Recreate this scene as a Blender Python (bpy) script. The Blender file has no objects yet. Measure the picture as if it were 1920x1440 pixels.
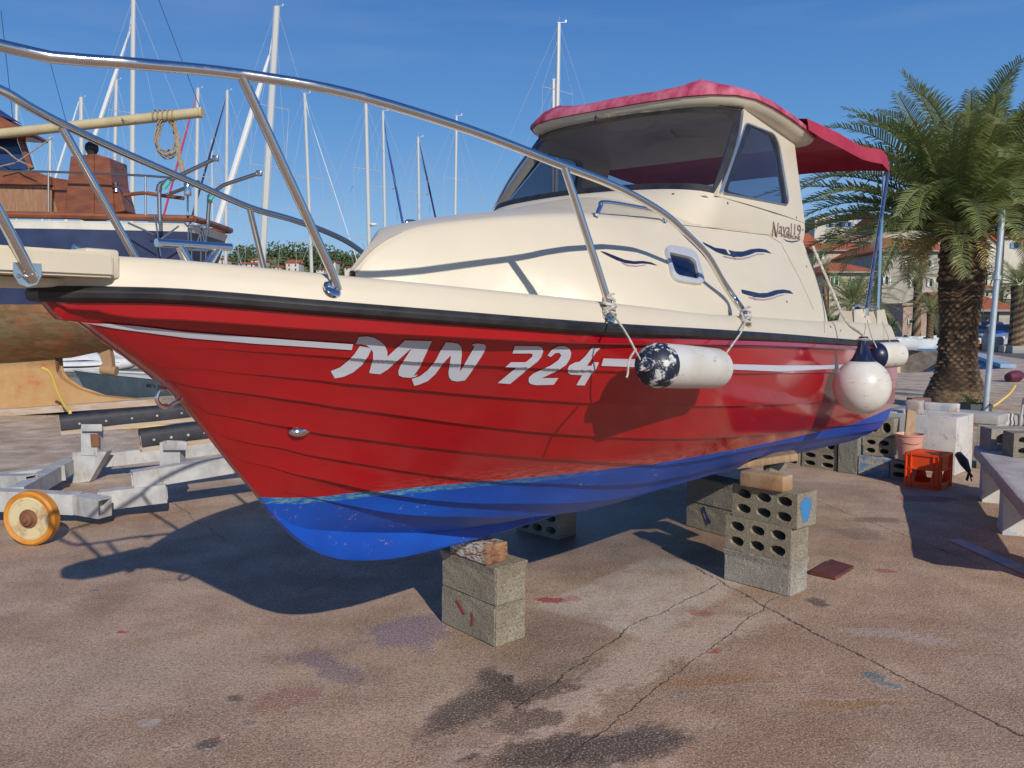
import bpy, bmesh, math, random
from mathutils import Vector, Matrix, noise
from mathutils.bvhtree import BVHTree
R = math.radians
random.seed(7)
sc = bpy.context.scene
C = sc.collection

# ---------------------------------------------------------------- camera
FPX, HOR, CAMH = 1531.4, 599.7, 1.6            # focal length in px of a 1920 px wide frame, horizon row, eye height
TH = math.atan((720 - HOR) / FPX)
cam = bpy.data.cameras.new('camera'); camo = bpy.data.objects.new('camera', cam); C.objects.link(camo)
camo.location = (0, 0, CAMH); camo.rotation_euler = (math.pi / 2 - TH, 0, 0)
cam.sensor_fit = 'HORIZONTAL'; cam.sensor_width = 36; cam.lens = 36 * FPX / 1920
cam.clip_start = 0.05; cam.clip_end = 3000
sc.camera = camo

# ---------------------------------------------------------------- sky, sun, exposure
SUN_EL, SUN_AZ = 28.5, 158.5                     # compass bearing of the sun, clockwise from +Y
w = bpy.data.worlds.new('World'); sc.world = w; w.use_nodes = True
nt = w.node_tree; nt.nodes.clear()
sky = nt.nodes.new('ShaderNodeTexSky'); sky.sky_type = 'NISHITA'; sky.sun_disc = False
sky.sun_elevation = R(SUN_EL); sky.sun_rotation = R(SUN_AZ); sky.altitude = 0
sky.air_density = 1.0; sky.dust_density = 0.25; sky.ozone_density = 3.5
# clear maritime blue: the sky texture is blended with an elevation gradient of the same air
tc = nt.nodes.new('ShaderNodeTexCoord'); sp = nt.nodes.new('ShaderNodeSeparateXYZ'); nt.links.new(tc.outputs['Generated'], sp.inputs[0])
rmp = nt.nodes.new('ShaderNodeValToRGB'); nt.links.new(sp.outputs[2], rmp.inputs[0])
e = rmp.color_ramp.elements; e.new(.25); e.new(.5); e.new(.12)
for el, (p, c) in zip(e, [(0., (3.3, 5.1, 7.0)), (.10, (2.2, 4.2, 6.9)), (.22, (.95, 2.75, 6.0)), (.40, (.34, 1.45, 4.6)), (.9, (.16, .75, 2.9))]):
    el.position = p; el.color = (*[q / 10 for q in c], 1)
scl = nt.nodes.new('ShaderNodeVectorMath'); scl.operation = 'SCALE'; scl.inputs['Scale'].default_value = 10.0; nt.links.new(rmp.outputs[0], scl.inputs[0])
# faint high streaks of cloud low over the harbour
mpc = nt.nodes.new('ShaderNodeMapping'); mpc.inputs['Scale'].default_value = (1.2, 1.2, 9); nt.links.new(tc.outputs['Generated'], mpc.inputs[0])
nz = nt.nodes.new('ShaderNodeTexNoise'); nz.inputs['Scale'].default_value = 2.2; nz.inputs['Detail'].default_value = 6; nt.links.new(mpc.outputs[0], nz.inputs[0])
nr = nt.nodes.new('ShaderNodeValToRGB'); nr.color_ramp.elements[0].position = .50; nr.color_ramp.elements[1].position = .75; nr.color_ramp.elements[1].color = (.09, .09, .09, 1); nt.links.new(nz.outputs[0], nr.inputs[0])
mxc = nt.nodes.new('ShaderNodeMix'); mxc.data_type = 'RGBA'; nt.links.new(nr.outputs[0], mxc.inputs[0]); nt.links.new(scl.outputs[0], mxc.inputs[6]); mxc.inputs[7].default_value = (6.5, 7.2, 8.0, 1)
mxs = nt.nodes.new('ShaderNodeMix'); mxs.data_type = 'RGBA'; mxs.inputs[0].default_value = .85; nt.links.new(sky.outputs[0], mxs.inputs[6]); nt.links.new(mxc.outputs[2], mxs.inputs[7])
bg = nt.nodes.new('ShaderNodeBackground'); bg.inputs[1].default_value = 0.105
out = nt.nodes.new('ShaderNodeOutputWorld')
nt.links.new(mxs.outputs[2], bg.inputs[0]); nt.links.new(bg.outputs[0], out.inputs[0])
sun = bpy.data.lights.new('sun', 'SUN'); suno = bpy.data.objects.new('sun', sun); C.objects.link(suno)
sun.energy = 3.8; sun.angle = R(0.5); sun.color = (1.0, 0.93, 0.82)
sd = Vector((math.sin(R(SUN_AZ)) * math.cos(R(SUN_EL)), math.cos(R(SUN_AZ)) * math.cos(R(SUN_EL)), math.sin(R(SUN_EL))))
suno.rotation_euler = sd.to_track_quat('Z', 'Y').to_euler(); suno.location = sd * 50
sc.view_settings.view_transform = 'Standard'; sc.view_settings.look = 'None'
sc.view_settings.exposure = 0.0; sc.view_settings.gamma = 1.0
sc.render.resolution_x = 1024; sc.render.resolution_y = 768

# ---------------------------------------------------------------- measuring helpers (rays of the survey photo)
ct, st = math.cos(TH), math.sin(TH)
def ray(px, py):
    x, y = px - 960, 720 - py
    Y = FPX * ct + y * st
    return (x / Y, 1.0, (-FPX * st + y * ct) / Y)
def at(px, py, Y):
    r = ray(px, py); return Vector((r[0] * Y, Y, CAMH + r[2] * Y))
def gnd(px, py, z=0.0):
    r = ray(px, py); Y = (z - CAMH) / r[2]; return Vector((r[0] * Y, Y, z))

# ---------------------------------------------------------------- node helpers
def mat(name, col=(.5, .5, .5), rough=.5, metal=0., spec=None, coat=0.):
    m = bpy.data.materials.new(name); m.use_nodes = True
    b = m.node_tree.nodes['Principled BSDF']
    b.inputs['Base Color'].default_value = (*col, 1); b.inputs['Roughness'].default_value = rough
    b.inputs['Metallic'].default_value = metal
    if spec is not None: b.inputs['Specular IOR Level'].default_value = spec
    if coat: b.inputs['Coat Weight'].default_value = coat; b.inputs['Coat Roughness'].default_value = .06
    return m
class NB:
    """tiny node builder"""
    def __init__(s, m): s.m = m; s.t = m.node_tree; s.b = s.t.nodes['Principled BSDF']
    def n(s, typ, **kw):
        o = s.t.nodes.new('ShaderNode' + typ)
        for k, v in kw.items(): setattr(o, k, v)
        return o
    def put(s, sock, v):
        if isinstance(v, bpy.types.NodeSocket): s.t.links.new(v, sock)
        elif isinstance(v, (tuple, list)): sock.default_value = (*v, 1) if (len(v) == 3 and sock.type == 'RGBA') else v
        else: sock.default_value = v
    def coord(s, kind='Object'): return s.n('TexCoord').outputs[kind]
    def map(s, v, scale=(1, 1, 1), loc=(0, 0, 0), rot=(0, 0, 0)):
        o = s.n('Mapping'); s.put(o.inputs[0], v); o.inputs['Scale'].default_value = scale
        o.inputs['Location'].default_value = loc; o.inputs['Rotation'].default_value = rot; return o.outputs[0]
    def noise(s, v, scale=5, detail=4, rough=.55, dist=0.):
        o = s.n('TexNoise'); s.put(o.inputs['Vector'], v); o.inputs['Scale'].default_value = scale
        o.inputs['Detail'].default_value = detail; o.inputs['Roughness'].default_value = rough
        o.inputs['Distortion'].default_value = dist; return o.outputs['Fac']
    def noisec(s, v, scale=5, detail=4):
        o = s.n('TexNoise'); s.put(o.inputs['Vector'], v); o.inputs['Scale'].default_value = scale
        o.inputs['Detail'].default_value = detail; return o.outputs['Color']
    def voro(s, v, scale=5, feature='F1', outp='Distance', rnd=1.):
        o = s.n('TexVoronoi', feature=feature); s.put(o.inputs['Vector'], v); o.inputs['Scale'].default_value = scale
        o.inputs['Randomness'].default_value = rnd; return o.outputs[outp]
    def ramp(s, f, stops, interp='LINEAR'):
        o = s.n('ValToRGB'); o.color_ramp.interpolation = interp; s.put(o.inputs[0], f)
        e = o.color_ramp.elements
        while len(e) < len(stops): e.new(.5)
        for i, (p, c) in enumerate(stops):
            e[i].position = p; e[i].color = (c, c, c, 1) if not isinstance(c, (tuple, list)) else (*c[:3], 1)
        return o.outputs[0]
    def mix(s, f, a, b, mode='MIX'):
        o = s.n('Mix', data_type='RGBA', blend_type=mode); s.put(o.inputs[0], f); s.put(o.inputs[6], a); s.put(o.inputs[7], b)
        return o.outputs[2]
    def math(s, op, a, b=0., c=None, clamp=False):
        o = s.n('Math', operation=op, use_clamp=clamp); s.put(o.inputs[0], a); s.put(o.inputs[1], b)
        if c is not None: s.put(o.inputs[2], c)
        return o.outputs[0]
    def sep(s, v):
        o = s.n('SeparateXYZ'); s.put(o.inputs[0], v); return o.outputs
    def comb(s, x, y, z):
        o = s.n('CombineXYZ'); s.put(o.inputs[0], x); s.put(o.inputs[1], y); s.put(o.inputs[2], z); return o.outputs[0]
    def vadd(s, a, b):
        o = s.n('VectorMath', operation='ADD'); s.put(o.inputs[0], a); s.put(o.inputs[1], b); return o.outputs[0]
    def attr(s, name):
        o = s.n('Attribute'); o.attribute_name = name; return o.outputs['Fac']
    def bump(s, h, strength=.3, dist=.01, normal=None):
        o = s.n('Bump'); s.put(o.inputs['Height'], h); o.inputs['Strength'].default_value = strength
        o.inputs['Distance'].default_value = dist
        if normal is not None: s.put(o.inputs['Normal'], normal)
        s.put(s.b.inputs['Normal'], o.outputs[0]); return o.outputs[0]
    def col(s, c): s.put(s.b.inputs['Base Color'], c)
    def rough(s, c): s.put(s.b.inputs['Roughness'], c)
def noisy(name, c1, c2, scale=6, rough=.6, bump=0., bscale=None, metal=0., detail=5, dist=.01, stretch=(1, 1, 1), coat=0., lo=.35, hi=.65):
    m = mat(name, c1, rough, metal, coat=coat); b = NB(m); v = b.map(b.coord(), stretch)
    b.col(b.ramp(b.noise(v, scale, detail), [(lo, c1), (hi, c2)]))
    if bump: b.bump(b.noise(v, bscale or scale * 6, 4), bump, dist)
    return m

# ---------------------------------------------------------------- mesh helpers
def obj(name, bm, m=None, parent=None, smooth=True, angle=35, loc=None, rotz=None, fixn=True):
    me = bpy.data.meshes.new(name)
    if fixn: bmesh.ops.recalc_face_normals(bm, faces=bm.faces)
    bm.to_mesh(me); bm.free()
    for mm in (m if isinstance(m, (list, tuple)) else [m]):
        if mm: me.materials.append(mm)
    if smooth:
        me.polygons.foreach_set('use_smooth', [True] * len(me.polygons)); me.set_sharp_from_angle(angle=R(angle))
    o = bpy.data.objects.new(name, me); C.objects.link(o)
    if parent: o.parent = parent
    if loc is not None: o.location = loc
    if rotz is not None: o.rotation_euler.z = rotz
    return o
def tag(o, label=None, cat=None, group=None, kind=None):
    if label: o['label'] = label
    if cat: o['category'] = cat
    if group: o['group'] = group
    if kind: o['kind'] = kind
    return o
def empty(name, loc=(0, 0, 0), rz=0., **kw):
    o = bpy.data.objects.new(name, None); C.objects.link(o); o.location = loc; o.rotation_euler.z = rz
    o.empty_display_size = .1
    return tag(o, **kw)
def copy_tree(o, parent=None):
    c = o.copy(); C.objects.link(c)
    if parent: c.parent = parent
    for ch in list(o.children): copy_tree(ch, c)
    return c
def face(bm, pts, mi=0):
    f = bm.faces.new([bm.verts.new(p) for p in pts]); f.material_index = mi; return f
def grid(bm, rows, closed=False, mi=0, flip=False):
    """rows: list of equal-length point lists"""
    V = [[bm.verts.new(p) for p in r] for r in rows]
    for i in range(len(V) - 1):
        n = len(V[i])
        for j in range(n if closed else n - 1):
            a, b, c_, d_ = V[i][j], V[i][(j + 1) % n], V[i + 1][(j + 1) % n], V[i + 1][j]
            try:
                f = bm.faces.new((a, b, c_, d_)); f.material_index = mi
            except ValueError: pass
    return V
def box(bm, c, s, rot=None, bev=0., mi=0, seg=2):
    M = Matrix.Translation(c) @ (rot.to_4x4() if rot else Matrix.Identity(4)) @ Matrix.Diagonal((*s, 1))
    r = bmesh.ops.create_cube(bm, size=1, matrix=M); vs = r['verts']
    fs = {f for v in vs for f in v.link_faces}
    for f in fs: f.material_index = mi
    if bev:
        es = list({e for v in vs for e in v.link_edges})
        rb = bmesh.ops.bevel(bm, geom=es, offset=bev, segments=seg, profile=.5, affect='EDGES')
        for f in rb['faces']: f.material_index = mi
def frames(P, closed=False):
    n = len(P); T = []
    for i in range(n):
        a = P[(i - 1) % n] if (closed or i > 0) else P[i]; b = P[(i + 1) % n] if (closed or i < n - 1) else P[i]
        t = (b - a); T.append(t.normalized() if t.length > 1e-9 else Vector((0, 0, 1)))
    N = []; u = Vector((0, 0, 1)) if abs(T[0].z) < .9 else Vector((1, 0, 0))
    u = (u - T[0] * u.dot(T[0])).normalized()
    for i in range(n):
        u = (u - T[i] * u.dot(T[i])); u = u.normalized() if u.length > 1e-6 else Vector((1, 0, 0)); N.append((u, T[i].cross(u)))
    return T, N
def tube(bm, pts, r, seg=10, closed=False, caps=True, mi=0):
    P = [Vector(p) for p in pts]; T, N = frames(P, closed); rings = []
    for i, p in enumerate(P):
        rr = r[i] if isinstance(r, (list, tuple)) else r
        rings.append([p + (N[i][0] * math.cos(2 * math.pi * k / seg) + N[i][1] * math.sin(2 * math.pi * k / seg)) * rr for k in range(seg)])
    if closed: rings.append(rings[0])
    V = grid(bm, rings, closed=True, mi=mi)
    if caps and not closed:
        for ring in (V[0], V[-1]):
            try: f = bm.faces.new(ring); f.material_index = mi
            except ValueError: pass
def smoothpath(P, n=6, closed=False):
    P = [Vector(p) for p in P]; out = []; N = len(P)
    rng = range(N if closed else N - 1)
    for i in rng:
        p0 = P[(i - 1) % N] if (closed or i > 0) else P[i]; p1 = P[i]; p2 = P[(i + 1) % N]; p3 = P[(i + 2) % N] if (closed or i < N - 2) else p2
        for k in range(n):
            t = k / n
            out.append(.5 * ((2 * p1) + (p2 - p0) * t + (2 * p0 - 5 * p1 + 4 * p2 - p3) * t * t + (3 * p1 - p0 - 3 * p2 + p3) * t ** 3))
    if not closed: out.append(P[-1])
    return out
def lathe(bm, prof, c=(0, 0, 0), seg=24, axis=None, mi=0):
    """prof: (r, h) along the axis; axis = a rotation matrix"""
    M = (axis.to_4x4() if axis else Matrix.Identity(4)); c = Vector(c); rings = []
    for r, h in prof:
        rings.append([c + M @ Vector((r * math.cos(2 * math.pi * k / seg), r * math.sin(2 * math.pi * k / seg), h)) for k in range(seg)])
    V = grid(bm, rings, closed=True, mi=mi)
    for rg, (r, h) in ((V[0], prof[0]), (V[-1], prof[-1])):
        if r > 1e-5:
            f = bm.faces.new(rg); f.material_index = mi
    bmesh.ops.remove_doubles(bm, verts=bm.verts[:], dist=1e-6)
def zrot(v):
    """rotation matrix whose Z axis is v"""
    return Vector(v).normalized().to_track_quat('Z', 'Y').to_matrix()
def prism(bm, pts, n, mi=0):
    """closed solid from a planar polygon swept by vector n"""
    n = Vector(n); A = [bm.verts.new(Vector(p)) for p in pts]; B_ = [bm.verts.new(Vector(p) + n) for p in pts]
    fs = [bm.faces.new(A), bm.faces.new(B_[::-1])]
    for i in range(len(A)): fs.append(bm.faces.new((A[i], A[(i + 1) % len(A)], B_[(i + 1) % len(A)], B_[i])))
    for f in fs: f.material_index = mi
def lerp(a, b, t): return a + (b - a) * t
def interp(x, X, Y):
    if x <= X[0]: return Y[0]
    for i in range(len(X) - 1):
        if x <= X[i + 1]: return lerp(Y[i], Y[i + 1], (x - X[i]) / (X[i + 1] - X[i]))
    return Y[-1]
def herm(s, N, V):
    if s <= N[0]: s = N[0]
    if s >= N[-1]: s = N[-1]
    i = 0
    while i < len(N) - 2 and s > N[i + 1]: i += 1
    hh = N[i + 1] - N[i]; t = (s - N[i]) / hh
    def m(j):
        if j <= 0: return (V[1] - V[0]) / (N[1] - N[0])
        if j >= len(N) - 1: return (V[-1] - V[-2]) / (N[-1] - N[-2])
        return (V[j + 1] - V[j - 1]) / (N[j + 1] - N[j - 1])
    return (2*t**3-3*t**2+1)*V[i] + (t**3-2*t**2+t)*hh*m(i) + (-2*t**3+3*t**2)*V[i+1] + (t**3-t**2)*hh*m(i+1)
# ================================================================ MATERIALS
M_cream = mat('cream_gelcoat', (.645, .57, .435), .42, coat=.08)
b = NB(M_cream); v = b.coord()
b.col(b.mix(b.ramp(b.noise(b.map(v, (1, 1, 3)), 2.2, 6), [(.4, 0.), (.75, .35)]), (.65, .575, .44), (.56, .48, .35)))
b.rough(b.ramp(b.noise(v, 9, 5), [(.3, .36), (.7, .52)]))
M_steel = mat('polished_steel', (.72, .71, .69), .13, 1.)
b = NB(M_steel); b.rough(b.ramp(b.noise(b.coord(), 14, 5), [(.35, .09), (.7, .26)]))
M_black = noisy('black_rubber', (.012, .012, .013), (.03, .03, .032), 12, .45)
M_canvas = noisy('red_canvas', (.36, .018, .05), (.42, .035, .075), 5, .8, .25, 250)
M_canvastop = noisy('faded_canvas', (.36, .025, .075), (.56, .16, .23), 7, .85, .3, 200, detail=8, stretch=(1, 2, 1))
M_navy = mat('navy_vinyl', (.008, .014, .05), .35)
M_white = mat('white_vinyl', (.72, .72, .74), .4)
M_rope = noisy('white_rope', (.62, .58, .5), (.35, .33, .3), 60, .9, .6, 180, dist=.004)
M_glass = mat('tinted_glass', (.02, .03, .05), .04)
def glassmix(m, tint, fac):
    b = NB(m); t = m.node_tree
    tr = b.n('BsdfTransparent'); tr.inputs[0].default_value = (*tint, 1)
    mx = b.n('MixShader'); mx.inputs[0].default_value = fac
    t.links.new(tr.outputs[0], mx.inputs[1]); t.links.new(b.b.outputs[0], mx.inputs[2])
    t.links.new(mx.outputs[0], t.nodes['Material Output'].inputs[0])
glassmix(M_glass, (.68, .69, .74), .30)
M_glass2 = mat('dark_tinted_glass', (.03, .045, .09), .04); glassmix(M_glass2, (.50, .53, .62), .5)

# painted hull: red gelcoat above, blue antifouling below the painted line, worn patches along the boundary
M_hull = mat('hull_paint', (.45, .012, .014), .16, coat=.5)
b = NB(M_hull); v = b.coord(); wl = b.attr('wl')
wob = b.math('MULTIPLY', b.math('SUBTRACT', b.noise(b.map(v, (1, 1, 1)), 5, 3), .5), .006)
d_ = b.math('ADD', wl, wob)
red = b.mix(b.ramp(b.noise(b.map(v, (1.2, 1, 3)), 2.5, 5), [(.35, 0.), (.7, 1.)]), (.38, .004, .008), (.31, .005, .009))
scr = b.ramp(b.noise(b.map(v, (3, 3, 14), rot=(0, .5, 0)), 16, 8, .7), [(.70, 0.), (.76, 1.)])
red = b.mix(b.math('MULTIPLY', scr, .45), red, (.62, .42, .38))
# lighter, scraped red just over the line
scrp = b.math('MULTIPLY', b.ramp(b.noise(b.map(v, (2, 2, 22), rot=(0, -.12, 0)), 9, 8, .75), [(.45, 0.), (.62, 1.)]), b.ramp(d_, [(0., 1.), (.075, 0.)]))
sx_ = b.sep(v)
aftw = b.ramp(b.math('MULTIPLY', sx_[0], .2), [(.2, 0.), (.32, 1.)])
red = b.mix(b.math('MULTIPLY', b.math('MULTIPLY', scrp, aftw), .7), red, (.62, .22, .16))
blue = b.mix(b.ramp(b.noise(v, 3.5, 5), [(.35, 0.), (.7, 1.)]), (.003, .088, .52), (.004, .062, .40))
chip = b.math('MULTIPLY', b.ramp(b.noise(v, 34, 9, .8), [(.60, 0.), (.64, 1.)]), b.ramp(b.noise(v, 3.1, 3), [(.49, 0.), (.58, 1.)]))
blue = b.mix(chip, blue, (.60, .30, .26))
_old = b.math('MULTIPLY', b.ramp(d_, [(.0, 0.), (.003, 1.)]), 1.)
band = b.mix(b.ramp(b.noise(b.map(v, (1, 1, 4)), 26, 6, .7), [(.45, 0.), (.58, 1.)]), (.01, .11, .42), (.12, .30, .36))
# strip of older blue paint between the new blue and the red, at the bow
bandm = b.math('MULTIPLY', b.math('LESS_THAN', b.math('ABSOLUTE', b.math('ADD', d_, .012)), .014), b.ramp(b.math('MULTIPLY', sx_[0], .3), [(.40, 1.), (.66, 0.)]))
under = b.mix(bandm, blue, band)
isblue = b.math('LESS_THAN', d_, 0.)
b.col(b.mix(isblue, red, under))
b.rough(b.mix(isblue, (.13, .13, .13), (.42, .42, .42)))
b.put(b.b.inputs['Coat Weight'], b.math('MULTIPLY', b.math('SUBTRACT', 1., isblue), .5))
b.bump(b.noise(b.map(v, (1, 1, 1)), 2.3, 2), .12, .02)

# ================================================================ THE BOAT
# boat frame: s runs aft from the bow tip, w to port, z up
PHI = R(36.016); SB, CC = 1.107, -2.4966
DX, DY = math.sin(PHI), math.cos(PHI); NX, NY = math.cos(PHI), -math.sin(PHI)
boat = empty('motorboat', (DX * SB + NX * CC, DY * SB + NY * CC, 0), math.pi / 2 - PHI,
             label='red and blue cabin boat MN 724 with cream deck, propped on concrete blocks', cat='boat')
bpy.context.view_layer.update()
BM = Matrix.Translation(boat.location) @ Matrix.Rotation(math.pi / 2 - PHI, 4, 'Z'); BMi = BM.inverted()
def L(s, w_, z): return Vector((s, -w_, z))
def bw(px, py, w_):
    r = ray(px, py); Y = (CC + w_) / (NX * r[0] + NY); return L(DX * r[0] * Y + DY * Y - SB, w_, CAMH + r[2] * Y)
SN = [0, .15, .3, .6, 1, 1.5, 2.2, 3, 4, 5, 6.45]
WS = [.02, .14, .27, .51, .765, .975, 1.12, 1.16, 1.155, 1.12, 1.05]
ZS = [1.69, 1.69, 1.685, 1.655, 1.62, 1.585, 1.555, 1.525, 1.485, 1.45, 1.425]
GS = [0, .03, .056, .12, .209, .291, .379, .437, .523, .641, .731, .80, .9, 1.0, 1.3, 1.8, 2.3, 3, 6.45]
GZ = [1.672, 1.636, 1.604, 1.595, 1.530, 1.467, 1.399, 1.344, 1.230, 1.072, .966, .88, .81, .775, .70, .60, .55, .54, .54]
KS = [0, .03, .056, .12, .209, .291, .379, .437, .523, .641, .731, .785, .861, .949, 1.034, 1.148, 1.317, 1.48, 1.847, 2.28, 3.2, 6.0, 6.45]
KZ = [1.672, 1.636, 1.604, 1.595, 1.530, 1.467, 1.399, 1.344, 1.230, 1.072, .966, .886, .799, .719, .665, .617, .575, .548, .52, .50, .485, .49, .50]
QN = [.1, .4, .8, 1.2, 1.7, 2.5, 3.7, 6.45]
QA = [.1515, .1231, .1878, .4683, .7459, .9535, 1.0102, 1.0517]
QB = [-.161, -.1082, .4015, .3982, .3586, .2316, .2068, -.04]
QW = [2.31, 1.6839, 1.0245, .9306, .8824, .9897, 1.313, 2.18]
TK1 = [.1032, .1974, .3051, .3853, .5269, .6286, .764, .8296]
TK2 = [.0329, .1133, .2326, .3798, .4831, .6004, .6808, .8058]
def sheer(s): return max(herm(s, SN, WS), .015), herm(s, SN, ZS)
NT, NSS, DS = 48, 130, .05
def _frac(s, t):
    qa, qb, wt = herm(s, QN, QA), herm(s, QN, QB), herm(s, QN, QW)
    a, b_, c_ = (1 - t) ** 2, 2 * t * (1 - t) * wt, t * t; k = a + b_ + c_
    return ((a + b_ * qa) / k, (a + b_ * qb) / k)
FR = [[_frac(i * DS, j / NT) for j in range(NT + 1)] for i in range(NSS)]
def fair(T, sig, reps):                              # fair the section family along the length
    n = len(T); K = int(3 * sig / DS); G_ = [math.exp(-.5 * (k * DS / sig) ** 2) for k in range(-K, K + 1)]
    for _ in range(reps):
        N_ = []
        for i in range(n):
            row = []
            for j in range(NT + 1):
                a = b_ = g = 0
                for k in range(-K, K + 1):
                    w_ = G_[k + K]; r_ = T[min(max(i + k, 0), n - 1)][j]; a += r_[0] * w_; b_ += r_[1] * w_; g += w_
                row.append((a / g, b_ / g))
            N_.append(row)
        T = N_
    return T
FR = fair(FR, .20, 1)
def sect(s, t):
    ws, zs = sheer(s); zg = herm(s, GS, GZ) if s > .13 else interp(s, GS, GZ); wg = .014
    x = min(max(s / DS, 0), NSS - 1.001); i = int(x); fx = x - i; y = min(max(t, 0), 1) * NT; j = min(int(y), NT - 1); fy = y - j
    q = [lerp(lerp(FR[i][j][c_], FR[i][j + 1][c_], fy), lerp(FR[i + 1][j][c_], FR[i + 1][j + 1][c_], fy), fx) for c_ in (0, 1)]
    return (max(wg + (ws - wg) * q[0], .013), zg + (zs - zg) * q[1])
def _tks(s):
    a = min(max(s / 3, 0), 1); return [lerp(p, q, a) for p, q in zip(TK1, TK2)]
# moulded laps as surveyed (photo px); each is turned into a girth fraction t(s) on the hull skin
LAPS = [[(215, 645), (439, 655), (614, 664), (717, 668), (891, 680), (1037, 689), (1154, 693), (1357, 697), (1442, 700), (1563, 697)],
        [(272, 683), (410, 692), (614, 709), (891, 740), (1154, 752), (1291, 758), (1442, 759), (1563, 750)],
        [(306, 711), (337, 715), (497, 737), (614, 757), (775, 776), (891, 795), (1154, 814), (1261, 820), (1382, 817), (1533, 799)],
        [(352, 757), (398, 767), (614, 808), (732, 829), (900, 844), (994, 852), (1075, 859), (1154, 864), (1192, 867), (1260, 868)],
        [(390, 808), (424, 817), (614, 853), (790, 885), (900, 895), (994, 901), (1060, 902)],
        [(440, 858), (513, 873), (615, 896), (717, 917), (848, 931), (960, 934)],
        [(500, 912), (586, 930), (702, 950), (790, 957), (880, 958)]]
import numpy as np
_PF = [np.polyfit([(p[0] - 900) / 500 for p in P], [p[1] for p in P], 3) for P in LAPS]   # fair each traced line
def bpx(s, w_, z_):
    X, Y = DX * (s + SB) + NX * (CC + w_), DY * (s + SB) + NY * (CC + w_); zz = z_ - CAMH
    Yc = Y * ct - zz * st; return 960 + FPX * X / Yc, 720 - FPX * (Y * st + zz * ct) / Yc
def _lap(s, k, tp):
    """girth fraction where lap k crosses the section at s (nearest to tp); 1 where it has run into the stem"""
    P = LAPS[k - 1]; X, Yv = [p[0] for p in P], [p[1] for p in P]
    def g(t):
        x, y = bpx(s, *sect(s, t))
        yl = float(np.polyval(_PF[k - 1], (max(x, X[0]) - 900) / 500)) + min(0, x - X[0]) * (Yv[1] - Yv[0]) / (X[1] - X[0])
        return y - yl, x
    best = None; pv = g(.01)
    for i in range(1, 100):
        t = .01 + i * .01; q = g(t)
        if pv[0] < 0 <= q[0] and q[1] <= X[-1]:
            tt = t - .01 * q[0] / (q[0] - pv[0])
            if best is None or abs(tt - tp) < abs(best - tp): best = tt
        pv = q
    if best is None and pv[0] < 0 and pv[1] < X[0] + 120: return 1.
    return best if best is not None and abs(best - tp) < .3 else None
_LS = [i * .03 for i in range(1, 215)]; _LT = []
for k in range(1, 8):
    raw = [0] * len(_LS); off = 0.; tp = TK2[k]
    for i in range(len(_LS) - 1, -1, -1):
        tm = _tks(_LS[i])[k]; r_ = _lap(_LS[i], k, tp)
        if r_ is None: off *= .9; raw[i] = tm + off
        else: off = r_ - tm; raw[i] = r_
        tp = raw[i]
    for _ in range(4): raw = [raw[0]] + [(raw[i - 1] + 2 * raw[i] + raw[i + 1]) / 4 for i in range(1, len(raw) - 1)] + [raw[-1]]
    _LT.append([min(q, 1.) for q in raw])
def tks(s):
    return [_tks(s)[0]] + [interp(s, _LS, r_) for r_ in _LT]
FADE = [0, .35, .35, .25, .32, .42, .62, .80]       # where each lap appears, aft of the stem
def wline(s): return .932 + max(0, .9 - s) * .12 - max(0, min(s, 4.9) - 2.6) * .036
def hull_profile(s):
    ws, zs = sheer(s); tk = tks(s); P = []
    # fascia strake under the rubbing strip: nearly upright, ends in a ledge
    drop = min(interp(s, [0, .6, 1.2, 2.5, 6.45], [.088, .088, .078, .060, .055]), zs - interp(s, KS, KZ) + .0)
    t1 = tk[0]
    for _ in range(24):                            # planking parameter at the ledge height
        z1 = sect(s, t1)[1]; t1 += (z1 - (zs - drop)) * .35
        t1 = min(max(t1, .005), .25)
    w1, z1 = sect(s, t1)
    wf = max(ws - .010, w1 + .022)
    P += [(ws, zs), (lerp(ws, wf, .5), lerp(zs, z1, .5)), (wf, z1 + .004), (wf - .006, z1), (max(w1 - .002, .012), z1 + .001)]
    prev = t1
    for k in range(1, 8):
        tt = min(max(tk[k], prev + .02), 1.); f = min(max((s - FADE[k]) / .45, 0), 1) * min(1, max(0, 1 - tt) * 9); dlt = (.013 if k < 6 else .026) * f
        for u in (.2, .6, .97, 1.0):
            t = lerp(prev, tt, u); w_, z_ = sect(s, t); wa, za = sect(s, t + .01)
            nx, nz = -(za - z_), (wa - w_); l = math.hypot(nx, nz) or 1; nx, nz = nx / l, nz / l
            if nx < 0: nx, nz = -nx, -nz
            if nz > 0 and abs(nx) < .2: nz = -nz
            o = dlt * (u ** 1.5)
            P.append((w_ + nx * o, z_ + nz * o))
        w_, z_ = sect(s, tt + .004); P.append((w_, z_))
        prev = min(tt + .004, 1.)
    for u in (.33, .66, 1.): P.append(sect(s, lerp(prev, 1, u)))
    zk = herm(s, KS, KZ) if s > .13 else interp(s, KS, KZ); zk = min(zk, sect(s, 1)[1]); zg = sect(s, 1)[1]
    wk = .016
    P += [(wk, lerp(zg, zk, .15)), (wk, lerp(zg, zk, .85)), (.008, zk), (0, zk)]
    return P
stations = [0.002, .02, .04, .06, .08, .10, .12, .15, .2, .25, .3, .36, .43, .5, .57, .64, .72, .8, .88, .96, 1.04, 1.12, 1.2, 1.3, 1.4, 1.5, 1.62, 1.75, 1.9, 2.05, 2.2, 2.4, 2.6, 2.8, 3, 3.25, 3.5, 3.75, 4, 4.3, 4.6, 4.9, 5.2, 5.5, 5.8, 6.1, 6.3, 6.45]
bm = bmesh.new()
rows = []
for s in stations:
    P = hull_profile(s); rows.append([L(s, w_, z_) for w_, z_ in P] + [L(s, -w_, z_) for w_, z_ in P[-2::-1]])
V = grid(bm, rows)
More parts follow.
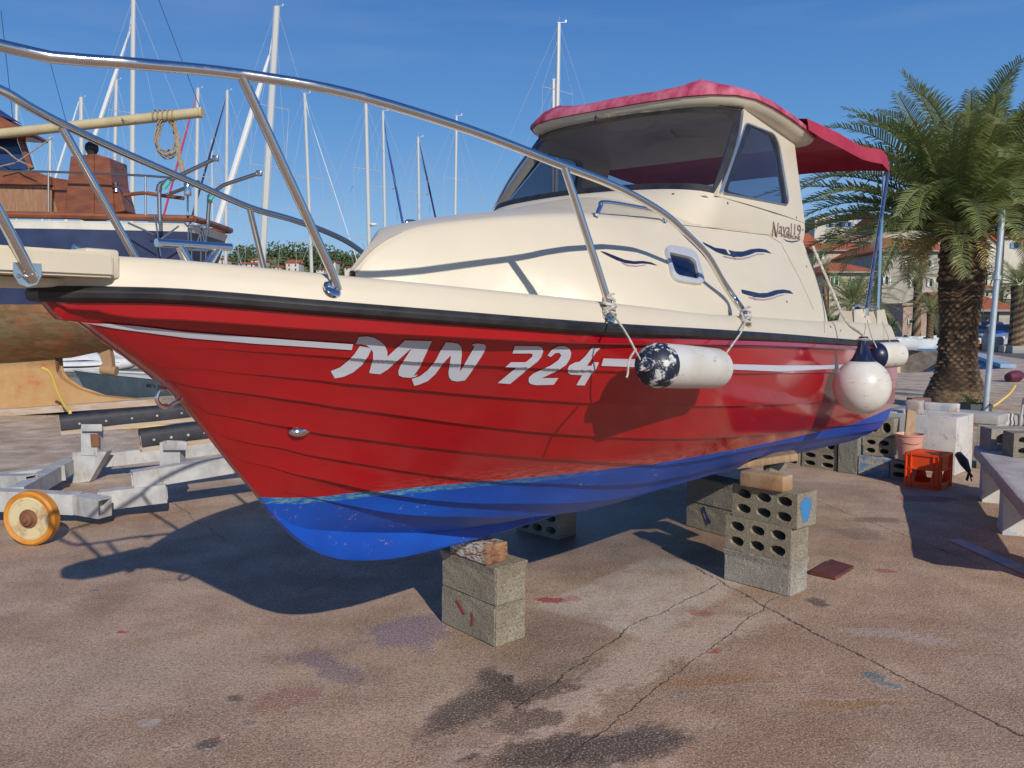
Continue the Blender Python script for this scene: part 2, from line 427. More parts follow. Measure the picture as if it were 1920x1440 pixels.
bm.faces.new([v_ for v_ in V[-1]])                  # transom
wlay = bm.verts.layers.float.new('wl')
for v_ in bm.verts: v_[wlay] = v_.co.z - wline(v_.co.x)
bmesh.ops.recalc_face_normals(bm, faces=bm.faces)
hull_bvh = BVHTree.FromBMesh(bm)
hull = obj('hull', bm, M_hull, boat, angle=28)

# rubbing strip
def strip(path_fn, prof, ss, m, name, parent):
    bm = bmesh.new(); rows = []
    for s in ss:
        ws, zs = path_fn(s); rows.append([L(s, ws + a, zs + b_) for a, b_ in prof])
    for s in []: pass
    grid(bm, rows)
    return bm
prof = [(-.01, .008), (.010, .007), (.020, .001), (.026, -.012), (.023, -.027), (.012, -.037), (-.004, -.040)]
bm = bmesh.new(); rows = []
ring = [(s, 1) for s in stations[::-1]] + [(s, -1) for s in stations]
for s, sg in ring:
    ws, zs = sheer(s); q = min(1, s / .12)
    # outward direction in plan
    w2 = sheer(s + .02)[0]; tx, ty = .02, (w2 - ws); l = math.hypot(tx, ty); ox, oy = -ty / l, tx / l
    rows.append([L(s + ox * a * 1.0, sg * (ws + oy * a), zs + b_) for a, b_ in prof])
# across the transom
tr = []
ws, zs = sheer(6.45)
for k in range(9):
    w_ = lerp(-ws, ws, k / 8); tr.append([L(6.45 + a, w_, zs + b_) for a, b_ in prof])
rows = rows + tr[0:]
grid(bm, rows)
obj('rub_rail', bm, M_black, boat)

# gunwale + decks + cockpit
def gw(s):
    ws, zs = sheer(s); k = interp(s, [0, .5, 1.5, 2.3, 4.2, 4.6, 6.45], [.100, .098, .094, .075, .11, .135, .14])
    inn = min(1, s / .25)
    return [(ws - .004, zs + .006), (ws - .022 * inn, zs + k * .45), (ws - .042 * inn, zs + k * .8), (ws - .062 * inn, zs + k * .96), (ws - .085 * inn, zs + k), (ws - .12 * inn, zs + k * .98), (ws - .135 * inn, zs + k * .85)]
bm = bmesh.new(); rows = []
for s in stations:
    P = [(max(a, .004), b_) for a, b_ in gw(s)]
    zd = P[-1][1] - (.02 if s < 4.3 else .0); wi = P[-1][0]
    if s < 4.3:
        D = [(wi * u, zd + .015 * (1 - u * u)) for u in (.98, .6, .3, 0)]
    else:
        wi2 = wi - .12; D = [(wi - .03, P[-1][1]), (wi2, P[-1][1] - .005), (wi2 - .01, 1.02), (0, 1.0)]
    Q = P + D
    rows.append([L(s, a, z_) for a, z_ in Q] + [L(s, -a, z_) for a, z_ in Q[-2::-1]])
grid(bm, rows)
# aft coaming across the stern
wst = sheer(6.45)[0]
box(bm, L(6.36, 0, 1.43), (.16, 1.78, .26), bev=.02)
obj('deck', bm, M_cream, boat, angle=40)

# raised quarter blocks at the stern
for sg in (1, -1):
    bm = bmesh.new()
    for (s0, s1) in ((5.32, 5.72), (6.02, 6.32)):
        P = [(s0 - .10, 1.56), (s0, 1.665), (s1 - .04, 1.675), (s1 + .02, 1.56)]
        wo = sheer(5.7)[0] - .095
        grid(bm, [[L(a, sg * (wo + .01 - (.02 if z_ > 1.6 else 0)), z_) for a, z_ in P], [L(a, sg * (wo - .13), z_) for a, z_ in P]])
        face(bm, [L(a, sg * (wo + .01 - (.02 if z_ > 1.6 else 0)), z_) for a, z_ in P]); face(bm, [L(a, sg * (wo - .13), z_) for a, z_ in P])
    bmesh.ops.remove_doubles(bm, verts=bm.verts[:], dist=1e-4)
    bmesh.ops.bevel(bm, geom=bm.edges[:], offset=.012, segments=2, affect='EDGES')
    obj('quarter_block', bm, M_cream, boat)

# bow platform
bm = bmesh.new()
P = [(.142, .17), (-.27, .17), (-.40, .13), (-.45, 0), (-.40, -.13), (-.27, -.17), (.142, -.17)]
prism(bm, [L(a, w_, 1.722) for a, w_ in P], (0, 0, .072)); bmesh.ops.bevel(bm, geom=bm.edges[:], offset=.008, segments=2, affect='EDGES')
box(bm, L(.12, 0, 1.762), (.10, .30, .085), bev=.01)
box(bm, L(.03, 0, 1.706), (.34, .12, .03), bev=.01)
obj('bow_platform', bm, M_cream, boat)

# ---- cabin: trunk, coach roof, wheelhouse walls
CRS = [1.22, 1.32, 1.42, 1.50, 1.60, 1.75, 1.9, 2.05, 2.2, 2.45, 2.7, 3.05, 3.45, 3.9]
CRW = [.015, .03, .07, .14, .24, .37, .47, .545, .605, .655, .705, .76, .80, .83]
CRZ = [1.80, 1.89, 1.955, 1.99, 2.012, 2.035, 2.052, 2.065, 2.073, 2.080, 2.085, 2.095, 2.108, 2.117]
CTZ = [1.80, 1.895, 1.96, 2.00, 2.03, 2.065, 2.095, 2.12, 2.145, 2.19, 2.25, 2.315, 2.32, 2.32]
def crease(s): return herm(s, CRS, CRW), herm(s, CRS, CRZ)
def tbase(s):
    g = gw(max(s, .3))[-1]
    w_ = g[0] + interp(s, [1.1, 2.5, 3.2, 4.4], [-.05, .012, .02, .02])
    if s < 2.1: w_ = w_ * interp(s, [1.22, 1.32, 1.45, 1.6, 1.8, 2.1], [.03, .16, .32, .52, .76, 1.0])
    return w_, g[1] - interp(s, [1, 2, 3], [.02, .0, .0])
AFT = 4.36
bm = bmesh.new()
ss = [1.22, 1.25, 1.29, 1.33, 1.38, 1.44, 1.50, 1.56, 1.62, 1.7, 1.8, 1.9, 2.05, 2.2, 2.35, 2.5, 2.65, 2.8, 2.95, 3.08]
rows = []
for s in ss:
    wb, zb = tbase(s); wc, zc = crease(s); zt = herm(s, CRS, CTZ)
    P = [(wb, zb - .03), (lerp(wb, wc, .05), zb + .02)]
    for u in (.25, .5, .75, .9): P.append((lerp(wb, wc, u) + .035 * math.sin(math.pi * u) * min(1, (s - 1.1) * 2), lerp(zb, zc, u)))
    P.append((wc + .008, zc - .012)); P.append((wc - .012, zc + .003))
    for u in (.85, .65, .45, .22, 0): P.append((wc * u, lerp(zc + .004, zt, (1 - u ** 2.0))))
    rows.append([L(s, a, z_) for a, z_ in P] + [L(s, -a, z_) for a, z_ in P[-2::-1]])
grid(bm, rows)
obj('cabin_trunk', bm, M_cream, boat, angle=50)

# wheelhouse side walls (port, starboard) with a window opening, and the pillars
SILL = 2.27
def wallw(z, s=4.2):                                # half breadth of the wheelhouse wall; it narrows towards the windscreen
    return -.058 * max(0., min(1., (3.95 - s) / .85)) ** 1.5 * min(1, max(0, (z - 2.05) / .2)) * (1 - .6 * max(0, (z - 2.3) / .5)) + interp(z, [1.6, 1.95, 2.12, 2.3, 2.8, 2.9], [1.005, .905, .862, .82, .725, .71])
def wpt(px, py):                                    # point on the port wall under a photo pixel
    w_ = .85
    for _ in range(12):
        p = bw(px, py, w_); w_ = wallw(p.z, p.x)
    return p
win_px = [(1397, 230), (1457, 254), (1479, 386), (1352, 362)]
glass_px_unused = [(1403, 236), (1411, 233), (1452, 252), (1459, 262), (1478, 373), (1475, 385), (1466, 386), (1366, 360), (1360, 354), (1361, 346)]
def cr_z(s, w_):
    wc, zc = crease(s); zt = herm(s, CRS, CTZ); u = min(abs(w_) / wc, 1); return lerp(zc, zt, 1 - u * u)
SC = [(3.00, 0, 2.325), (3.0, .2, 2.322), (3.01, .38, 2.315), (3.03, .54, 2.307), (3.075, .67, 2.295), (3.16, .764, 2.275), (3.34, .785, 2.268), (3.7, .808, 2.26), (4.1, .822, 2.255), (4.51, .828, 2.25)]
KC = [(2.90, 0), (2.90, .2), (2.88, .38), (2.86, .54), (2.90, .66), (3.02, None), (3.26, None), (3.62, None), (4.05, None), (4.47, None)]
def aft_s(z): return interp(z, [1.6, 1.63, 1.95, 2.24, 2.8, 2.9], [4.36, 4.36, 4.43, 4.51, 4.58, 4.59])
bm = bmesh.new()
for sg in (1, -1):
    KP, TP = [], []
    for (a, b_, c_), (ka, kb) in zip(SC, KC):
        if kb is None: kb, kz = crease(min(ka, 3.9)); kb += .004
        else: kz = cr_z(ka, kb)
        KP.append(L(ka, sg * kb, kz - .004)); TP.append(L(a, sg * b_, c_))
    KP, TP = smoothpath(KP, 4), smoothpath(TP, 4)
    grid(bm, [[k_, k_.lerp(t_, .33) + L(-.004, sg * .008, .006), k_.lerp(t_, .66) + L(-.004, sg * .008, .006), t_] for k_, t_ in zip(KP, TP)])
    # lower side, aft of the trunk
    rows = []
    for s in (2.72, 2.9, 3.2, 3.6, 4.05, 4.40):
        s2 = s
        wb, zb = tbase(min(s, 4.3)); wc, zc = crease(min(s, 3.9)); sc_ = interp(s, [4.05, 4.40], [4.05, 4.47]) if s > 4.05 else s
        P = [L(s, sg * wb, zb - .03)]
        for u in (.05, .3, .6, .85): P.append(L(lerp(s, sc_, u), sg * (lerp(wb, wc, u) + .018 * math.sin(math.pi * u)), lerp(zb, zc, u)))
        P.append(L(sc_, sg * (wc + .008), zc - .008)); P.append(L(sc_, sg * (wc + .001), zc))
        rows.append(P)
    grid(bm, rows)
    # aft return of the wall (its thickness)
    zz = [1.58, 1.63, 1.8, 1.95, 2.1, 2.25]
    grid(bm, [[L(aft_s(z_), sg * (interp(z_, [1.58, 1.63, 2.11, 2.25], [1.015, 1.0, .832, .828])), z_) for z_ in zz], [L(aft_s(z_) + .012, sg * (interp(z_, [1.58, 1.63, 2.11, 2.25], [1.01, .995, .827, .823]) - .02), z_) for z_ in zz],
              [L(aft_s(z_), sg * (interp(z_, [1.58, 1.63, 2.11, 2.25], [1.015, 1.0, .832, .828]) - .05), z_) for z_ in zz]])
# inner dash and bulkhead seen through the glass
face(bm, [L(3.06, .74, 2.26), L(3.35, .78, 2.16), L(3.35, -.78, 2.16), L(3.06, -.74, 2.26)])
face(bm, [L(3.35, .78, 2.16), L(3.35, .78, 1.5), L(3.35, -.78, 1.5), L(3.35, -.78, 2.16)])
house = obj('wheelhouse', bm, M_cream, boat, angle=45)

M_alu = mat('aluminium_trim', (.55, .57, .58), .35, .9)
def wallloop(px): return [wpt(*p) for p in px]
def rounded(P, r, n=5):
    out = []; N = len(P)
    for i in range(N):
        a, b_, c_ = P[i - 1], P[i], P[(i + 1) % N]; rr = r[i] if isinstance(r, (list, tuple)) else r
        d1 = (a - b_); d2 = (c_ - b_); k1 = min(rr, d1.length * .45); k2 = min(rr, d2.length * .45)
        p1 = b_ + d1.normalized() * k1; p2 = b_ + d2.normalized() * k2
        if rr < 1e-4: out.append(b_); continue
        for j in range(n + 1):
            t = j / n; out.append((1 - t) ** 2 * p1 + 2 * t * (1 - t) * b_ + t * t * p2)
    return out
def fill2d(bm, loops, mapf, mi=0):
    """fill planar loops of (a, b) (first outer, others holes), then map every vertex"""
    es = []
    for Lp in loops:
        vs = [bm.verts.new((p[0], p[1], 0)) for p in Lp]
        es += [bm.edges.new((vs[i], vs[(i + 1) % len(vs)])) for i in range(len(vs))]
    r = bmesh.ops.triangle_fill(bm, use_beauty=True, use_dissolve=False, edges=es)
    for g in r['geom']:
        if isinstance(g, bmesh.types.BMFace): g.material_index = mi
    vs = {v_ for e in es for v_ in e.verts}
    for v_ in vs: v_.co = mapf(v_.co.x, v_.co.y)
win = rounded(wallloop(win_px), [.05, .13, .09, .04])
gls = rounded(wallloop([(1410, 233), (1454, 256), (1473, 386), (1361, 358)]), [.03, .09, .07, .05])
W0 = wpt(1343, 364); W1 = wpt(1391, 214)
def wallmap(sg, off=0.): return lambda a, z_: L(a, sg * (wallw(z_, a) + off), z_)
for sg in (1, -1):
    bm = bmesh.new()
    outer = [(W0.x, 2.262), (3.5, 2.258), (3.9, 2.253), (4.2, 2.25), (4.51, 2.245)] + [(aft_s(z_), z_) for z_ in (2.4, 2.55, 2.7, 2.84)] + [(4.2, 2.84), (3.9, 2.84), (W1.x + .03, 2.83)] + [(lerp(W1.x, W0.x, t), lerp(W1.z, 2.262, t)) for t in (.05, .25, .5, .75)]
    wl_ = [(p.x, p.z) for p in win]
    fill2d(bm, [outer, wl_], wallmap(sg)); fill2d(bm, [outer, wl_], wallmap(sg, -.04))
    for lp in (outer, wl_):
        n_ = len(lp)
        for i in range(n_):
            a, b_ = lp[i], lp[(i + 1) % n_]
            face(bm, [wallmap(sg)(*a), wallmap(sg)(*b_), wallmap(sg, -.04)(*b_), wallmap(sg, -.04)(*a)])
    bmesh.ops.remove_doubles(bm, verts=bm.verts[:], dist=1e-4)
    obj('side_wall', bm, M_cream, boat, angle=45)
    wn = obj('side_window', (lambda bm: (fill2d(bm, [[(p.x, p.z) for p in gls]], wallmap(sg, -.006)), bm)[1])(bmesh.new()), M_glass2, boat, smooth=False)
    bm = bmesh.new(); fill2d(bm, [[(lerp(p.x, 4.0, -.0), p.z) for p in win], [(p.x, p.z) for p in gls]], wallmap(sg, .003))
    obj('seal', bm, M_black, wn)
    bm = bmesh.new(); pth = [wallmap(sg, .004)(p.x, p.z) for p in win]
    tube(bm, pth, .006, 6, closed=True); obj('trim', bm, M_alu, wn)

# windscreen
BC = [(3.005, 0, 2.327), (3.005, .2, 2.324), (3.015, .38, 2.317), (3.035, .54, 2.309), (3.08, .67, 2.297), (3.165, .768, 2.277)]
TC = [(3.40, 0, 2.835), (3.405, .2, 2.835), (3.425, .38, 2.832), (3.46, .52, 2.826), (3.52, .63, 2.82), (3.62, .712, 2.81)]
def curve(CV, u):
    P = [Vector(p) for p in CV]; P = [Vector((p.x, -p.y, p.z)) for p in P[:0:-1]] + P
    x = (u + 1) / 2 * (len(P) - 1); i = min(int(x), len(P) - 2); t = x - i
    p0 = P[max(i - 1, 0)]; p1 = P[i]; p2 = P[i + 1]; p3 = P[min(i + 2, len(P) - 1)]
    q = .5 * ((2 * p1) + (p2 - p0) * t + (2 * p0 - 5 * p1 + 4 * p2 - p3) * t * t + (3 * p1 - p0 - 3 * p2 + p3) * t ** 3)
    return L(q.x, q.y, q.z)
def ws(u, v, off=0.):
    a, b_ = curve(BC, u), curve(TC, u); p = a.lerp(b_, v); o = Vector((-.80, 0, .55)); o = Vector((-.75 * (1 - abs(u) ** 3), -.75 * u ** 3, .4)).normalized()
    return p + o * (.03 * math.sin(math.pi * v) + off)
bm = bmesh.new(); grid(bm, [[ws(i / 24, j / 10) for i in range(-24, 25)] for j in range(11)])
wsc = obj('windscreen', bm, M_glass, boat)
bm = bmesh.new()
us = [i / 24 for i in range(-24, 25)]
grid(bm, [[ws(u, v, .004) for u in us] for v in (-.01, .025, .055)])
grid(bm, [[ws(u, v, .004) for u in us] for v in (.93, .97, 1.01)])
for sg in (1, -1):
    grid(bm, [[ws(sg * u, v, .005) for u in (.92, .96, 1.0)] for v in [k / 10 for k in range(11)]])
    # rounded upper corner
    grid(bm, [[ws(sg * u, v, .0055) for u in (lerp(1, .86, t), .92)] for v, t in ((.80, .58), (.86, .7), (.90, .85), (.935, 1.))])
obj('seal', bm, M_black, wsc)
for sg in (1, -1):
    bm = bmesh.new(); tube(bm, [ws(sg, k / 8, .008) for k in range(9)], .009, 6)
    obj('pillar_trim', bm, M_alu, wsc)
bm = bmesh.new(); face(bm, [L(4.45, -.30, 2.20), L(4.45, -.10, 2.20), L(4.45, -.13, 2.42), L(4.45, -.27, 2.42)])
bm.free()

# hard top
RP = [(3.36, 0), (3.362, .25), (3.38, .45), (3.43, .60), (3.53, .71), (3.68, .775), (3.9, .80), (4.2, .812), (4.5, .815), (4.76, .81)]
def rz(s): return 2.868 + interp(s, [3.3, 3.6, 3.9, 4.4, 4.76], [.012, .012, .008, -.008, -.03])
def roofring(k, dz, arch=0.):
    P = [(a, b_) for a, b_ in RP]; full = P + [(a, -b_) for a, b_ in P[:0:-1]]
    return [L(4.06 + (a - 4.06) * k, b_ * k, rz(a) + dz) for a, b_ in full]
bm = bmesh.new()
R_ = [(.895, -.055), (.945, -.044), (.975, -.026), (.992, -.004), (1.0, .010), (.99, .024), (.9, .045), (.7, .07), (.4, .09), (.1, .095)]
V = grid(bm, [roofring(k, z_) for k, z_ in R_], closed=True); bm.faces.new(V[-1]); 
bm2 = roofring(.895, -.055)
inner = [[Vector((4.06 + (p.x - 4.06) * k, p.y * k, p.z + .05 * (1 - k))) for p in bm2] for k in (1, .7, .4, .1)]
V2 = grid(bm, inner, closed=True); bm.faces.new(V2[-1])
obj('hard_top', bm, M_cream, boat, angle=60)
bm = bmesh.new(); rng = random.Random(4)
rows = []
for k, z_ in [(.998, .000), (1.012, .004), (1.010, .026), (.99, .046), (.94, .07), (.83, .093), (.66, .115), (.48, .130), (.3, .138), (.1, .142)]:
    ring_ = []
    for i, p in enumerate(roofring(k, z_)):
        q = p.copy(); q.z += (noise.noise(Vector((p.x * 3.2, p.y * 2.6, 1.3))) * .010 + noise.noise(Vector((p.x * 9, p.y * 5, 4))) * .004) * (1 if k < .97 else .15)
        q.z += .040 * math.exp(-((p.x - 3.55) ** 2 + (abs(p.y) - .50) ** 2 * 3) / .022) * (1 if k < .97 else 0)
        ring_.append(q)
    rows.append(ring_)
V = grid(bm, rows, closed=True); bm.faces.new(V[-1]); obj('roof_cover', bm, M_canvastop, boat, angle=60)
# rain gutter bead under the lip + wiper
bm = bmesh.new(); tube(bm, [ws(u, 1.03, .012) for u in us], .008, 6); obj('gutter', bm, M_black, boat)
bm = bmesh.new(); tube(bm, [bw(1122, 222, .22), bw(1180, 213, .30), bw(1255, 205, .42)], .007, 6); tube(bm, [bw(1117, 222, .2), bw(1150, 217, .25)], .016, 8)
M_wipe = noisy('wiper_metal', (.16, .13, .08), (.05, .045, .04), 20, .5)
obj('wiper', bm, M_wipe, boat)

# awning behind the hard top, with its two poles
bm = bmesh.new()
AS = [4.50, 4.7, 4.95, 5.2, 5.5, 5.8, 6.05, 6.22]
AZ = [2.925, 2.915, 2.905, 2.90, 2.905, 2.935, 2.965, 2.945]
rows = []
for s, z0 in zip(AS, AZ):
    wv = interp(s, [4.5, 5, 6.22], [.83, .92, .97]); vd = interp(s, [4.5, 4.8, 5.3, 6.22], [.075, .10, .10, .12]); P = []
    for k in range(-6, 7):
        u = k / 6; P.append((u * wv, z0 + .05 * (1 - abs(u) ** 3) + .006 * noise.noise(Vector((s * 5, u * 6, 0)))))
    P = [(-wv - .012, z0 - vd), (-wv - .008, z0 - vd * .5)] + P + [(wv + .008, z0 - vd * .5), (wv + .012, z0 - vd)]
    rows.append([L(s, a, z_) for a, z_ in P])
last = rows[-1]; rows.append([p + Vector((.05, 0, -.03 if 1 < i < 15 else -.01)) for i, p in enumerate(last)]); rows.append([p + Vector((.015, 0, -.09 if 1 < i < 15 else -.012)) for i, p in enumerate(rows[-1])])
grid(bm, rows); obj('awning', bm, M_canvas, boat, angle=50)
pt, pb = bw(1665, 325, 1.0), bw(1624, 585, 1.0)
for sg in (1, -1):
    bm = bmesh.new()
    a, b_ = pt.copy(), pb.copy()
    if sg < 0: a.y = -a.y; b_.y = -b_.y
    tube(bm, [a, b_], .0135, 10); tube(bm, [b_ + Vector((0, 0, .03)), b_ - Vector((0, 0, .03))], .02, 10)
    obj('awning_pole', bm, M_steel, boat)
bm = bmesh.new(); a = bw(1657, 330, .90); b_ = bw(1646, 590, .90); tube(bm, [a, b_], .011, 8)
tube(bm, [L(5.45, .93, 1.70), L(5.55, .93, 1.715), L(6.2, .93, 1.70), L(6.26, .93, 1.66)], .014, 8); tube(bm, [L(5.45, .93, 1.70), L(5.45, .93, 1.64)], .012, 8)
obj('stern_rail', bm, M_steel, boat)

# ---- pulpit rail
def skin(bvh, px, py, off=.003):
    r = ray(px, py); o = BMi @ Vector((0, 0, CAMH)); dr = (BMi.to_3x3() @ Vector(r)).normalized()
    h_, n_, i_, d__ = bvh.ray_cast(o, dr)
    if h_ is None: return None
    if n_.dot(dr) > 0: n_ = -n_
    return h_ + n_ * off
dk = [o_ for o_ in boat.children if o_.name.startswith('deck')][0]; db = bmesh.new(); db.from_mesh(dk.data); deck_bvh = BVHTree.FromBMesh(db); db.free()
def foot(px, py, w_):
    p = skin(deck_bvh, px, py, .002); return p if p is not None and (p - bw(px, py, w_)).length < .35 else bw(px, py, w_)
F_B, F_C, F_D = foot(625, 541, .50), foot(1141, 592, .90), foot(1397, 608, 1.06)
RAIL = [(-.58, .10, 2.285), (-.555, .19, 2.285), (-.45, .235, 2.28), (-.19, .285, 2.266), (-.085, .325, 2.256), (-.02, .365, 2.258), (.10, .425, 2.266), (.338, .515, 2.281), (.6, .665, 2.262), (1.0, .80, 2.212), (1.4, .905, 2.146), (1.67, .935, 2.118), (1.90, .955, 2.082), (2.10, .975, 2.035), (2.27, .995, 1.968), (2.45, 1.01, 1.892), (2.60, 1.02, 1.79), (2.72, 1.04, 1.70), (F_D.x - .01, -F_D.y - .004, F_D.z + .05), (F_D.x, -F_D.y, F_D.z)]
rp = smoothpath([L(*p) for p in RAIL[:5]], 4)[:-1] + smoothpath([L(*p) for p in RAIL[4:]], 6)
mir = lambda p: Vector((p.x, -p.y, p.z))
front = [L(-.588, .0, 2.30)]
RS = [(-.575, .10, 2.315), (-.54, .20, 2.32), (-.40, .25, 2.325), (-.12, .31, 2.335), (.075, .37, 2.328), (.20, .435, 2.305), (.335, .505, 2.286), (.6, .655, 2.264)] + RAIL[9:]
rs_ = smoothpath([L(*p) for p in RS], 5)
path = [mir(p) for p in rs_[::-1]] + front + rp
rail = empty('rail_root'); bpy.data.objects.remove(rail)
bm = bmesh.new(); tube(bm, path, .0155, 12); railo = obj('pulpit_rail', bm, M_steel, boat, angle=60)
ST = [((.62, .52, 1.70), (.338, .515, 2.278)), ((1.84, .895, 1.655), (1.40, .905, 2.142))]
a0 = bw(45, 487, .185); a1 = bw(0, 403, .20); dirA = (a1 - a0).normalized(); a2 = a0 + dirA * ((2.28 - a0.z) / dirA.z)
for sg in (1, -1):
    for (b0, t0) in ST:
        b_, t_ = L(*b0), L(*t0)
        b_ = F_B.copy() if b0[0] < 1 else F_C.copy()
        pts = [b_, b_ + Vector((-.006, 0, .05)), t_]
        if sg < 0: pts = [mir(p) for p in pts]
        bm = bmesh.new(); tube(bm, smoothpath(pts, 3), .0145, 12); so = obj('stanchion', bm, M_steel, boat, angle=60)
        bm = bmesh.new(); nrm = Vector((0, -sg * .75, .65)); lathe(bm, [(.033, 0), (.033, .006), (.026, .012), (.017, .013)], pts[0] - nrm.normalized() * .008, 18, zrot(nrm)); obj('base_flange', bm, M_steel, so)
    P = [a0 - dirA * .05 * 0, a2]
    pts = [a0 + Vector((.012, 0, -.035)), a0, a2]
    if sg < 0: pts = [mir(p) for p in pts]
    bm = bmesh.new(); tube(bm, smoothpath(pts, 4), .0145, 12); so = obj('stanchion', bm, M_steel, boat, angle=60)
    bm = bmesh.new(); pc = pts[0]; y0 = -sg * .171
    pl = [(pc.x + a, pc.z + c_) for a, c_ in ((-.035, .028), (.035, .028), (.035, -.005), (.022, -.028), (0, -.036), (-.022, -.028), (-.035, -.005))]
    prism(bm, [Vector((a, y0, c_)) for a, c_ in pl], (0, -sg * .004, 0))
    for dx in (-.022, .022): lathe(bm, [(.006, 0), (.006, .002), (.003, .003)], Vector((pc.x + dx, y0 - sg * .004, pc.z - .008)), 10, zrot((0, -sg, 0)))
    obj('base_plate', bm, M_steel, so)
# grab handles on the coach roof
for sg in (1, -1):
    H = [bw(1120, 403, .605), bw(1126, 388, .605), bw(1138, 380, .61), bw(1236, 397, .69), bw(1245, 402, .695), bw(1247, 417, .70)]
    H = [Vector((p.x, p.y * sg, p.z)) for p in H]
    bm = bmesh.new(); tube(bm, smoothpath(H, 4), .0115, 10); obj('grab_handle', bm, M_steel, boat, angle=60)

# bollard and chock on the foredeck
bm = bmesh.new(); zc_ = 1.852
for s_, sg in ((.36, -1), ):
    P0, P1 = bw(293, 455, -.02), bw(433, 464, -.02)
    tube(bm, [P0, P1], .014, 14); ax = (P1 - P0)
    q0, q1 = P0 + ax * .42 , P0 + ax * .68
    tube(bm, [P0 + ax * .28, Vector((q0.x, q0.y, 1.782))], [.013, .020], 12); tube(bm, [P0 + ax * .84, Vector((q1.x - .01, q1.y, 1.782))], [.011, .018], 12)
    m_ = (q0 + q1) / 2; box(bm, Vector((m_.x, m_.y, 1.776)), (.20, .06, .010), bev=.003)
obj('bollard', bm, M_steel, boat, angle=60)
for sg in (-1,):
    bm = bmesh.new(); p0 = bw(137, 463, -.33); p1 = bw(176, 479, -.33)
    P = [p0, p1]; P = [Vector((p.x, p.y * -sg, p.z)) for p in P]
    tube(bm, [P[0], P[1]], .011, 10); tube(bm, [P[0].lerp(P[1], .3), P[0].lerp(P[1], .3) - Vector((0, 0, .05))], .008, 8); tube(bm, [P[0].lerp(P[1], .8), P[0].lerp(P[1], .8) - Vector((0, 0, .04))], .008, 8)
    obj('chock', bm, M_steel, boat)
# bow eye (U bolt at the stem)
bm = bmesh.new(); e0, e1 = bw(311, 729, 0), bw(336, 750, 0)
tube(bm, smoothpath([e0, bw(299, 733, 0), bw(294, 748, 0), bw(301, 760, 0), bw(316, 763, 0), bw(327, 756, 0), e1 + Vector((.01, 0, 0))], 4), .0075, 8)
obj('bow_eye', bm, M_steel, boat)

# ---- decals: flat shapes laid on the skin they sit on
def decal(name, polys, bvh, m, parent, off=.003, maxe=9, sub=True, thick=True):
    bm = bmesh.new()
    for loops in polys:
        b2 = bmesh.new(); es = []
        for Lp in loops:
            vs = [b2.verts.new((p[0], p[1], 0)) for p in Lp]; es += [b2.edges.new((vs[i], vs[(i + 1) % len(vs)])) for i in range(len(vs))]
        bmesh.ops.triangle_fill(b2, use_beauty=True, use_dissolve=False, edges=es)
        for _ in range(7 if sub else 0):
            le = [e for e in b2.edges if e.calc_length() > maxe]
            if not le: break
            bmesh.ops.subdivide_edges(b2, edges=le, cuts=1); bmesh.ops.triangulate(b2, faces=b2.faces[:])
        idx = {}
        for v_ in b2.verts:
            p = skin(bvh, v_.co.x, v_.co.y, off)
            if p is not None: idx[v_] = bm.verts.new(p)
        for f in b2.faces:
            if all(v_ in idx for v_ in f.verts):
                try: bm.faces.new([idx[v_] for v_ in f.verts])
                except ValueError: pass
        b2.free()
    return obj(name, bm, m, parent, smooth=False, fixn=False)
M_silver = mat('silver_vinyl', (.50, .53, .60), .35)
S5 = lambda pts: [(600 + x / 3.4286, 600 + y / 3.4286) for x, y in pts]
LET = {
 'M': [[(250,105),(305,102),(345,110),(385,132),(415,160),(432,200),(432,232),(545,128),(718,132),(700,170),(640,300),(612,340),(600,356),(628,345),(612,362),(575,368),(530,364),(505,352),(502,325),(515,290),(578,195),(585,180),(430,318),(385,345),(330,340),(315,335),(340,245),(340,205),(325,180),(300,160),(262,152),(228,152)],
       [(255,165),(332,178),(308,230),(270,285),(210,335),(150,362),(95,372),(68,325),(130,300),(185,255),(222,215)]],
 'N': [[(808,140),(850,142),(888,150),(908,175),(910,215),(898,330),(985,180),(990,160),(976,162),(980,152),(1010,148),(1050,152),(1064,165),(1062,185),(1035,235),(950,360),(930,385),(880,392),(845,385),(828,365),(824,335),(838,240),(838,225),(790,275),(740,345),(690,390),(635,412),(605,420),(588,375),(640,358),(690,320),(740,260),(770,200),(795,160)]],
 '7': [[(1250,163),(1400,165),(1425,175),(1432,200),(1420,235),(1395,265),(1350,300),(1220,408),(1140,402),(1260,302),(1190,300),(1225,268),(1320,268),(1360,235),(1365,215),(1345,212),(1235,212)]],
 '2': [[(1460,225),(1490,185),(1530,166),(1570,165),(1600,180),(1612,210),(1605,245),(1580,285),(1530,320),(1425,370),(1530,370),(1500,413),(1390,416),(1350,408),(1338,390),(1342,365),(1370,340),(1480,290),(1530,255),(1548,225),(1535,208),(1510,210),(1480,235)]],
 '4': [[(1745,175),(1800,178),(1772,205),(1712,292),(1742,292),(1752,268),(1790,270),(1775,305),(1760,330),(1740,345),(1698,418),(1645,416),(1682,352),(1610,348),(1592,335),(1588,315),(1600,290),(1635,270),(1665,265),(1700,232)]],
}
for k, P in LET.items():
    decal('letter' if k in 'MN' else 'digit', [[S5(q)] for q in P], hull_bvh, M_silver, boat, .0035, 2.6)
S3 = lambda pts: [(60 + x / 3.4286, 540 + y / 3.4286) for x, y in pts]
SB_ = lambda pts: [(1140 + x / 3.3103, 560 + y / 3.3103) for x, y in pts]
top = [(104*0+152, 602.5)] ; 
st1 = [(160, 603.5), (210, 606), (260, 610.5), (352, 621), (480, 631), (560, 637), (662, 644), (659, 655), (560, 648), (480, 643), (352, 632), (260, 620), (210, 613)]
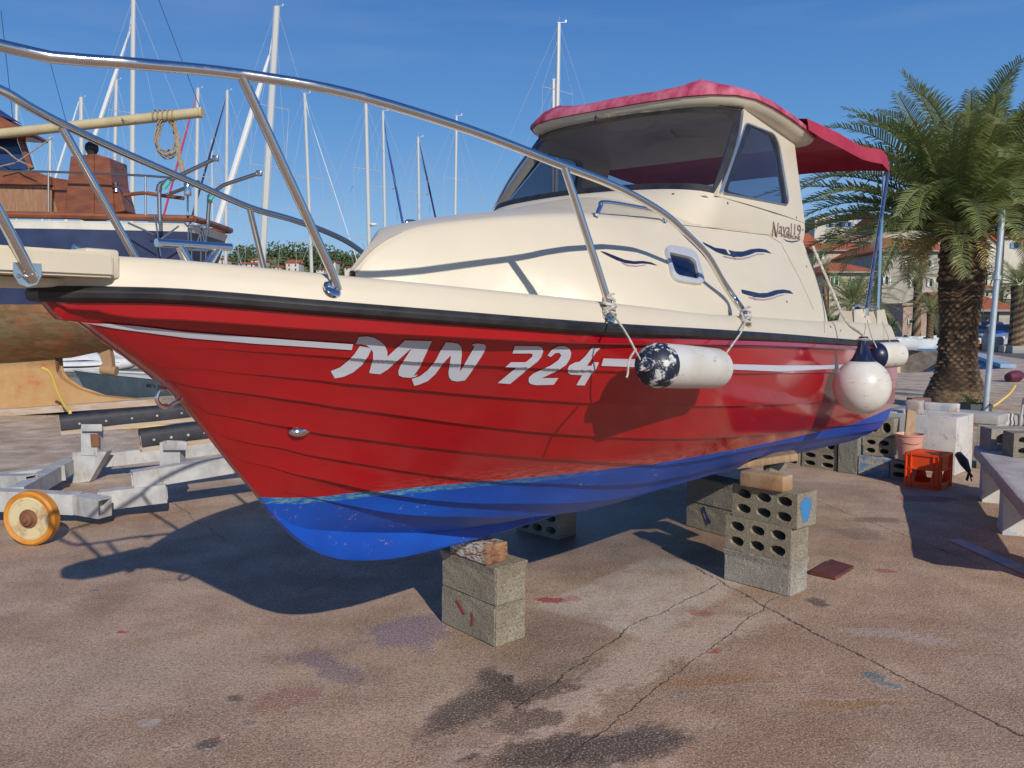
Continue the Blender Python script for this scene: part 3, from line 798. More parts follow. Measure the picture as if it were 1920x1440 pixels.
st2 = [(1130, 671), (1200, 673), (1300, 680), (1357, 682), (1460, 685), (1540, 685), (1592, 683), (1592, 690), (1540, 692.5), (1460, 696.5), (1357, 692), (1300, 691), (1200, 688), (1126, 685)]
def seg(pts, n):
    out = []
    for i in range(len(pts)):
        a, b_ = pts[i], pts[(i + 1) % len(pts)]
        for k in range(n): out.append((lerp(a[0], b_[0], k / n), lerp(a[1], b_[1], k / n)))
    return out
decal('stripe', [[seg(st1, 4)]], hull_bvh, M_silver, boat, .005, 6)
decal('stripe', [[seg(st2, 3)]], hull_bvh, M_silver, boat, .005, 6)
# skin fitting near the stem
c_ = skin(hull_bvh, 561, 809, 0); c2 = skin(hull_bvh, 575, 812, 0)
if c_ is not None:
    n_ = (skin(hull_bvh, 561, 809, .01) - c_).normalized(); bm = bmesh.new()
    lathe(bm, [(.0, .024), (.016, .021), (.028, .010), (.032, 0)], c_, 16, zrot(n_))
    bmesh.ops.scale(bm, vec=(1.35, 1, .72), space=Matrix.Translation(-c_), verts=bm.verts[:])
    obj('skin_fitting', bm, M_steel, boat)
# skin of the cabin for the stickers and the porthole
dg = bpy.context.evaluated_depsgraph_get()
cb = bmesh.new()
for o_ in boat.children:
    if o_.name.split('.')[0] in ('cabin_trunk', 'wheelhouse', 'side_wall'): cb.from_mesh(o_.data)
cab_bvh = BVHTree.FromBMesh(cb); cb.free()
M_navydecal = mat('navy_decal', (.012, .02, .065), .35); M_mauve = mat('mauve_decal', (.42, .26, .33), .4)
Z2 = lambda pts: [(1080 + x / 4, 380 + y / 4) for x, y in pts]
W1_ = Z2([(1040,340),(1110,350),(1190,368),(1250,368),(1310,350),(1370,345),(1420,352),(1465,382),(1410,372),(1350,372),(1300,392),(1240,408),(1170,405),(1100,388),(1050,370),(965,318),(945,296)])
W1b = Z2([(1100,398),(1170,415),(1240,418),(1300,404),(1355,384),(1410,384),(1410,390),(1355,392),(1300,414),(1240,428),(1170,424),(1105,408)])
W2_ = Z2([(1238,652),(1300,665),(1370,680),(1430,678),(1490,658),(1550,652),(1600,660),(1628,684),(1570,678),(1520,684),(1470,702),(1410,714),(1350,710),(1290,695),(1244,680)])
W2b = Z2([(1290,706),(1350,720),(1410,724),(1470,712),(1530,692),(1570,690),(1530,700),(1470,722),(1410,734),(1350,730),(1296,715)])
W3_ = Z2([(180,366),(215,372),(290,402),(360,430),(430,442),(500,440),(560,450),(610,474),(550,462),(500,458),(440,462),(370,456),(300,432),(230,395)])
W3b = Z2([(330,448),(390,468),(450,474),(520,466),(520,472),(450,482),(380,476)])
for nm, P, mm in (('wave_sticker', W1_, M_navydecal), ('wave_sticker', W2_, M_navydecal), ('wave_sticker', W3_, M_navydecal), ('wave_shadow_sticker', W1b, M_mauve), ('wave_shadow_sticker', W2b, M_mauve), ('wave_shadow_sticker', W3b, M_mauve)):
    decal(nm, [[seg(P, 2)]], cab_bvh, mm, boat, .003, 14)
# model lettering on the wheelhouse side
def textpolys(txt, x0, y0, x1, y1, shear=0., font=None, bold=0.):
    """2-D outline triangles of a text fitted to a parallelogram in survey-photo px"""
    cu = bpy.data.curves.new('t', 'FONT'); cu.body = txt; cu.offset = bold; cu.resolution_u = 3
    o_ = bpy.data.objects.new('t', cu); C.objects.link(o_); bpy.context.view_layer.update()
    me = bpy.data.meshes.new_from_object(o_.evaluated_get(bpy.context.evaluated_depsgraph_get())); bpy.data.objects.remove(o_); bpy.data.curves.remove(cu)
    xs = [v_.co.x for v_ in me.vertices]; ys = [v_.co.y for v_ in me.vertices]; xa, xb, ya, yb = min(xs), max(xs), min(ys), max(ys)
    pts = [((v_.co.x - xa) / (xb - xa), (v_.co.y - ya) / (yb - ya)) for v_ in me.vertices]; fs = [list(p.vertices) for p in me.polygons]; bpy.data.meshes.remove(me)
    return pts, fs
def textdecal(name, txt, quad, bvh, m, parent, off=.003, bold=0.):
    """quad: px corners bottom-left, bottom-right, top-right, top-left"""
    pts, fs = textpolys(txt, 0, 0, 1, 1, bold=bold); bm = bmesh.new(); vs = []
    for u, v_ in pts:
        a = (lerp(quad[0][0], quad[1][0], u), lerp(quad[0][1], quad[1][1], u)); b_ = (lerp(quad[3][0], quad[2][0], u), lerp(quad[3][1], quad[2][1], u))
        p = skin(bvh, lerp(a[0], b_[0], v_), lerp(a[1], b_[1], v_), off); vs.append(bm.verts.new(p) if p is not None else None)
    for f in fs:
        if all(vs[i] for i in f):
            try: bm.faces.new([vs[i] for i in f])
            except ValueError: pass
    return obj(name, bm, m, parent, smooth=False, fixn=False)
M_brownv = mat('brown_vinyl', (.20, .12, .10), .5); M_pinkv = mat('pale_pink_vinyl', (.66, .52, .46), .5)
for txt, q in (('N', [(1447, 444), (1456, 446), (1459, 418), (1449, 415)]), ('aval', [(1459, 438), (1483, 441.5), (1484, 419), (1461, 416)]), ('19', [(1488, 440), (1501, 443), (1501, 422), (1489, 420)])):
    textdecal('model_lettering', txt, q, cab_bvh, M_brownv, boat, .004, .0)
textdecal('model_lettering', 'FISHERLINE', [(1464, 445), (1500, 449.5), (1500, 442.5), (1464, 438.5)], cab_bvh, M_brownv, boat, .003, .01)
decal('underline_sticker', [[[(1467, 447.5), (1475, 451), (1483, 452.5), (1492, 452), (1500, 449.8), (1493, 453.5), (1484, 454.8), (1475, 453)]]], cab_bvh, M_navydecal, boat, .003, 20)
# porthole
def skinloop(P, off): return [skin(cab_bvh, x, y, off) for x, y in P]
PO = [(1247, 462), (1300, 477), (1319, 535), (1258, 525)]; PI_ = [(1252, 478), (1300, 487), (1310, 527), (1262, 518)]
Vp = lambda P: [Vector((x, y, 0)) for x, y in P]
po = [(p.x, p.y) for p in rounded(Vp([(1242, 461), (1301, 471), (1320, 537), (1260, 529)]), 18, 6)]
pi = [(p.x, p.y) for p in rounded(Vp([(1250, 477), (1299, 488), (1306, 527), (1262, 519)]), [6, 12, 6, 12], 6)]
a, b_, c_, d__ = skinloop(po, .001), skinloop(po, .016), skinloop(pi, .018), skinloop(pi, .004)
if all(x is not None for x in a + b_ + c_ + d__):
    bm = bmesh.new(); mid = [p.lerp(q, .5) + (p - r_).normalized() * .006 for p, q, r_ in zip(b_, c_, a)]
    grid(bm, [a, b_, mid, c_, d__], closed=True); ph = obj('porthole', bm, noisy('brushed_aluminium', (.66, .67, .68), (.55, .56, .58), 40, .4, metal=.35, stretch=(1, 1, 12)), boat, angle=50)
    bm = bmesh.new(); bm.faces.new([bm.verts.new(p) for p in d__]); obj('pane', bm, mat('porthole_glass', (.006, .008, .03), .04), ph, smooth=False)
# round deck light on the aft pillar
p = skin(cab_bvh, 1491, 268, 0)
if p is not None:
    bm = bmesh.new(); n_ = (skin(cab_bvh, 1491, 268, .02) - p).normalized()
    lathe(bm, [(.036, 0), (.036, .008), (.030, .014), (.024, .015), (.02, .010), (0, .016)], p, 20, zrot(n_)); obj('courtesy_light', bm, M_steel, boat, angle=40)
M_seam = mat('dark_seam_line', (.16, .13, .09), .8)  # dark line of the moulding joints
def skinline(name, pts, r_, m, bvh=None):
    P = []
    for i in range(len(pts) - 1):
        for k in range(8):
            p = skin(bvh or cab_bvh, lerp(pts[i][0], pts[i + 1][0], k / 8), lerp(pts[i][1], pts[i + 1][1], k / 8), 0.)
            if p is not None and (not P or (p - P[-1]).length < .25): P.append(p)
    if len(P) > 2: bm = bmesh.new(); tube(bm, P, r_, 5); obj(name, bm, m, boat)
skinline('moulding_joint', [(1262, 420), (1350, 430), (1440, 441), (1464, 456), (1500, 524), (1529, 588)], .0022, M_seam)
for x, y in ((1492, 287), (1493, 408), (1505, 431), (1364, 381), (1262, 364), (1475, 566), (1512, 500)):
    p = skin(cab_bvh, x, y, .0)
    if p is not None:
        n_ = (skin(cab_bvh, x, y, .02) - p).normalized(); bm = bmesh.new(); lathe(bm, [(.0075, 0), (.007, .003), (0, .004)], p, 10, zrot(n_)); obj('screw', bm, M_wipe, boat)
for x, y in ((1527, 602), (1557, 613), (1576, 620)):
    p = skin(deck_bvh, x, y, .0)
    if p is not None:
        n_ = (skin(deck_bvh, x, y, .02) - p).normalized(); bm = bmesh.new(); lathe(bm, [(.0075, 0), (.007, .003), (0, .004)], p, 10, zrot(n_)); obj('screw', bm, M_wipe, boat)
skinline('moulding_joint', [(1545, 603), (1546, 627)], .0018, M_seam, deck_bvh)
# weather streaks down the cream sides: real runs of grime
# ================================================================ GROUND
G = lambda x, y: gnd(x, y)
M_ground = mat('stained_concrete', (.3, .2, .16), .85); b = NB(M_ground)
v = b.coord(); vx = b.map(v, (1, 1, 1))
wob = b.n('VectorMath', operation='SUBTRACT'); b.put(wob.inputs[0], b.noisec(v, 3.5, 5)); wob.inputs[1].default_value = (.5, .5, .5)
wsc_ = b.n('VectorMath', operation='SCALE'); b.put(wsc_.inputs[0], wob.outputs[0]); wsc_.inputs['Scale'].default_value = .10
vw = b.vadd(v, wsc_.outputs[0])
wob2 = b.n('VectorMath', operation='SCALE'); b.put(wob2.inputs[0], wob.outputs[0]); wob2.inputs['Scale'].default_value = .5
vw2 = b.vadd(v, wob2.outputs[0])
def tmap(vec, loc, rot, scale=(1, 1, 1)):
    o = b.n('Mapping', vector_type='TEXTURE'); b.put(o.inputs[0], vec); o.inputs['Location'].default_value = (loc[0], loc[1], 0)
    o.inputs['Rotation'].default_value = (0, 0, rot); o.inputs['Scale'].default_value = scale; return o.outputs[0]
def sstep(x, e0, e1, lo=0., hi=1.):
    o = b.n('MapRange', interpolation_type='SMOOTHSTEP'); b.put(o.inputs[0], x)
    for i, q in enumerate((e0, e1, lo, hi)): b.put(o.inputs[1 + i], q)
    return o.outputs[0]
def ell(px, py, rx, ry, rot=0., soft=.35, vec=None, rough=.8):
    """irregular blot around the ground point under a survey px; rx, ry in metres"""
    c = G(px, py); q = tmap(vec or vw2, (c.x, c.y), rot, (rx, ry, 1)); s_ = b.sep(q)
    l = b.math('SQRT', b.math('ADD', b.math('MULTIPLY', s_[0], s_[0]), b.math('MULTIPLY', s_[1], s_[1])))
    return sstep(l, 1 - soft, 1 + soft, 1., 0.)
wob3 = b.n('VectorMath', operation='SUBTRACT'); b.put(wob3.inputs[0], b.noisec(v, 28, 5)); wob3.inputs[1].default_value = (.5, .5, .5)
wsc3 = b.n('VectorMath', operation='SCALE'); b.put(wsc3.inputs[0], wob3.outputs[0]); wsc3.inputs['Scale'].default_value = .035
vw = b.vadd(vw, wsc3.outputs[0])
def line(a, c, wd, vec=None):
    A, B_ = G(*a), G(*c); dlt = B_ - A; s_ = b.sep(tmap(vec or vw, (A.x, A.y), math.atan2(dlt.y, dlt.x)))
    inx = b.math('MULTIPLY', b.math('GREATER_THAN', s_[0], 0.), b.math('LESS_THAN', s_[0], dlt.length))
    return b.math('MULTIPLY', sstep(b.math('ABSOLUTE', s_[1]), wd * .4, wd, 1., 0.), inx)
big = b.noise(v, .55, 5, .6); mid = b.noise(v, 2.3, 7, .62)
c0 = b.ramp(big, [(.30, (.43, .29, .195)), (.45, (.60, .43, .31)), (.56, (.64, .47, .345)), (.70, (.46, .28, .18))])
# farther off the paving is paler and greyer
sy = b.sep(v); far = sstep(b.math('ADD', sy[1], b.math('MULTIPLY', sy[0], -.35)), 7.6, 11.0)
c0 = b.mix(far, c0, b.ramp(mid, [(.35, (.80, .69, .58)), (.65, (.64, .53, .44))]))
c0 = b.mix(b.ramp(mid, [(.35, .0), (.66, .7)]), c0, (.30, .19, .125), 'MIX')
c0 = b.mix(b.ramp(b.noise(b.map(v, (1, 1, 1)), 7, 8, .7), [(.56, 0.), (.70, .45)]), c0, (.72, .58, .45))
# pale slab and darker washed slab
A, B2 = G(1345, 1095), G(1130, 1215)
cen = G(1222, 1108); dirv = (G(1345, 1095) - G(1195, 1180)); ang = math.atan2(dirv.y, dirv.x)
s_ = b.sep(tmap(vw, (cen.x, cen.y), ang)); patch = b.math('MULTIPLY', sstep(b.math('ABSOLUTE', s_[0]), .62, .70, 1., 0.), sstep(b.math('ABSOLUTE', s_[1]), .34, .40, 1., 0.))
patch = b.math('MULTIPLY', patch, b.ramp(b.noise(v, 6, 8, .7), [(.36, .25), (.56, 1.)]))
c0 = b.mix(b.math('MULTIPLY', patch, .85), c0, (.70, .62, .54))
# stains: (px, py, rx, ry, rot, colour, strength)
ST_ = [(945, 1290, .07, .22, .5, (.05, .04, .035), .7), (955, 1272, .04, .05, 0, (.02, .02, .02), .9), (1180, 1300, .45, .30, .4, (.30, .19, .12), .4), (1600, 1200, .7, .35, .2, (.36, .22, .14), .4), (1215, 1238, .95, .17, -2.35 + math.pi * 0, (.74, .61, .50), .5), (300, 1250, .6, .30, .3, (.62, .50, .40), .45), (1450, 1400, .5, .2, .3, (.34, .20, .12), .45), (1530, 920, .6, .4, 0, (.34, .22, .16), .5), (1110, 1405, .42, .12, .2, (.055, .045, .045), .8), (870, 1330, .10, .26, -.5, (.06, .05, .045), .7), (1000, 1350, .16, .10, .3, (.07, .055, .05), .6), (385, 1395, .055, .04, 0, (.10, .09, .10), .8),
       (1040, 1125, .085, .05, 0, (.42, .035, .03), .9), (1075, 1122, .07, .05, 0, (.55, .22, .2), .6), (1312, 1148, .07, .05, 0, (.42, .10, .09), .6), (1655, 1070, .07, .06, 0, (.42, .09, .07), .7), (1335, 1222, .06, .025, .6, (.48, .09, .06), .8),
       (1632, 1265, .055, .035, -.6, (.10, .24, .27), .85), (1655, 1280, .06, .03, -.5, (.10, .25, .29), .75), (1340, 1275, .30, .06, .1, (.40, .21, .09), .7), (1590, 1320, .26, .05, .05, (.42, .24, .10), .7), (1680, 1190, .24, .08, -.3, (.50, .42, .38), .7),
       (620, 1250, .10, .25, .8, (.22, .17, .24), .55), (760, 1185, .22, .22, .8, (.20, .17, .32), .55), (540, 1310, .14, .10, .5, (.38, .16, .14), .5), (1730, 935, .28, .14, 0, (.30, .04, .035), .6), (1040, 1295, .25, .10, .2, (.10, .08, .07), .5), (1210, 1375, .05, .07, .2, (.06, .06, .08), .7),
       (1535, 1130, .05, .07, 0, (.06, .05, .05), .75), (1650, 975, .20, .10, 0, (.16, .12, .10), .6), (1610, 1000, .16, .20, .3, (.14, .11, .10), .4), (230, 1185, .03, .03, 0, (.5, .05, .04), .9), (330, 1400, .02, .02, 0, (.5, .05, .04), .9), (405, 1385, .018, .018, 0, (.5, .05, .04), .9), (275, 1355, .035, .03, 0, (.55, .5, .46), .9), (180, 1106, .03, .02, 0, (.08, .13, .22), .8), (205, 1325, .035, .018, 0, (.24, .33, .28), .8), (445, 1310, .04, .04, 0, (.13, .10, .06), .8), (470, 1355, .03, .03, 0, (.16, .15, .2), .5), (1180, 1370, .06, .03, .3, (.20, .30, .33), .6), (1275, 1305, .06, .02, .1, (.24, .33, .36), .6)]
sa = b.n('Attribute'); sa.attribute_name = 'stain'
c0 = b.mix(b.attr('stain_amount'), c0, sa.outputs['Color'])
# damp patch under the keel
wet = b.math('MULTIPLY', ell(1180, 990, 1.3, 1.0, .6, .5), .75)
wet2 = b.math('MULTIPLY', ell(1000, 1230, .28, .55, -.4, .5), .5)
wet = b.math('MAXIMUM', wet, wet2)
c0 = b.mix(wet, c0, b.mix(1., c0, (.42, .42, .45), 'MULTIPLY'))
# scattered paint drips
rnd = b.noise(v, .9, 3)
for sc_, th, cc, lo in ((26, .09, (.56, .52, .48), .47), (17, .06, (.46, .06, .05), .54), (21, .06, (.07, .08, .16), .52)):
    vv = b.map(vw, (1, 1, 1), (sc_ * .37, sc_ * .11, 0))
    dm = sstep(b.voro(vv, sc_), th, th * 1.7, 1., 0.); reg = b.ramp(b.noise(b.map(v, loc=(sc_, 0, 0)), 1.1, 4), [(lo, 0.), (lo + .05, 1.)])
    c0 = b.mix(b.math('MULTIPLY', b.math('MULTIPLY', dm, reg), .85), c0, cc)
# aggregate grain
gr_ = b.noise(v, 105, 3, .75); g2 = b.noise(v, 38, 5, .75)
c0 = b.mix(b.ramp(gr_, [(.40, .8), (.52, 0.)]), c0, b.mix(1., c0, (.42, .40, .40), 'MULTIPLY'))
c0 = b.mix(b.ramp(gr_, [(.55, 0.), (.66, .75)]), c0, (.76, .64, .50))
c0 = b.mix(b.ramp(g2, [(.36, .65), (.5, 0.)]), c0, b.mix(1., c0, (.5, .48, .47), 'MULTIPLY'))
# joints and cracks
vc = b.vadd(vw, (0, 0, 0)); ck = None
for a_, c_, wd in (((1425, 1132), (1920, 1385), .009), ((1455, 1118), (1040, 1440), .0045), ((1345, 1095), (1180, 1178), .005), ((1180, 1178), (960, 1330), .006), ((1350, 870), (1880, 1075), .004), ((60, 760), (420, 1010), .004), ((640, 1080), (560, 1110), .004), ((1190, 1000), (1440, 1140), .006), ((960, 1010), (700, 1062), .004)):
    m_ = line(a_, c_, wd); ck = m_ if ck is None else b.math('MAXIMUM', ck, m_)
ckn = b.math('MULTIPLY', ck, b.ramp(b.noise(v, 9, 6, .7), [(.36, .15), (.52, 1.)]))
c0 = b.mix(b.math('MULTIPLY', ckn, .8), c0, (.06, .045, .035))
c0 = b.mix(1., c0, (1.0, .95, .88), 'MULTIPLY')
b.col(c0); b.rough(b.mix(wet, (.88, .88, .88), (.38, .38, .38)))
hgt = b.math('ADD', b.math('MULTIPLY', gr_, .5), b.math('ADD', b.math('MULTIPLY', g2, .9), b.math('MULTIPLY', ckn, -3.)))
b.bump(hgt, .8, .008)
# quay outline (top sheet + faces towards the water)
WZ = -1.2
bas = [gnd(1560, 697), gnd(1700, 699), gnd(1905, 690), gnd(1818, 661), gnd(1690, 657), gnd(1560, 657)]
quay = [(-60, -30, 0), (80, -30, 0), (80, 140, 0), (2.0, 140, 0), (2.0, 45, 0), (bas[5].x, bas[5].y, 0), (bas[4].x, bas[4].y, 0), (bas[3].x, bas[3].y, 0), (bas[2].x, bas[2].y, 0), (bas[1].x, bas[1].y, 0), (bas[0].x, bas[0].y, 0), (2.0, 24, 0), (2.0, 16.6, 0), (-60, 15.2, 0)]
bm = bmesh.new()
# the paved yard close by is a fine grid that carries its paint stains as colour attributes
X0, X1, Y0, Y1, ST = -4.4, 6.2, 1.7, 8.9, .025
nx, ny = int((X1 - X0) / ST), int((Y1 - Y0) / ST)
es = []
for Lp in (quay, [(X0, Y0, 0), (X0 + nx * ST, Y0, 0), (X0 + nx * ST, Y0 + ny * ST, 0), (X0, Y0 + ny * ST, 0)]):
    vs = [bm.verts.new(p) for p in Lp]; es += [bm.edges.new((vs[i], vs[(i + 1) % len(vs)])) for i in range(len(vs))]
bmesh.ops.triangle_fill(bm, use_beauty=False, use_dissolve=False, edges=es)
cl = bm.verts.layers.float_color.new('stain'); al = bm.verts.layers.float.new('stain_amount')
GV = [[bm.verts.new((X0 + i * ST, Y0 + j * ST, 0)) for i in range(nx + 1)] for j in range(ny + 1)]
for j in range(ny):
    for i in range(nx): bm.faces.new((GV[j][i], GV[j][i + 1], GV[j + 1][i + 1], GV[j + 1][i]))
for px, py, rx, ry, ro, cc, k in ST_:
    c_ = gnd(px, py); rr = max(rx, ry) * 1.9; cr, sr = math.cos(ro), math.sin(ro)
    for j in range(max(0, int((c_.y - rr - Y0) / ST)), min(ny, int((c_.y + rr - Y0) / ST)) + 1):
        for i in range(max(0, int((c_.x - rr - X0) / ST)), min(nx, int((c_.x + rr - X0) / ST)) + 1):
            vv = GV[j][i]; x, y = vv.co.x - c_.x, vv.co.y - c_.y
            q = Vector((vv.co.x * 6, vv.co.y * 6, px * .1)); dx = noise.noise(q) * .5 + noise.noise(q * 3.1) * .3; dy = noise.noise(q + Vector((9, 3, 5))) * .5
            l = math.hypot((x * cr + y * sr) / rx + dx, (-x * sr + y * cr) / ry + dy)
            l += noise.noise(q * 7.3) * .30 + noise.noise(q * 15.) * .22
            a_ = k * min(max((1.2 - l) / .42, 0), 1)
            if a_ > vv[al]: vv[al] = a_; vv[cl] = (*cc, 1)
for i in range(3, 13):
    a_, c_ = Vector(quay[i]), Vector(quay[i + 1]); face(bm, [a_, c_, c_ + Vector((0, 0, -3)), a_ + Vector((0, 0, -3))])
ground = obj('ground', bm, M_ground, smooth=False); tag(ground, kind='structure')
M_water = mat('sea', (.012, .035, .04), .06); b = NB(M_water); b.bump(b.math('ADD', b.noise(b.map(b.coord(), (1, 2.2, 1)), 1.3, 3), b.math('MULTIPLY', b.noise(b.map(b.coord(), (1, 2, 1)), 5, 3), .3)), .5, .12)
bm = bmesh.new(); face(bm, [(-900, -60, WZ), (900, -60, WZ), (900, 1500, WZ), (-900, 1500, WZ)]); tag(obj('water', bm, M_water, smooth=False), kind='structure')
# ================================================================ YARD: blocks, wedges, crate, bucket, trough, bench
def blockmat(name, c1, c2):
    m = mat(name, c1, .92); b = NB(m); v = b.coord()
    c = b.ramp(b.noise(v, 5, 6), [(.35, c1), (.65, c2)]); g = b.noise(v, 95, 4, .75)
    c = b.mix(b.ramp(g, [(.38, .75), (.50, 0.)]), c, (.10, .085, .06)); c = b.mix(b.ramp(g, [(.58, 0.), (.7, .6)]), c, (.62, .57, .48))
    b.col(c); b.bump(b.math('ADD', g, b.noise(v, 30, 4)), .9, .012); return m
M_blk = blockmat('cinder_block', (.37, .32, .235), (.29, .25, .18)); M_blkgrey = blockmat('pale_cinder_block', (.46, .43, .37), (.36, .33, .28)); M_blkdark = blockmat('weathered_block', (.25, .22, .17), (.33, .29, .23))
def rough_edges(bm, amp=.004, sc=14, seed=0):
    for v_ in bm.verts:
        q = v_.co * sc + Vector((seed, 0, 0)); v_.co += Vector((noise.noise(q), noise.noise(q + Vector((5, 0, 0))), noise.noise(q + Vector((0, 7, 0))))) * amp
def hole_outline(cx, cz, w_, h_, n=14, k=0):
    P = []
    for i in range(n):
        a = 2 * math.pi * i / n; c_, s_ = math.cos(a), math.sin(a)
        r_ = 1 + .10 * noise.noise(Vector((cx * 40, cz * 40 + k, i * .9)))
        P.append((cx + w_ * math.copysign(abs(c_) ** .75, c_) * r_, cz + h_ * math.copysign(abs(s_) ** .62, s_) * (1 - .28 * abs(c_)) * r_))
    return P
def block_mesh(l, w_, h_, holes=None, seed=0, depth=.16, lip=0):
    """block lying on the ground, length along x, faces at y = 0 and y = w, height h; holes = (columns, rows) through the y = 0 face"""
    bm = bmesh.new()
    if holes:
        nc, nr_ = holes; loops = [[(0, 0), (l * .5, 0), (l, 0), (l, h_ * .5), (l, h_), (l * .5, h_), (0, h_), (0, h_ * .5)]]; HL = []
        for i in range(nc):
            for j in range(nr_):
                HL.append(hole_outline(l * (i + .5) / nc * .94 + l * .03, h_ * (j + .5) / nr_ * .90 + h_ * .05, l / nc * .335, h_ / nr_ * .30, k=seed + i * 3 + j))
        fill2d(bm, loops + HL, lambda a, c_: Vector((a, 0, c_)))
        for H in HL:
            grid(bm, [[Vector((a, 0, c_)) for a, c_ in H], [Vector((lerp(a, sum(p[0] for p in H) / len(H), .12), depth, lerp(c_, sum(p[1] for p in H) / len(H), .12))) for a, c_ in H]], closed=True)
            face(bm, [Vector((a, depth, c_)) for a, c_ in H])
        V8 = [Vector((0, 0, 0)), Vector((l, 0, 0)), Vector((l, 0, h_)), Vector((0, 0, h_))]; W8 = [p + Vector((0, w_, 0)) for p in V8]
        for i in range(4): face(bm, [V8[i], V8[(i + 1) % 4], W8[(i + 1) % 4], W8[i]])
        face(bm, W8[::-1])
        bmesh.ops.remove_doubles(bm, verts=bm.verts[:], dist=1e-4)
    else:
        nx_, ny_, nz_ = max(2, int(l / .05)), max(2, int(w_ / .05)), 4
        bmesh.ops.create_cube(bm, size=1, matrix=Matrix.Translation((l / 2, w_ / 2, h_ / 2)) @ Matrix.Diagonal((l, w_, h_, 1)))
        bmesh.ops.bevel(bm, geom=bm.edges[:], offset=.006, segments=2, affect='EDGES')
        bmesh.ops.subdivide_edges(bm, edges=bm.edges[:], cuts=4, use_grid_fill=True)
        rough_edges(bm, .005, 22, seed)
        if lip:
            for v_ in bm.verts:
                if v_.co.z > h_ - .03: v_.co.x += math.copysign(.010, v_.co.x - l / 2) if abs(v_.co.x - l / 2) > l * .46 else 0; v_.co.y += math.copysign(.010, v_.co.y - w_ / 2) if abs(v_.co.y - w_ / 2) > w_ * .45 else 0
    return bm
BLK = 'concrete blocks around the yard'
def block(name, label, near, left, z, l=.45, w_=.20, h_=.20, holes=None, m=None, seed=0, twist=0., shift=(0, 0), lip=0, group=BLK, cat='concrete block'):
    """near, left: ground px of the near corner and of the left corner of its front face"""
    A = gnd(*near); B_ = gnd(*left); d_ = (B_ - A); ang = math.atan2(d_.y, d_.x) + R(twist)
    # x axis runs from the left corner to the near corner so that y points away from the viewer
    bm = block_mesh(l, w_, h_, holes, seed, lip=lip)
    u = Vector((math.cos(ang), math.sin(ang), 0)); org = A + u * l + Vector((0, 0, z)); org += -u * shift[0] + Vector((u.y, -u.x, 0)) * (-shift[1]) * -1
    o = obj(name, bm, m or M_blk, None, smooth=False, loc=org, rotz=ang + math.pi)
    return tag(o, label, cat, group)
# orientation check: x local points from the left corner to the near corner, y local = 90 deg to the left of it (away)
block('concrete_block', 'solid concrete block with two red paint strokes, bottom of the front stack under the keel', (928, 1215), (823, 1165), 0, .445, .20, .20, seed=1, lip=0)
block('concrete_block', 'solid concrete block carrying the rusty timber wedge, top of the front stack', (928, 1213), (823, 1163), .201, .445, .20, .195, seed=2, shift=(.004, .0), lip=1)
block('concrete_block', 'pale solid block with a damp lower half, bottom of the three-high stack', (1480, 1120), (1357, 1086), 0, .445, .20, .20, m=M_blkgrey, seed=3, lip=1)
block('concrete_block', 'six-hole concrete block in the middle of the three-high stack', (1480, 1120), (1357, 1086), .201, .435, .20, .205, holes=(3, 2), seed=4, twist=.5, shift=(.0, 0))
bt = block('concrete_block', 'six-hole concrete block with a blue paint spot on its end, top of the three-high stack', (1480, 1120), (1357, 1086), .408, .44, .20, .20, holes=(3, 2), seed=5, twist=-2.5, shift=(.035, 0))
block('concrete_block', 'solid concrete block with a blue paint splash, bottom of the shaded stack under the hull', (1374, 1011), (1283, 985), 0, .47, .20, .20, seed=6)
block('concrete_block', 'dark solid concrete block, top of the shaded stack under the hull', (1374, 1011), (1283, 985), .202, .47, .20, .20, seed=7, m=M_blkdark)
block('concrete_block', 'dark hollow concrete block half hidden behind the keel', (1048, 1012), (955, 990), 0, .42, .20, .20, holes=(3, 2), seed=8, m=M_blkdark)
# paint marks on the blocks
def mark(name, parent, pts, m, y=-.0015):
    bm = bmesh.new(); face(bm, [Vector((a, y, c_)) for a, c_ in pts]); return obj(name, bm, m, parent, smooth=False)
M_redp = mat('red_paint', (.42, .05, .03), .6); M_bluep = mat('blue_paint', (.05, .20, .42), .6)
b0 = [o for o in C.objects if o.name == 'concrete_block'][0]
mark('paint_stroke', b0, [(.135, .16), (.15, .165), (.205, .12), (.215, .105), (.20, .10), (.18, .12)], M_redp, -.006)
mark('paint_stroke', b0, [(.262, .135), (.275, .13), (.282, .09), (.276, .06), (.262, .062), (.27, .095)], M_redp, -.006)
bm = bmesh.new(); face(bm, [Vector((.4415, .09 + .055 * math.cos(a) * (1 + .2 * math.sin(3 * a)), .10 + .075 * math.sin(a))) for a in [k * math.pi / 9 for k in range(18)]]); obj('paint_spot', bm, M_bluep, bt, smooth=False)
bs = [o for o in C.objects if o.name == 'concrete_block.005'][0]
mark('paint_splash', bs, [(.17, .19), (.20, .185), (.22, .13), (.26, .09), (.255, .065), (.23, .07), (.21, .11), (.185, .15)], mat('dark_blue_paint', (.02, .04, .16), .6), -.007)
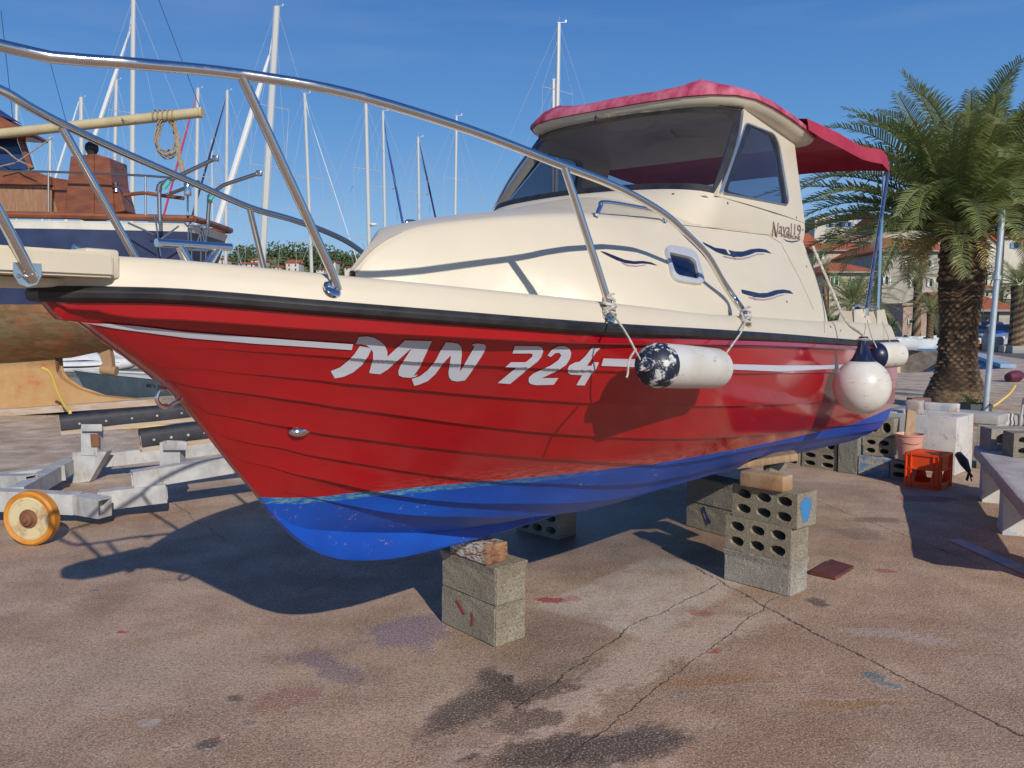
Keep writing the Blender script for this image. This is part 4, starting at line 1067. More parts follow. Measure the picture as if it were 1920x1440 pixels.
# timber wedges
M_timber = noisy('stained_timber', (.30, .13, .035), (.16, .05, .02), 9, .75, .4, 60, stretch=(1, 4, 1)); M_timberpale = noisy('pale_timber', (.42, .29, .17), (.32, .20, .11), 8, .8, .4, 60, stretch=(5, 1, 1))
b = NB(M_timber); cw = M_timber.node_tree.nodes['Principled BSDF'].inputs['Base Color'].links[0].from_socket
wmask = b.math('MULTIPLY', b.ramp(b.noise(b.map(b.coord(), (1, 1, 4)), 26, 6, .7), [(.46, 0.), (.52, 1.)]), b.ramp(b.sep(b.coord())[0], [(.09, 1.), (.16, 0.)]))
b.col(b.mix(wmask, cw, (.62, .58, .52)))
def wood(name, label, size, loc, rz, m, tilt=(0, 0), seed=0, taper=0.):
    bm = bmesh.new(); box(bm, (0, 0, size[2] / 2), size, bev=.008)
    bmesh.ops.subdivide_edges(bm, edges=[e for e in bm.edges if e.calc_length() > .05], cuts=3, use_grid_fill=True); rough_edges(bm, .004, 16, seed)
    if taper:
        for v_ in bm.verts:
            if v_.co.z > size[2] * .5: v_.co.z -= taper * (.5 - v_.co.x / size[0])
    o = obj(name, bm, m, None, loc=loc, angle=40); o.rotation_euler = (tilt[0], tilt[1], rz); return tag(o, label, 'timber wedge', 'timber pieces under the hull')
rzb = math.atan2((gnd(928, 1215) - gnd(823, 1165)).y, (gnd(928, 1215) - gnd(823, 1165)).x)
q = at(908, 1022, 4.05)
wood('timber_wedge', 'rusty brown timber wedge with white paint, between keel and front block stack', (.30, .14, .10), (q.x - .03, q.y + .03, .397), rzb, M_timber, taper=.02)
M_timberor = noisy('orange_timber', (.42, .30, .19), (.34, .19, .09), 10, .75, .3, 60)
q = at(1430, 893, 4.75)
wood('timber_wedge', 'orange-ended timber block on top of the three-high stack', (.28, .12, .09), (q.x + .03, q.y + .03, .608), rzb + .05, M_timberor, seed=3)
wood('timber_wedge', 'pale plank jammed under the chine on the three-high stack', (.52, .16, .045), (q.x + .03, q.y + .28, .70), rzb + R(38), M_timberpale, tilt=(.0, -.18), seed=5)
wood('timber_wedge', 'dark board standing behind the orange-ended timber block', (.05, .20, .20), (q.x + .18, q.y + .33, .50), rzb, M_blkdark, seed=6)
# red-brown floor tile
c_ = gnd(1560, 1072); bm = bmesh.new(); P = [gnd(*p) for p in ((1518, 1078), (1567, 1089), (1601, 1068), (1557, 1055))]
prism(bm, [p - c_ + Vector((0, 0, .004)) for p in P], (0, 0, .022)); bmesh.ops.bevel(bm, geom=bm.edges[:], offset=.003, segments=1, affect='EDGES')
tag(obj('floor_tile', bm, noisy('terracotta_tile', (.17, .055, .04), (.11, .035, .028), 8, .5), loc=c_), 'single dark red tile lying on the ground beside the three-high block stack', 'tile')

# ---- row of blocks behind the stern
def bfront(name, label, left, right, z, h_, dep=.20, holes=None, m=None, seed=0, cat='concrete block', group=BLK, bmf=None):
    """left, right: ground px of the lower edge of the face turned to the viewer"""
    A, B_ = gnd(*left), gnd(*right); d_ = B_ - A; ang = math.atan2(d_.y, d_.x)
    return tag(obj(name, (bmf or block_mesh)(d_.length, dep, h_, holes, seed), m or M_blk, None, smooth=False, loc=A + Vector((0, 0, z)), rotz=ang), label, cat, group)
bfront('concrete_block', 'hollow concrete block next to the timber, leftmost of the row behind the stern', (1472, 871), (1499, 874), 0, .15, holes=(1, 2), seed=11)
bfront('concrete_block', 'four-hole block second from the left in the row behind the stern', (1503, 874), (1534, 879), 0, .19, holes=(1, 2), seed=12)
bfront('concrete_block', 'four-hole block beside the upright grey slab, behind the stern', (1535, 879), (1568, 884), 0, .19, holes=(1, 2), seed=13)
bfront('concrete_block', 'hollow block laid on top of the row, just left of the upright grey slab', (1520, 876), (1568, 884), .192, .14, holes=(2, 1), seed=14)
bfront('concrete_slab', 'upright plain grey concrete slab in the row behind the stern', (1570, 885), (1606, 890), 0, .40, dep=.12, m=blockmat('grey_slab', (.27, .27, .22), (.23, .23, .19)), seed=15, cat='concrete slab', group=None)
M_blkblue = blockmat('blue_smeared_block', (.44, .41, .36), (.38, .36, .32)); b = NB(M_blkblue); cw = b.b.inputs['Base Color'].links[0].from_socket
b.col(b.mix(b.ramp(b.noise(b.coord(), 11, 5, .6), [(.46, 0.), (.54, .85)]), cw, (.10, .24, .42)))
bfront('concrete_block', 'pale block smeared with blue paint, under the two hollow ones behind the stern', (1608, 890), (1667, 897), 0, .20, m=M_blkblue, seed=16)
bfront('concrete_block', 'dark hollow block on the ground just left of the orange crate', (1668, 897), (1704, 903), 0, .19, holes=(1, 2), m=M_blkdark, seed=17)
bfront('concrete_block', 'four-hole block resting on the blue smeared block', (1617, 889), (1670, 895), .205, .19, holes=(2, 2), seed=18)
bfront('concrete_block', 'hollow block topmost of the stack behind the round fender', (1622, 887), (1672, 893), .398, .19, holes=(2, 1), seed=19)
# red-orange bottle crate
M_crate = mat('orange_plastic', (.86, .085, .012), .38); b = NB(M_crate); b.rough(b.ramp(b.noise(b.coord(), 20, 4), [(.4, .3), (.7, .5)]))
A, B_, D_ = gnd(1759, 920), gnd(1697, 911), gnd(1795, 905); u = (A - B_); ang = math.atan2(u.y, u.x); lx = u.length; ly = .31; hh = .33
cr = empty('bottle_crate', B_, ang, label='red-orange plastic bottle crate standing upside down beside the pink bucket', cat='crate')
bm = bmesh.new(); tk = .006
def wallpanel(bm, P0, ux, n_, l):
    """crate side: solid rim bands, tapered windows and ribs"""
    def bx(a0, a1, z0, z1, t=tk, out=0.):
        c_ = P0 + ux * ((a0 + a1) / 2) + n_ * (t / 2 - out); M_ = Matrix((ux, n_, Vector((0, 0, 1)))).transposed()
        box(bm, c_ + Vector((0, 0, (z0 + z1) / 2)), (a1 - a0, t, z1 - z0), M_)
    bx(0, l, hh * .55, hh, out=0.); bx(0, l, 0, .055); bx(0, .05, .055, hh * .55); bx(l - .05, l, .055, hh * .55)
    for a in (.0, .045, l * .5 - .004, l - .053, l - .008): 
        if abs(a - (l * .5 - .004)) > .01: bx(a, a + .008, 0, hh, .014, .012)
    bx(0, l, hh - .02, hh, .016, .010); bx(0, l, hh * .55 - .006, hh * .55 + .006, .016, .010); bx(0, l, .05, .058, .016, .010)
    for s_ in (0, 1):                                  # slanting cheeks of the window
        x0 = .05 if s_ == 0 else l - .05; x1 = .085 if s_ == 0 else l - .085
        prism(bm, [P0 + ux * x0 + Vector((0, 0, .055)), P0 + ux * x1 + Vector((0, 0, .055)), P0 + ux * x0 + Vector((0, 0, hh * .55))], n_ * tk)
X_, Y_ = Vector((1, 0, 0)), Vector((0, 1, 0))
wallpanel(bm, Vector((0, 0, 0)), X_, Y_, lx); wallpanel(bm, Vector((lx, 0, 0)), Y_, -X_, ly); wallpanel(bm, Vector((lx, ly, 0)), -X_, -Y_, lx); wallpanel(bm, Vector((0, ly, 0)), -Y_, X_, ly)
obj('side_wall', bm, M_crate, cr, smooth=False)
bm = bmesh.new()
for k in range(7): box(bm, (lx / 2, ly * (k + .5) / 7, hh - .004), (lx - .02, .010, .006))
for k in range(9): box(bm, (lx * (k + .5) / 9, ly / 2, hh - .006), (.010, ly - .02, .006))
box(bm, (lx / 2, ly / 2, hh - .006), (lx * .62, .05, .008)); obj('grid_base', bm, M_crate, cr, smooth=False)
# pink bucket + plank in it
c_ = gnd(1704, 862, .20) + Vector((0, 0, .0)); bk = empty('bucket', c_, 0, label='pale pink plastic bucket standing on the blocks left of the orange crate', cat='bucket')
M_bucket = mat('pink_plastic', (.62, .33, .25), .45); bm = bmesh.new()
lathe(bm, [(.095, 0), (.13, .24), (.137, .245), (.140, .262), (.132, .264), (.126, .24), (.09, .01)], seg=32); obj('body', bm, M_bucket, bk)
bm = bmesh.new(); tube(bm, smoothpath([(.136, 0, .25), (.10, -.10, .21), (0, -.148, .185), (-.10, -.10, .21), (-.136, 0, .25)], 5), .003, 6); obj('handle', bm, M_bucket, bk)
box0 = bmesh.new(); box(box0, (0, 0, .22), (.10, .02, .50)); o = obj('plank', box0, M_timberpale, loc=c_ + Vector((.01, .06, .04))); o.rotation_euler = (-.30, .28, .15); tag(o, 'short brown plank leaning out of the pink bucket', 'plank')
# white concrete trough behind, with its grey rim slab
M_whitec = noisy('whitewashed_concrete', (.60, .57, .53), (.48, .46, .44), 4, .85, .3, 60); b = NB(M_whitec); cw = b.b.inputs['Base Color'].links[0].from_socket
cw = b.mix(b.ramp(b.noise(b.coord(), 9, 6, .7), [(.58, 0.), (.64, .7)]), cw, (.40, .22, .18)); b.col(b.mix(b.ramp(b.noise(b.map(b.coord(), loc=(3, 0, 0)), 6, 5), [(.60, 0.), (.66, .6)]), cw, (.30, .40, .50)))
A = gnd(1790, 893); B_ = gnd(1650, 876); u = A - B_; ang = math.atan2(u.y, u.x); Lt = u.length
tr_ = empty('stone_trough', B_, ang, label='whitewashed concrete trough behind the pink bucket and orange crate', cat='trough')
htr = .60; bm = bmesh.new(); n_ = .55
for c_, s_ in (((Lt / 2, .05, htr / 2), (Lt, .10, htr)), ((Lt / 2, n_, htr / 2), (Lt, .10, htr)), ((.05, n_ / 2 + .025, htr / 2), (.10, n_ - .052, htr - .004)), ((Lt - .05, n_ / 2 + .025, htr / 2 - .002), (.10, n_ - .052, htr - .004)), ((Lt / 2, n_ / 2, .08), (Lt - .21, n_ - .11, .14))):
    box(bm, c_, s_, bev=.008)
rough_edges(bm, .006, 6); obj('basin', bm, M_whitec, tr_)
M_slab = noisy('grey_rim_stone', (.42, .40, .37), (.32, .31, .29), 5, .85, .4, 50)
bm = bmesh.new(); box(bm, (Lt / 2 + .05, n_ + .28, htr - .06), (Lt + .35, .42, .10), bev=.01); box(bm, (Lt + .12, n_ + .28, htr / 2 - .06), (.18, .40, htr - .105), bev=.01); box(bm, (.0, n_ + .28, htr / 2 - .06), (.18, .40, htr - .105), bev=.01)
rough_edges(bm, .005, 5, 3); o = obj('stone_ledge', bm, M_slab, None, loc=B_, rotz=ang); tag(o, 'long grey stone ledge running behind the white trough', 'ledge')
def chunk(name, label, cat, loc, size, rz, m, seed=0, group=None):
    bm = bmesh.new(); box(bm, (0, 0, size[2] / 2), size, bev=min(size) * .12); bmesh.ops.subdivide_edges(bm, edges=[e for e in bm.edges if e.calc_length() > min(size) * .4], cuts=3, use_grid_fill=True); rough_edges(bm, min(size) * .10, 2.2 / max(size) * 1.5, seed)
    return tag(obj(name, bm, m, None, loc=loc, rotz=rz, angle=50), label, cat, group)
zt_ = htr - .01
p = at(1753, 765, 9.2); chunk('stone_block', 'rough whitish stone lying on the ledge in front of the palm trunk', 'stone', (p.x, 9.05, zt_), (.34, .12, .085), ang + .1, M_whitec, 2)
p = at(1694, 762, 9.0); chunk('stone_block', 'squared pinkish stone standing on the ledge left of the rough white one', 'stone', (p.x, 8.75, zt_), (.16, .14, .15), ang, noisy('pinkish_stone', (.46, .38, .33), (.38, .31, .27), 7, .85, .3, 60), 4)
p = gnd(1720, 775); chunk('brick', 'rusty brown brick at the foot of the palm, left of the trunk', 'brick', at(1722, 752, 11.5) - Vector((0, 0, .06)), (.28, .16, .11), .2, noisy('rusty_brick', (.24, .12, .08), (.14, .08, .06), 9, .85), 5)
# bench: thick slab on legs, right edge of the picture
M_bench = noisy('bench_concrete', (.50, .46, .43), (.38, .34, .32), 5, .85, .5, 70); b = NB(M_bench); cw = b.b.inputs['Base Color'].links[0].from_socket
b.col(b.mix(b.ramp(b.noise(b.map(b.coord(), (1, 1, .3)), 8, 6, .7), [(.58, 0.), (.66, .5)]), cw, (.16, .28, .42)))
zb = .46
def gz(x, y, z): return gnd(x, y, z)
A, B_ = gz(1826, 835, zb), gz(1872, 889, zb); u = B_ - A; u.normalize(); n_ = Vector((-u.y, u.x, 0)); n_ = n_ if n_.x > 0 else -n_
C0 = gz(1826, 835, zb); ln = 3.0; wd = .50
bench = empty('concrete_bench', Vector((C0.x, C0.y, 0)), math.atan2(u.y, u.x), label='low worn concrete bench with white legs at the right edge of the yard', cat='bench')
sgn = 1 if Vector((-u.y, u.x, 0)).x > 0 else -1
bm = bmesh.new(); box(bm, (ln / 2, sgn * wd / 2, zb - .05), (ln, wd, .10), bev=.012); bmesh.ops.subdivide_edges(bm, edges=[e for e in bm.edges if e.calc_length() > .3], cuts=12, use_grid_fill=True); rough_edges(bm, .008, 7, 1); obj('slab', bm, M_bench, bench)
for k, a in enumerate((.16, 1.35, 2.55)):
    bm = bmesh.new(); P = [(a - .10, zb - .102), (a + .10, zb - .102), (a + .10, .14), (a + .13, 0), (a - .13, 0), (a - .10, .14)]
    prism(bm, [Vector((x, sgn * .05, z_)) for x, z_ in P], (0, sgn * (wd - .10), 0)); rough_edges(bm, .006, 8, k); obj('leg', bm, M_whitec, bench)
e1 = gz(1860, 858, zb); angb = math.atan2(u.y, u.x)
def bblock(label, a, off, z, l, h_, holes, tw, seed, m=None):
    p = Vector((C0.x, C0.y, z)) + u * a + n_ * off
    tag(obj('concrete_block', block_mesh(l, .20, h_, holes, seed, .12), m or M_blkdark, None, smooth=False, loc=p, rotz=tw), label, 'concrete block', BLK)
bblock('hollow block with a broken rim, lying at the far end of the bench', .28, .10, zb + .001, .40, .19, (2, 1), R(-4), 21, M_blkgrey)
bblock('cracked hollow block lying in front of the other one on the bench', .62, .22, zb + .001, .38, .20, (2, 2), R(-8), 22)
bblock('four-hole block nearest the right edge on the bench', .72, .62, zb + .001, .38, .20, (2, 2), R(-8), 23)
# black brush leaning between crate and bench
M_blackp = noisy('black_plastic', (.015, .015, .018), (.04, .04, .04), 10, .5)
p0, p1 = at(1797, 852, 7.9), at(1817, 884, 7.7); bm = bmesh.new(); tube(bm, [p0, p0.lerp(p1, .5) + Vector((0, 0, .01)), p1], [.035, .045, .02], 10); tube(bm, [p1, at(1822, 902, 7.6)], .006, 6)
for k in range(5): tube(bm, [p1, p1 + Vector((.03 * math.cos(k), -.01, -.05 - .01 * k))], .008, 5)
tag(obj('scrubbing_brush', bm, M_blackp), 'black scrubbing brush hanging between the orange crate and the bench', 'brush')
# concrete kerb strip at the lower right
bm = bmesh.new(); A, B_ = gnd(1775, 1012), gnd(1990, 1110); d_ = (B_ - A).normalized(); n2 = Vector((-d_.y, d_.x, 0))
M_kerb = noisy('painted_kerb', (.46, .42, .40), (.22, .36, .46), 4, .8, .3, 60, lo=.48, hi=.56)
face(bm, [A + Vector((0, 0, .004)), B_ + Vector((0, 0, .004)), B_ + n2 * .16 + Vector((0, 0, .004)), A + n2 * .10 + Vector((0, 0, .004))]); tag(obj('kerb_strip', bm, M_kerb, smooth=False), kind='structure')

# ================================================================ FENDERS
def fender(label, c, ax, l, r_, ropes, capn=True, worn=False):
    """horizontal cylinder fender: c centre, ax axis (navy end first)"""
    f = empty('fender', c, 0, label=label, cat='fender', group='white boat fenders')
    M_ = zrot(ax); prof = []
    for k in range(9):
        a = math.pi / 2 * k / 8; prof.append((r_ * math.sin(a), -l / 2 + r_ * .95 - r_ * .95 * math.cos(a)))
    prof2 = [(r_, -l / 2 + r_ * 1.0), (r_ * 1.01, 0)] + [(r_ * math.cos(math.pi / 2 * k / 8), l / 2 - r_ * .7 + r_ * .7 * math.sin(math.pi / 2 * k / 8)) for k in range(9)]
    cut = prof[-1][1] + .0
    bm = bmesh.new(); lathe(bm, [(.012, prof[0][1] - .05), (.022, prof[0][1] - .048), (.026, prof[0][1] - .01)] + [(max(a, .027), b_) for a, b_ in prof[1:]] + [(r_ + .001, cut + .012)], seg=40, axis=M_)
    obj('end_cap', bm, M_capworn if worn else M_navy, f)
    bm = bmesh.new(); lathe(bm, [(r_ * .99, cut + .012)] + prof2[1:], seg=40, axis=M_); obj('body', bm, M_fend, f)
    for P in ropes:
        bm = bmesh.new(); tube(bm, smoothpath([Vector(p) - c for p in P], 5), .0038, 6); obj('rope', bm, M_rope, f)
    return f
M_fend = mat('white_fender_vinyl', (.74, .71, .64), .3); b = NB(M_fend); v = b.coord()
cc = b.ramp(b.noise(v, 6, 5), [(.4, (.67, .65, .60)), (.7, (.57, .53, .45))]); cc = b.mix(b.ramp(b.noise(b.map(v, (1, 1, 5), rot=(0, .5, 0)), 11, 6, .7), [(.62, 0.), (.66, .8)]), cc, (.22, .20, .18)); b.col(cc)
M_capworn = mat('worn_cap', (.01, .015, .05), .5); b = NB(M_capworn); b.col(b.mix(b.ramp(b.noise(b.coord(), 22, 8, .75), [(.52, 0.), (.56, 1.)]), (.012, .018, .04), (.62, .62, .60)))
def wl_(s, w_, z): return BM @ L(s, w_, z)
def bwW(px, py, w_): return BM @ bw(px, py, w_)
p0, p1 = bwW(1213, 684, 1.17), bwW(1348, 691, 1.185); ax = (p1 - p0).normalized(); cen = (p0 + p1) / 2
r1 = 40.5 * cen.y / FPX
k0, k1 = BM @ (F_C + Vector((0, 0, .02))), BM @ (F_D + Vector((0, 0, .02)))
fender('white cylinder fender with a worn black end, hanging level below the registration number', cen, ax, (p1 - p0).length, r1,
       [[k0, bwW(1160, 604, 1.10), bwW(1176, 628, 1.13), bwW(1193, 660, 1.16), p0 - ax * .03], [bwW(1192, 655, 1.19), bwW(1180, 675, 1.22), bwW(1177, 700, 1.22), bwW(1175, 708, 1.22)], [k1, bwW(1390, 622, 1.205), bwW(1372, 648, 1.215), p1 + Vector((0, 0, .02)), p1 + ax * .01]], worn=True)
def knot(px, py, w_, r_=.02, n=5):
    """turns of rope round a tube"""
    c_ = (BM @ (F_C if px < 1200 else F_D)) + Vector((0, 0, .045 if n > 3 else .02)); P = []
    for k in range(n * 10): a = k * 2 * math.pi / 10; P.append(c_ + Vector((r_ * math.cos(a), r_ * math.sin(a), -.03 + .06 * k / (n * 10) + .008 * math.sin(a * 1.7))))
    return P
for (px, py, w_), lb in (((1141, 588, .90), 'white rope lashed round the foot of the middle rail post'), ((1391, 592, 1.05), 'white rope lashed round the aft end of the rail')):
    bm = bmesh.new(); tube(bm, knot(px, py, w_, .022), .0052, 6); tube(bm, knot(px + 2, py + 6, w_, .026, 3), .0052, 6)
    tag(obj('rope_lashing', bm, M_rope), lb, 'rope', 'rope lashings on the rail')
# round fender
cs = bwW(1616, 724, 1.335); rs = 51.5 * cs.y / FPX
f = empty('fender', cs, 0, label='large round white buoy fender with navy top, near the stern', cat='fender', group='white boat fenders')
bm = bmesh.new(); prof = [(0, -rs * 1.02)] + [(rs * math.sin(a), -rs * 1.02 * math.cos(a)) for a in [math.pi * k / 20 for k in range(1, 18)]]; lathe(bm, prof, seg=48); obj('body', bm, M_fend, f)
zc0 = prof[-1]; bm = bmesh.new(); lathe(bm, [(zc0[0] + .002, zc0[1] - .004), (zc0[0] * .80, zc0[1] + .02), (zc0[0] * .58, zc0[1] + .05), (zc0[0] * .42, zc0[1] + .085), (.03, zc0[1] + .12), (.026, zc0[1] + .145), (0, zc0[1] + .15)], seg=24)
for v_ in bm.verts:
    if .03 < v_.co.xy.length < zc0[0]: v_.co.xy *= 1 + .10 * math.cos(8 * math.atan2(v_.co.y, v_.co.x)) * max(0, 1 - v_.co.xy.length / zc0[0]) * 2
obj('top_cone', bm, M_navy, f)
tp = cs + Vector((0, 0, zc0[1] + .13)); bm = bmesh.new(); tube(bm, smoothpath([p - cs for p in (bwW(1524, 462, .915), bwW(1558, 540, 1.05), bwW(1586, 602, 1.19), tp + Vector((-.01, 0, .03)), tp)], 4), .0085, 8)
for rr in (.028, .034): lathe(bm, [(rr - .006, 0), (rr + .006, .006), (rr - .006, .012)], tp - cs + Vector((0, 0, -.012 + (rr - .028))), 14)
obj('rope', bm, M_rope, f)
# stern cylinder fender
cen = bwW(1660, 666, 1.19); ax = Vector((.93, .36, .03)).normalized()
fender('short white cylinder fender with navy end, hanging at the stern corner', cen, ax, .34, .094, [[bwW(1626, 600, 1.05), bwW(1634, 630, 1.18), bwW(1644, 652, 1.24)], [bwW(1655, 603, 1.0), bwW(1667, 636, 1.13), bwW(1670, 650, 1.2)]])
# ================================================================ GALVANISED BOAT CRADLE
M_galv = noisy('galvanised_steel', (.52, .52, .50), (.36, .36, .36), 6, .62, .2, 40, detail=7); b = NB(M_galv); cw = b.b.inputs['Base Color'].links[0].from_socket
b.col(b.mix(b.ramp(b.noise(b.map(b.coord(), (3, 3, .8)), 6, 6, .7), [(.54, 0.), (.70, .65)]), cw, (.30, .18, .10)))
M_rubber = noisy('ribbed_rubber', (.012, .014, .02), (.03, .03, .045), 9, .6)
M_oldwood = noisy('weathered_board', (.48, .42, .36), (.42, .28, .17), 3, .85, .3, 40, stretch=(1, 1, 6))
M_rust = noisy('rust', (.16, .06, .03), (.22, .10, .05), 12, .85)
cradle = empty('boat_cradle', (-3.4, 6.4, 0), 0, label='galvanised steel boat cradle with an orange wheel, in front of the hauled-out yacht', cat='boat cradle')
O = Vector((-3.4, 6.4, 0))
def beam(name, p0, p1, wd, hg, m=M_galv, parent=cradle, org=O, bev=.006, hollow=True):
    """box section from p0 to p1 (centres), open ends"""
    d_ = (p1 - p0); X = d_.normalized(); Y = Vector((0, 0, 1)).cross(X).normalized(); Z = X.cross(Y); bm = bmesh.new()
    ring = [(-wd / 2, -hg / 2), (wd / 2, -hg / 2), (wd / 2, hg / 2), (-wd / 2, hg / 2)]; t = .012
    inn = [(-wd / 2 + t, -hg / 2 + t), (wd / 2 - t, -hg / 2 + t), (wd / 2 - t, hg / 2 - t), (-wd / 2 + t, hg / 2 - t)]
    rows = [[q + Y * a + Z * c_ - org for a, c_ in rg] for q, rg in ((p0 + X * .08, inn), (p0, inn), (p0, ring), (p1, ring), (p1, inn), (p1 - X * .08, inn))]
    V = grid(bm, rows, closed=True); bm.faces.new(V[0]); bm.faces.new(V[-1]); return obj(name, bm, m, parent, smooth=False)
def pb(name, a, ya, c_, yc, wd, hg, **k): return beam(name, at(*a, ya), at(*c_, yc), wd, hg, **k)
pb('frame_beam', (-140, 930), 6.25, (150, 944), 6.35, .13, .16); pb('frame_beam', (150, 944), 6.33, (196, 952), 6.22, .13, .15)
pb('frame_beam', (186, 938), 6.45, (313, 923), 6.62, .13, .15); pb('frame_beam', (-160, 925), 6.9, (120, 885), 7.6, .12, .14)
pb('frame_beam', (248, 900), 6.55, (600, 843), 7.4, .13, .145); pb('frame_beam', (195, 862), 8.2, (560, 822), 9.1, .10, .14)
pb('frame_beam', (-120, 905), 7.4, (60, 905), 6.9, .12, .14); pb('frame_beam', (30, 930), 6.5, (135, 870), 8.1, .12, .14)
pb('post', (173, 852), 8.0, (173, 800), 8.0, .12, .16); pb('post', (324, 876), 6.85, (324, 828), 6.85, .12, .17)
bm = bmesh.new(); prism(bm, [at(x, y, 7.95) - O for x, y in ((136, 848), (200, 847), (168, 903), (136, 906))], (0, .12, 0)); obj('gusset', bm, M_galv, cradle, smooth=False)
bm = bmesh.new(); prism(bm, [at(x, y, 7.925) - O for x, y in ((169, 814), (186, 814), (186, 838), (171, 838))], (0, .01, 0)); obj('rust_patch', bm, M_rust, cradle, smooth=False)
def rail(a, ya, c_, yc, hg):
    p0, p1 = at(*a, ya), at(*c_, yc)
    w0 = beam('board', p0 - Vector((0, 0, hg * .45)), p1 - Vector((0, 0, hg * .45)), .10, hg, m=M_oldwood)
    bm = bmesh.new(); X = (p1 - p0).normalized(); Y = Vector((0, 0, 1)).cross(X).normalized(); Z = X.cross(Y)
    prof = [(-.072, -.08), (-.075, .0), (-.06, .045), (-.03, .062), (.03, .062), (.06, .045), (.075, 0), (.072, -.08)]; rows = []
    for k in range(15):
        q = p0.lerp(p1, k / 14) - O; dz = .006 * noise.noise(Vector((k * 1.3, hg, 2)))
        rows.append([q + Y * a_ + Z * (c2 + dz) for a_, c2 in prof])
    V = grid(bm, rows); [bm.faces.new(V[i]) for i in (0, -1)]; pd = obj('rubber_pad', bm, M_rubber, cradle, angle=50)
    for k in range(9):
        q = p0.lerp(p1, (k + .7) / 10) - O; s_ = -1 if (Y.y > 0) else 1
        bm = bmesh.new(); lathe(bm, [(.012, 0), (.011, .004), (.004, .006), (0, .006)], q + Y * s_ * .076 - Z * .035, 8, zrot(Y * s_)); obj('bolt', bm, M_galv, pd)
rail((112, 790), 8.0, (560, 745), 9.2, .14); rail((262, 818), 6.85, (560, 778), 7.6, .14)
for (x, y, Y_) in ((172, 802, 7.9), (328, 836, 6.75)):
    bm = bmesh.new(); box(bm, at(x, y, Y_) - O, (.20, .012, .07), bev=.003); obj('bracket', bm, M_galv, cradle)
# orange wheel
wc = at(60, 975, 5.72); wc.z = 52 * 5.72 / FPX + .002; whl = empty('wheel', wc - O); whl.parent = cradle
AX = zrot((-.10, -1, .0))
bm = bmesh.new(); rw = 52 * 5.72 / FPX; lathe(bm, [(rw * .80, .035), (rw * .93, .045), (rw, .03), (rw, -.03), (rw * .93, -.045), (rw * .80, -.035), (rw * .78, 0), (rw * .80, .035)], seg=48, axis=AX); obj('tyre', bm, noisy('orange_polyurethane', (.66, .27, .03), (.52, .19, .02), 8, .42), whl)
M_rim = noisy('cream_painted_rim', (.62, .52, .30), (.34, .17, .08), 7, .6, lo=.48, hi=.66)
bm = bmesh.new(); lathe(bm, [(rw * .79, .036), (rw * .72, .040), (rw * .68, .026), (rw * .38, .022), (rw * .36, .024), (0, .024)], seg=48, axis=AX); obj('rim', bm, M_rim, whl)
bm = bmesh.new(); lathe(bm, [(rw * .36, .022), (rw * .35, .040), (rw * .24, .046), (rw * .22, .066), (rw * .12, .072), (rw * .10, .085), (0, .085)], seg=24, axis=AX); obj('hub', bm, M_rust, whl, angle=30)
# yellow hose on the ground
bm = bmesh.new(); P = [at(80, 690, 12.8), at(95, 700, 12.7), at(108, 735, 12.2), at(122, 762, 11.8), at(132, 772, 11.6)]; tube(bm, smoothpath(P, 6), .022, 8)
P2 = [gnd(132, 810), gnd(165, 806), gnd(230, 805), gnd(262, 803), gnd(340, 800)]; tube(bm, smoothpath([p + Vector((0, 0, .02)) for p in [P[-1]] + P2], 6), .022, 8)
tag(obj('hose', bm, mat('yellow_hose', (.70, .48, .10), .45)), 'yellow hose hanging from the yacht and running over the ground behind the cradle', 'hose')

# ================================================================ HAULED-OUT YACHT (stern towards the right)
YO = Vector((-4.6, 13.6, 0)); M_teak = noisy('varnished_teak', (.26, .085, .035), (.16, .05, .022), 4, .45, .2, 30, stretch=(1, 1, 3), coat=.2); M_teakpale = noisy('bleached_teak', (.36, .20, .115), (.26, .13, .07), 7, .7, .3, 40, stretch=(6, 6, 1))
M_yblue = noisy('dark_blue_topside', (.018, .03, .085), (.035, .05, .115), 2.2, .32, detail=7); M_ywhite = noisy('yacht_white', (.72, .70, .63), (.62, .60, .52), 4, .4)
M_anti = mat('brown_antifouling', (.22, .13, .06), .8); b = NB(M_anti); v = b.coord(); z_ = b.sep(v)[2]
cc = b.ramp(b.noise(b.map(v, (1, 1, 3)), 1.6, 7, .65), [(.32, (.36, .22, .10)), (.46, (.20, .115, .05)), (.56, (.26, .20, .11)), (.70, (.14, .10, .055))])
cc = b.mix(b.ramp(b.noise(b.map(v, (1, 1, 2)), 2.6, 6, .7), [(.52, 0.), (.64, .85)]), cc, (.40, .10, .04))
lowm = b.n('MapRange'); b.put(lowm.inputs[0], z_); lowm.inputs[1].default_value = .75; lowm.inputs[2].default_value = .95; lowm.inputs[3].default_value = 1; lowm.inputs[4].default_value = 0
cc = b.mix(b.math('MULTIPLY', lowm.outputs[0], .8), cc, b.ramp(b.noise(v, 2.4, 7, .7), [(.42, (.52, .33, .15)), (.60, (.48, .26, .10)), (.68, (.50, .12, .05))]))
b.col(cc)
yacht = empty('sailing_yacht', YO, 0, label='hauled-out wooden sailing yacht with dark blue topsides and brown bare bottom, left edge', cat='yacht')
def yp(px, py, Y=13.0): return at(px, py, Y) - YO
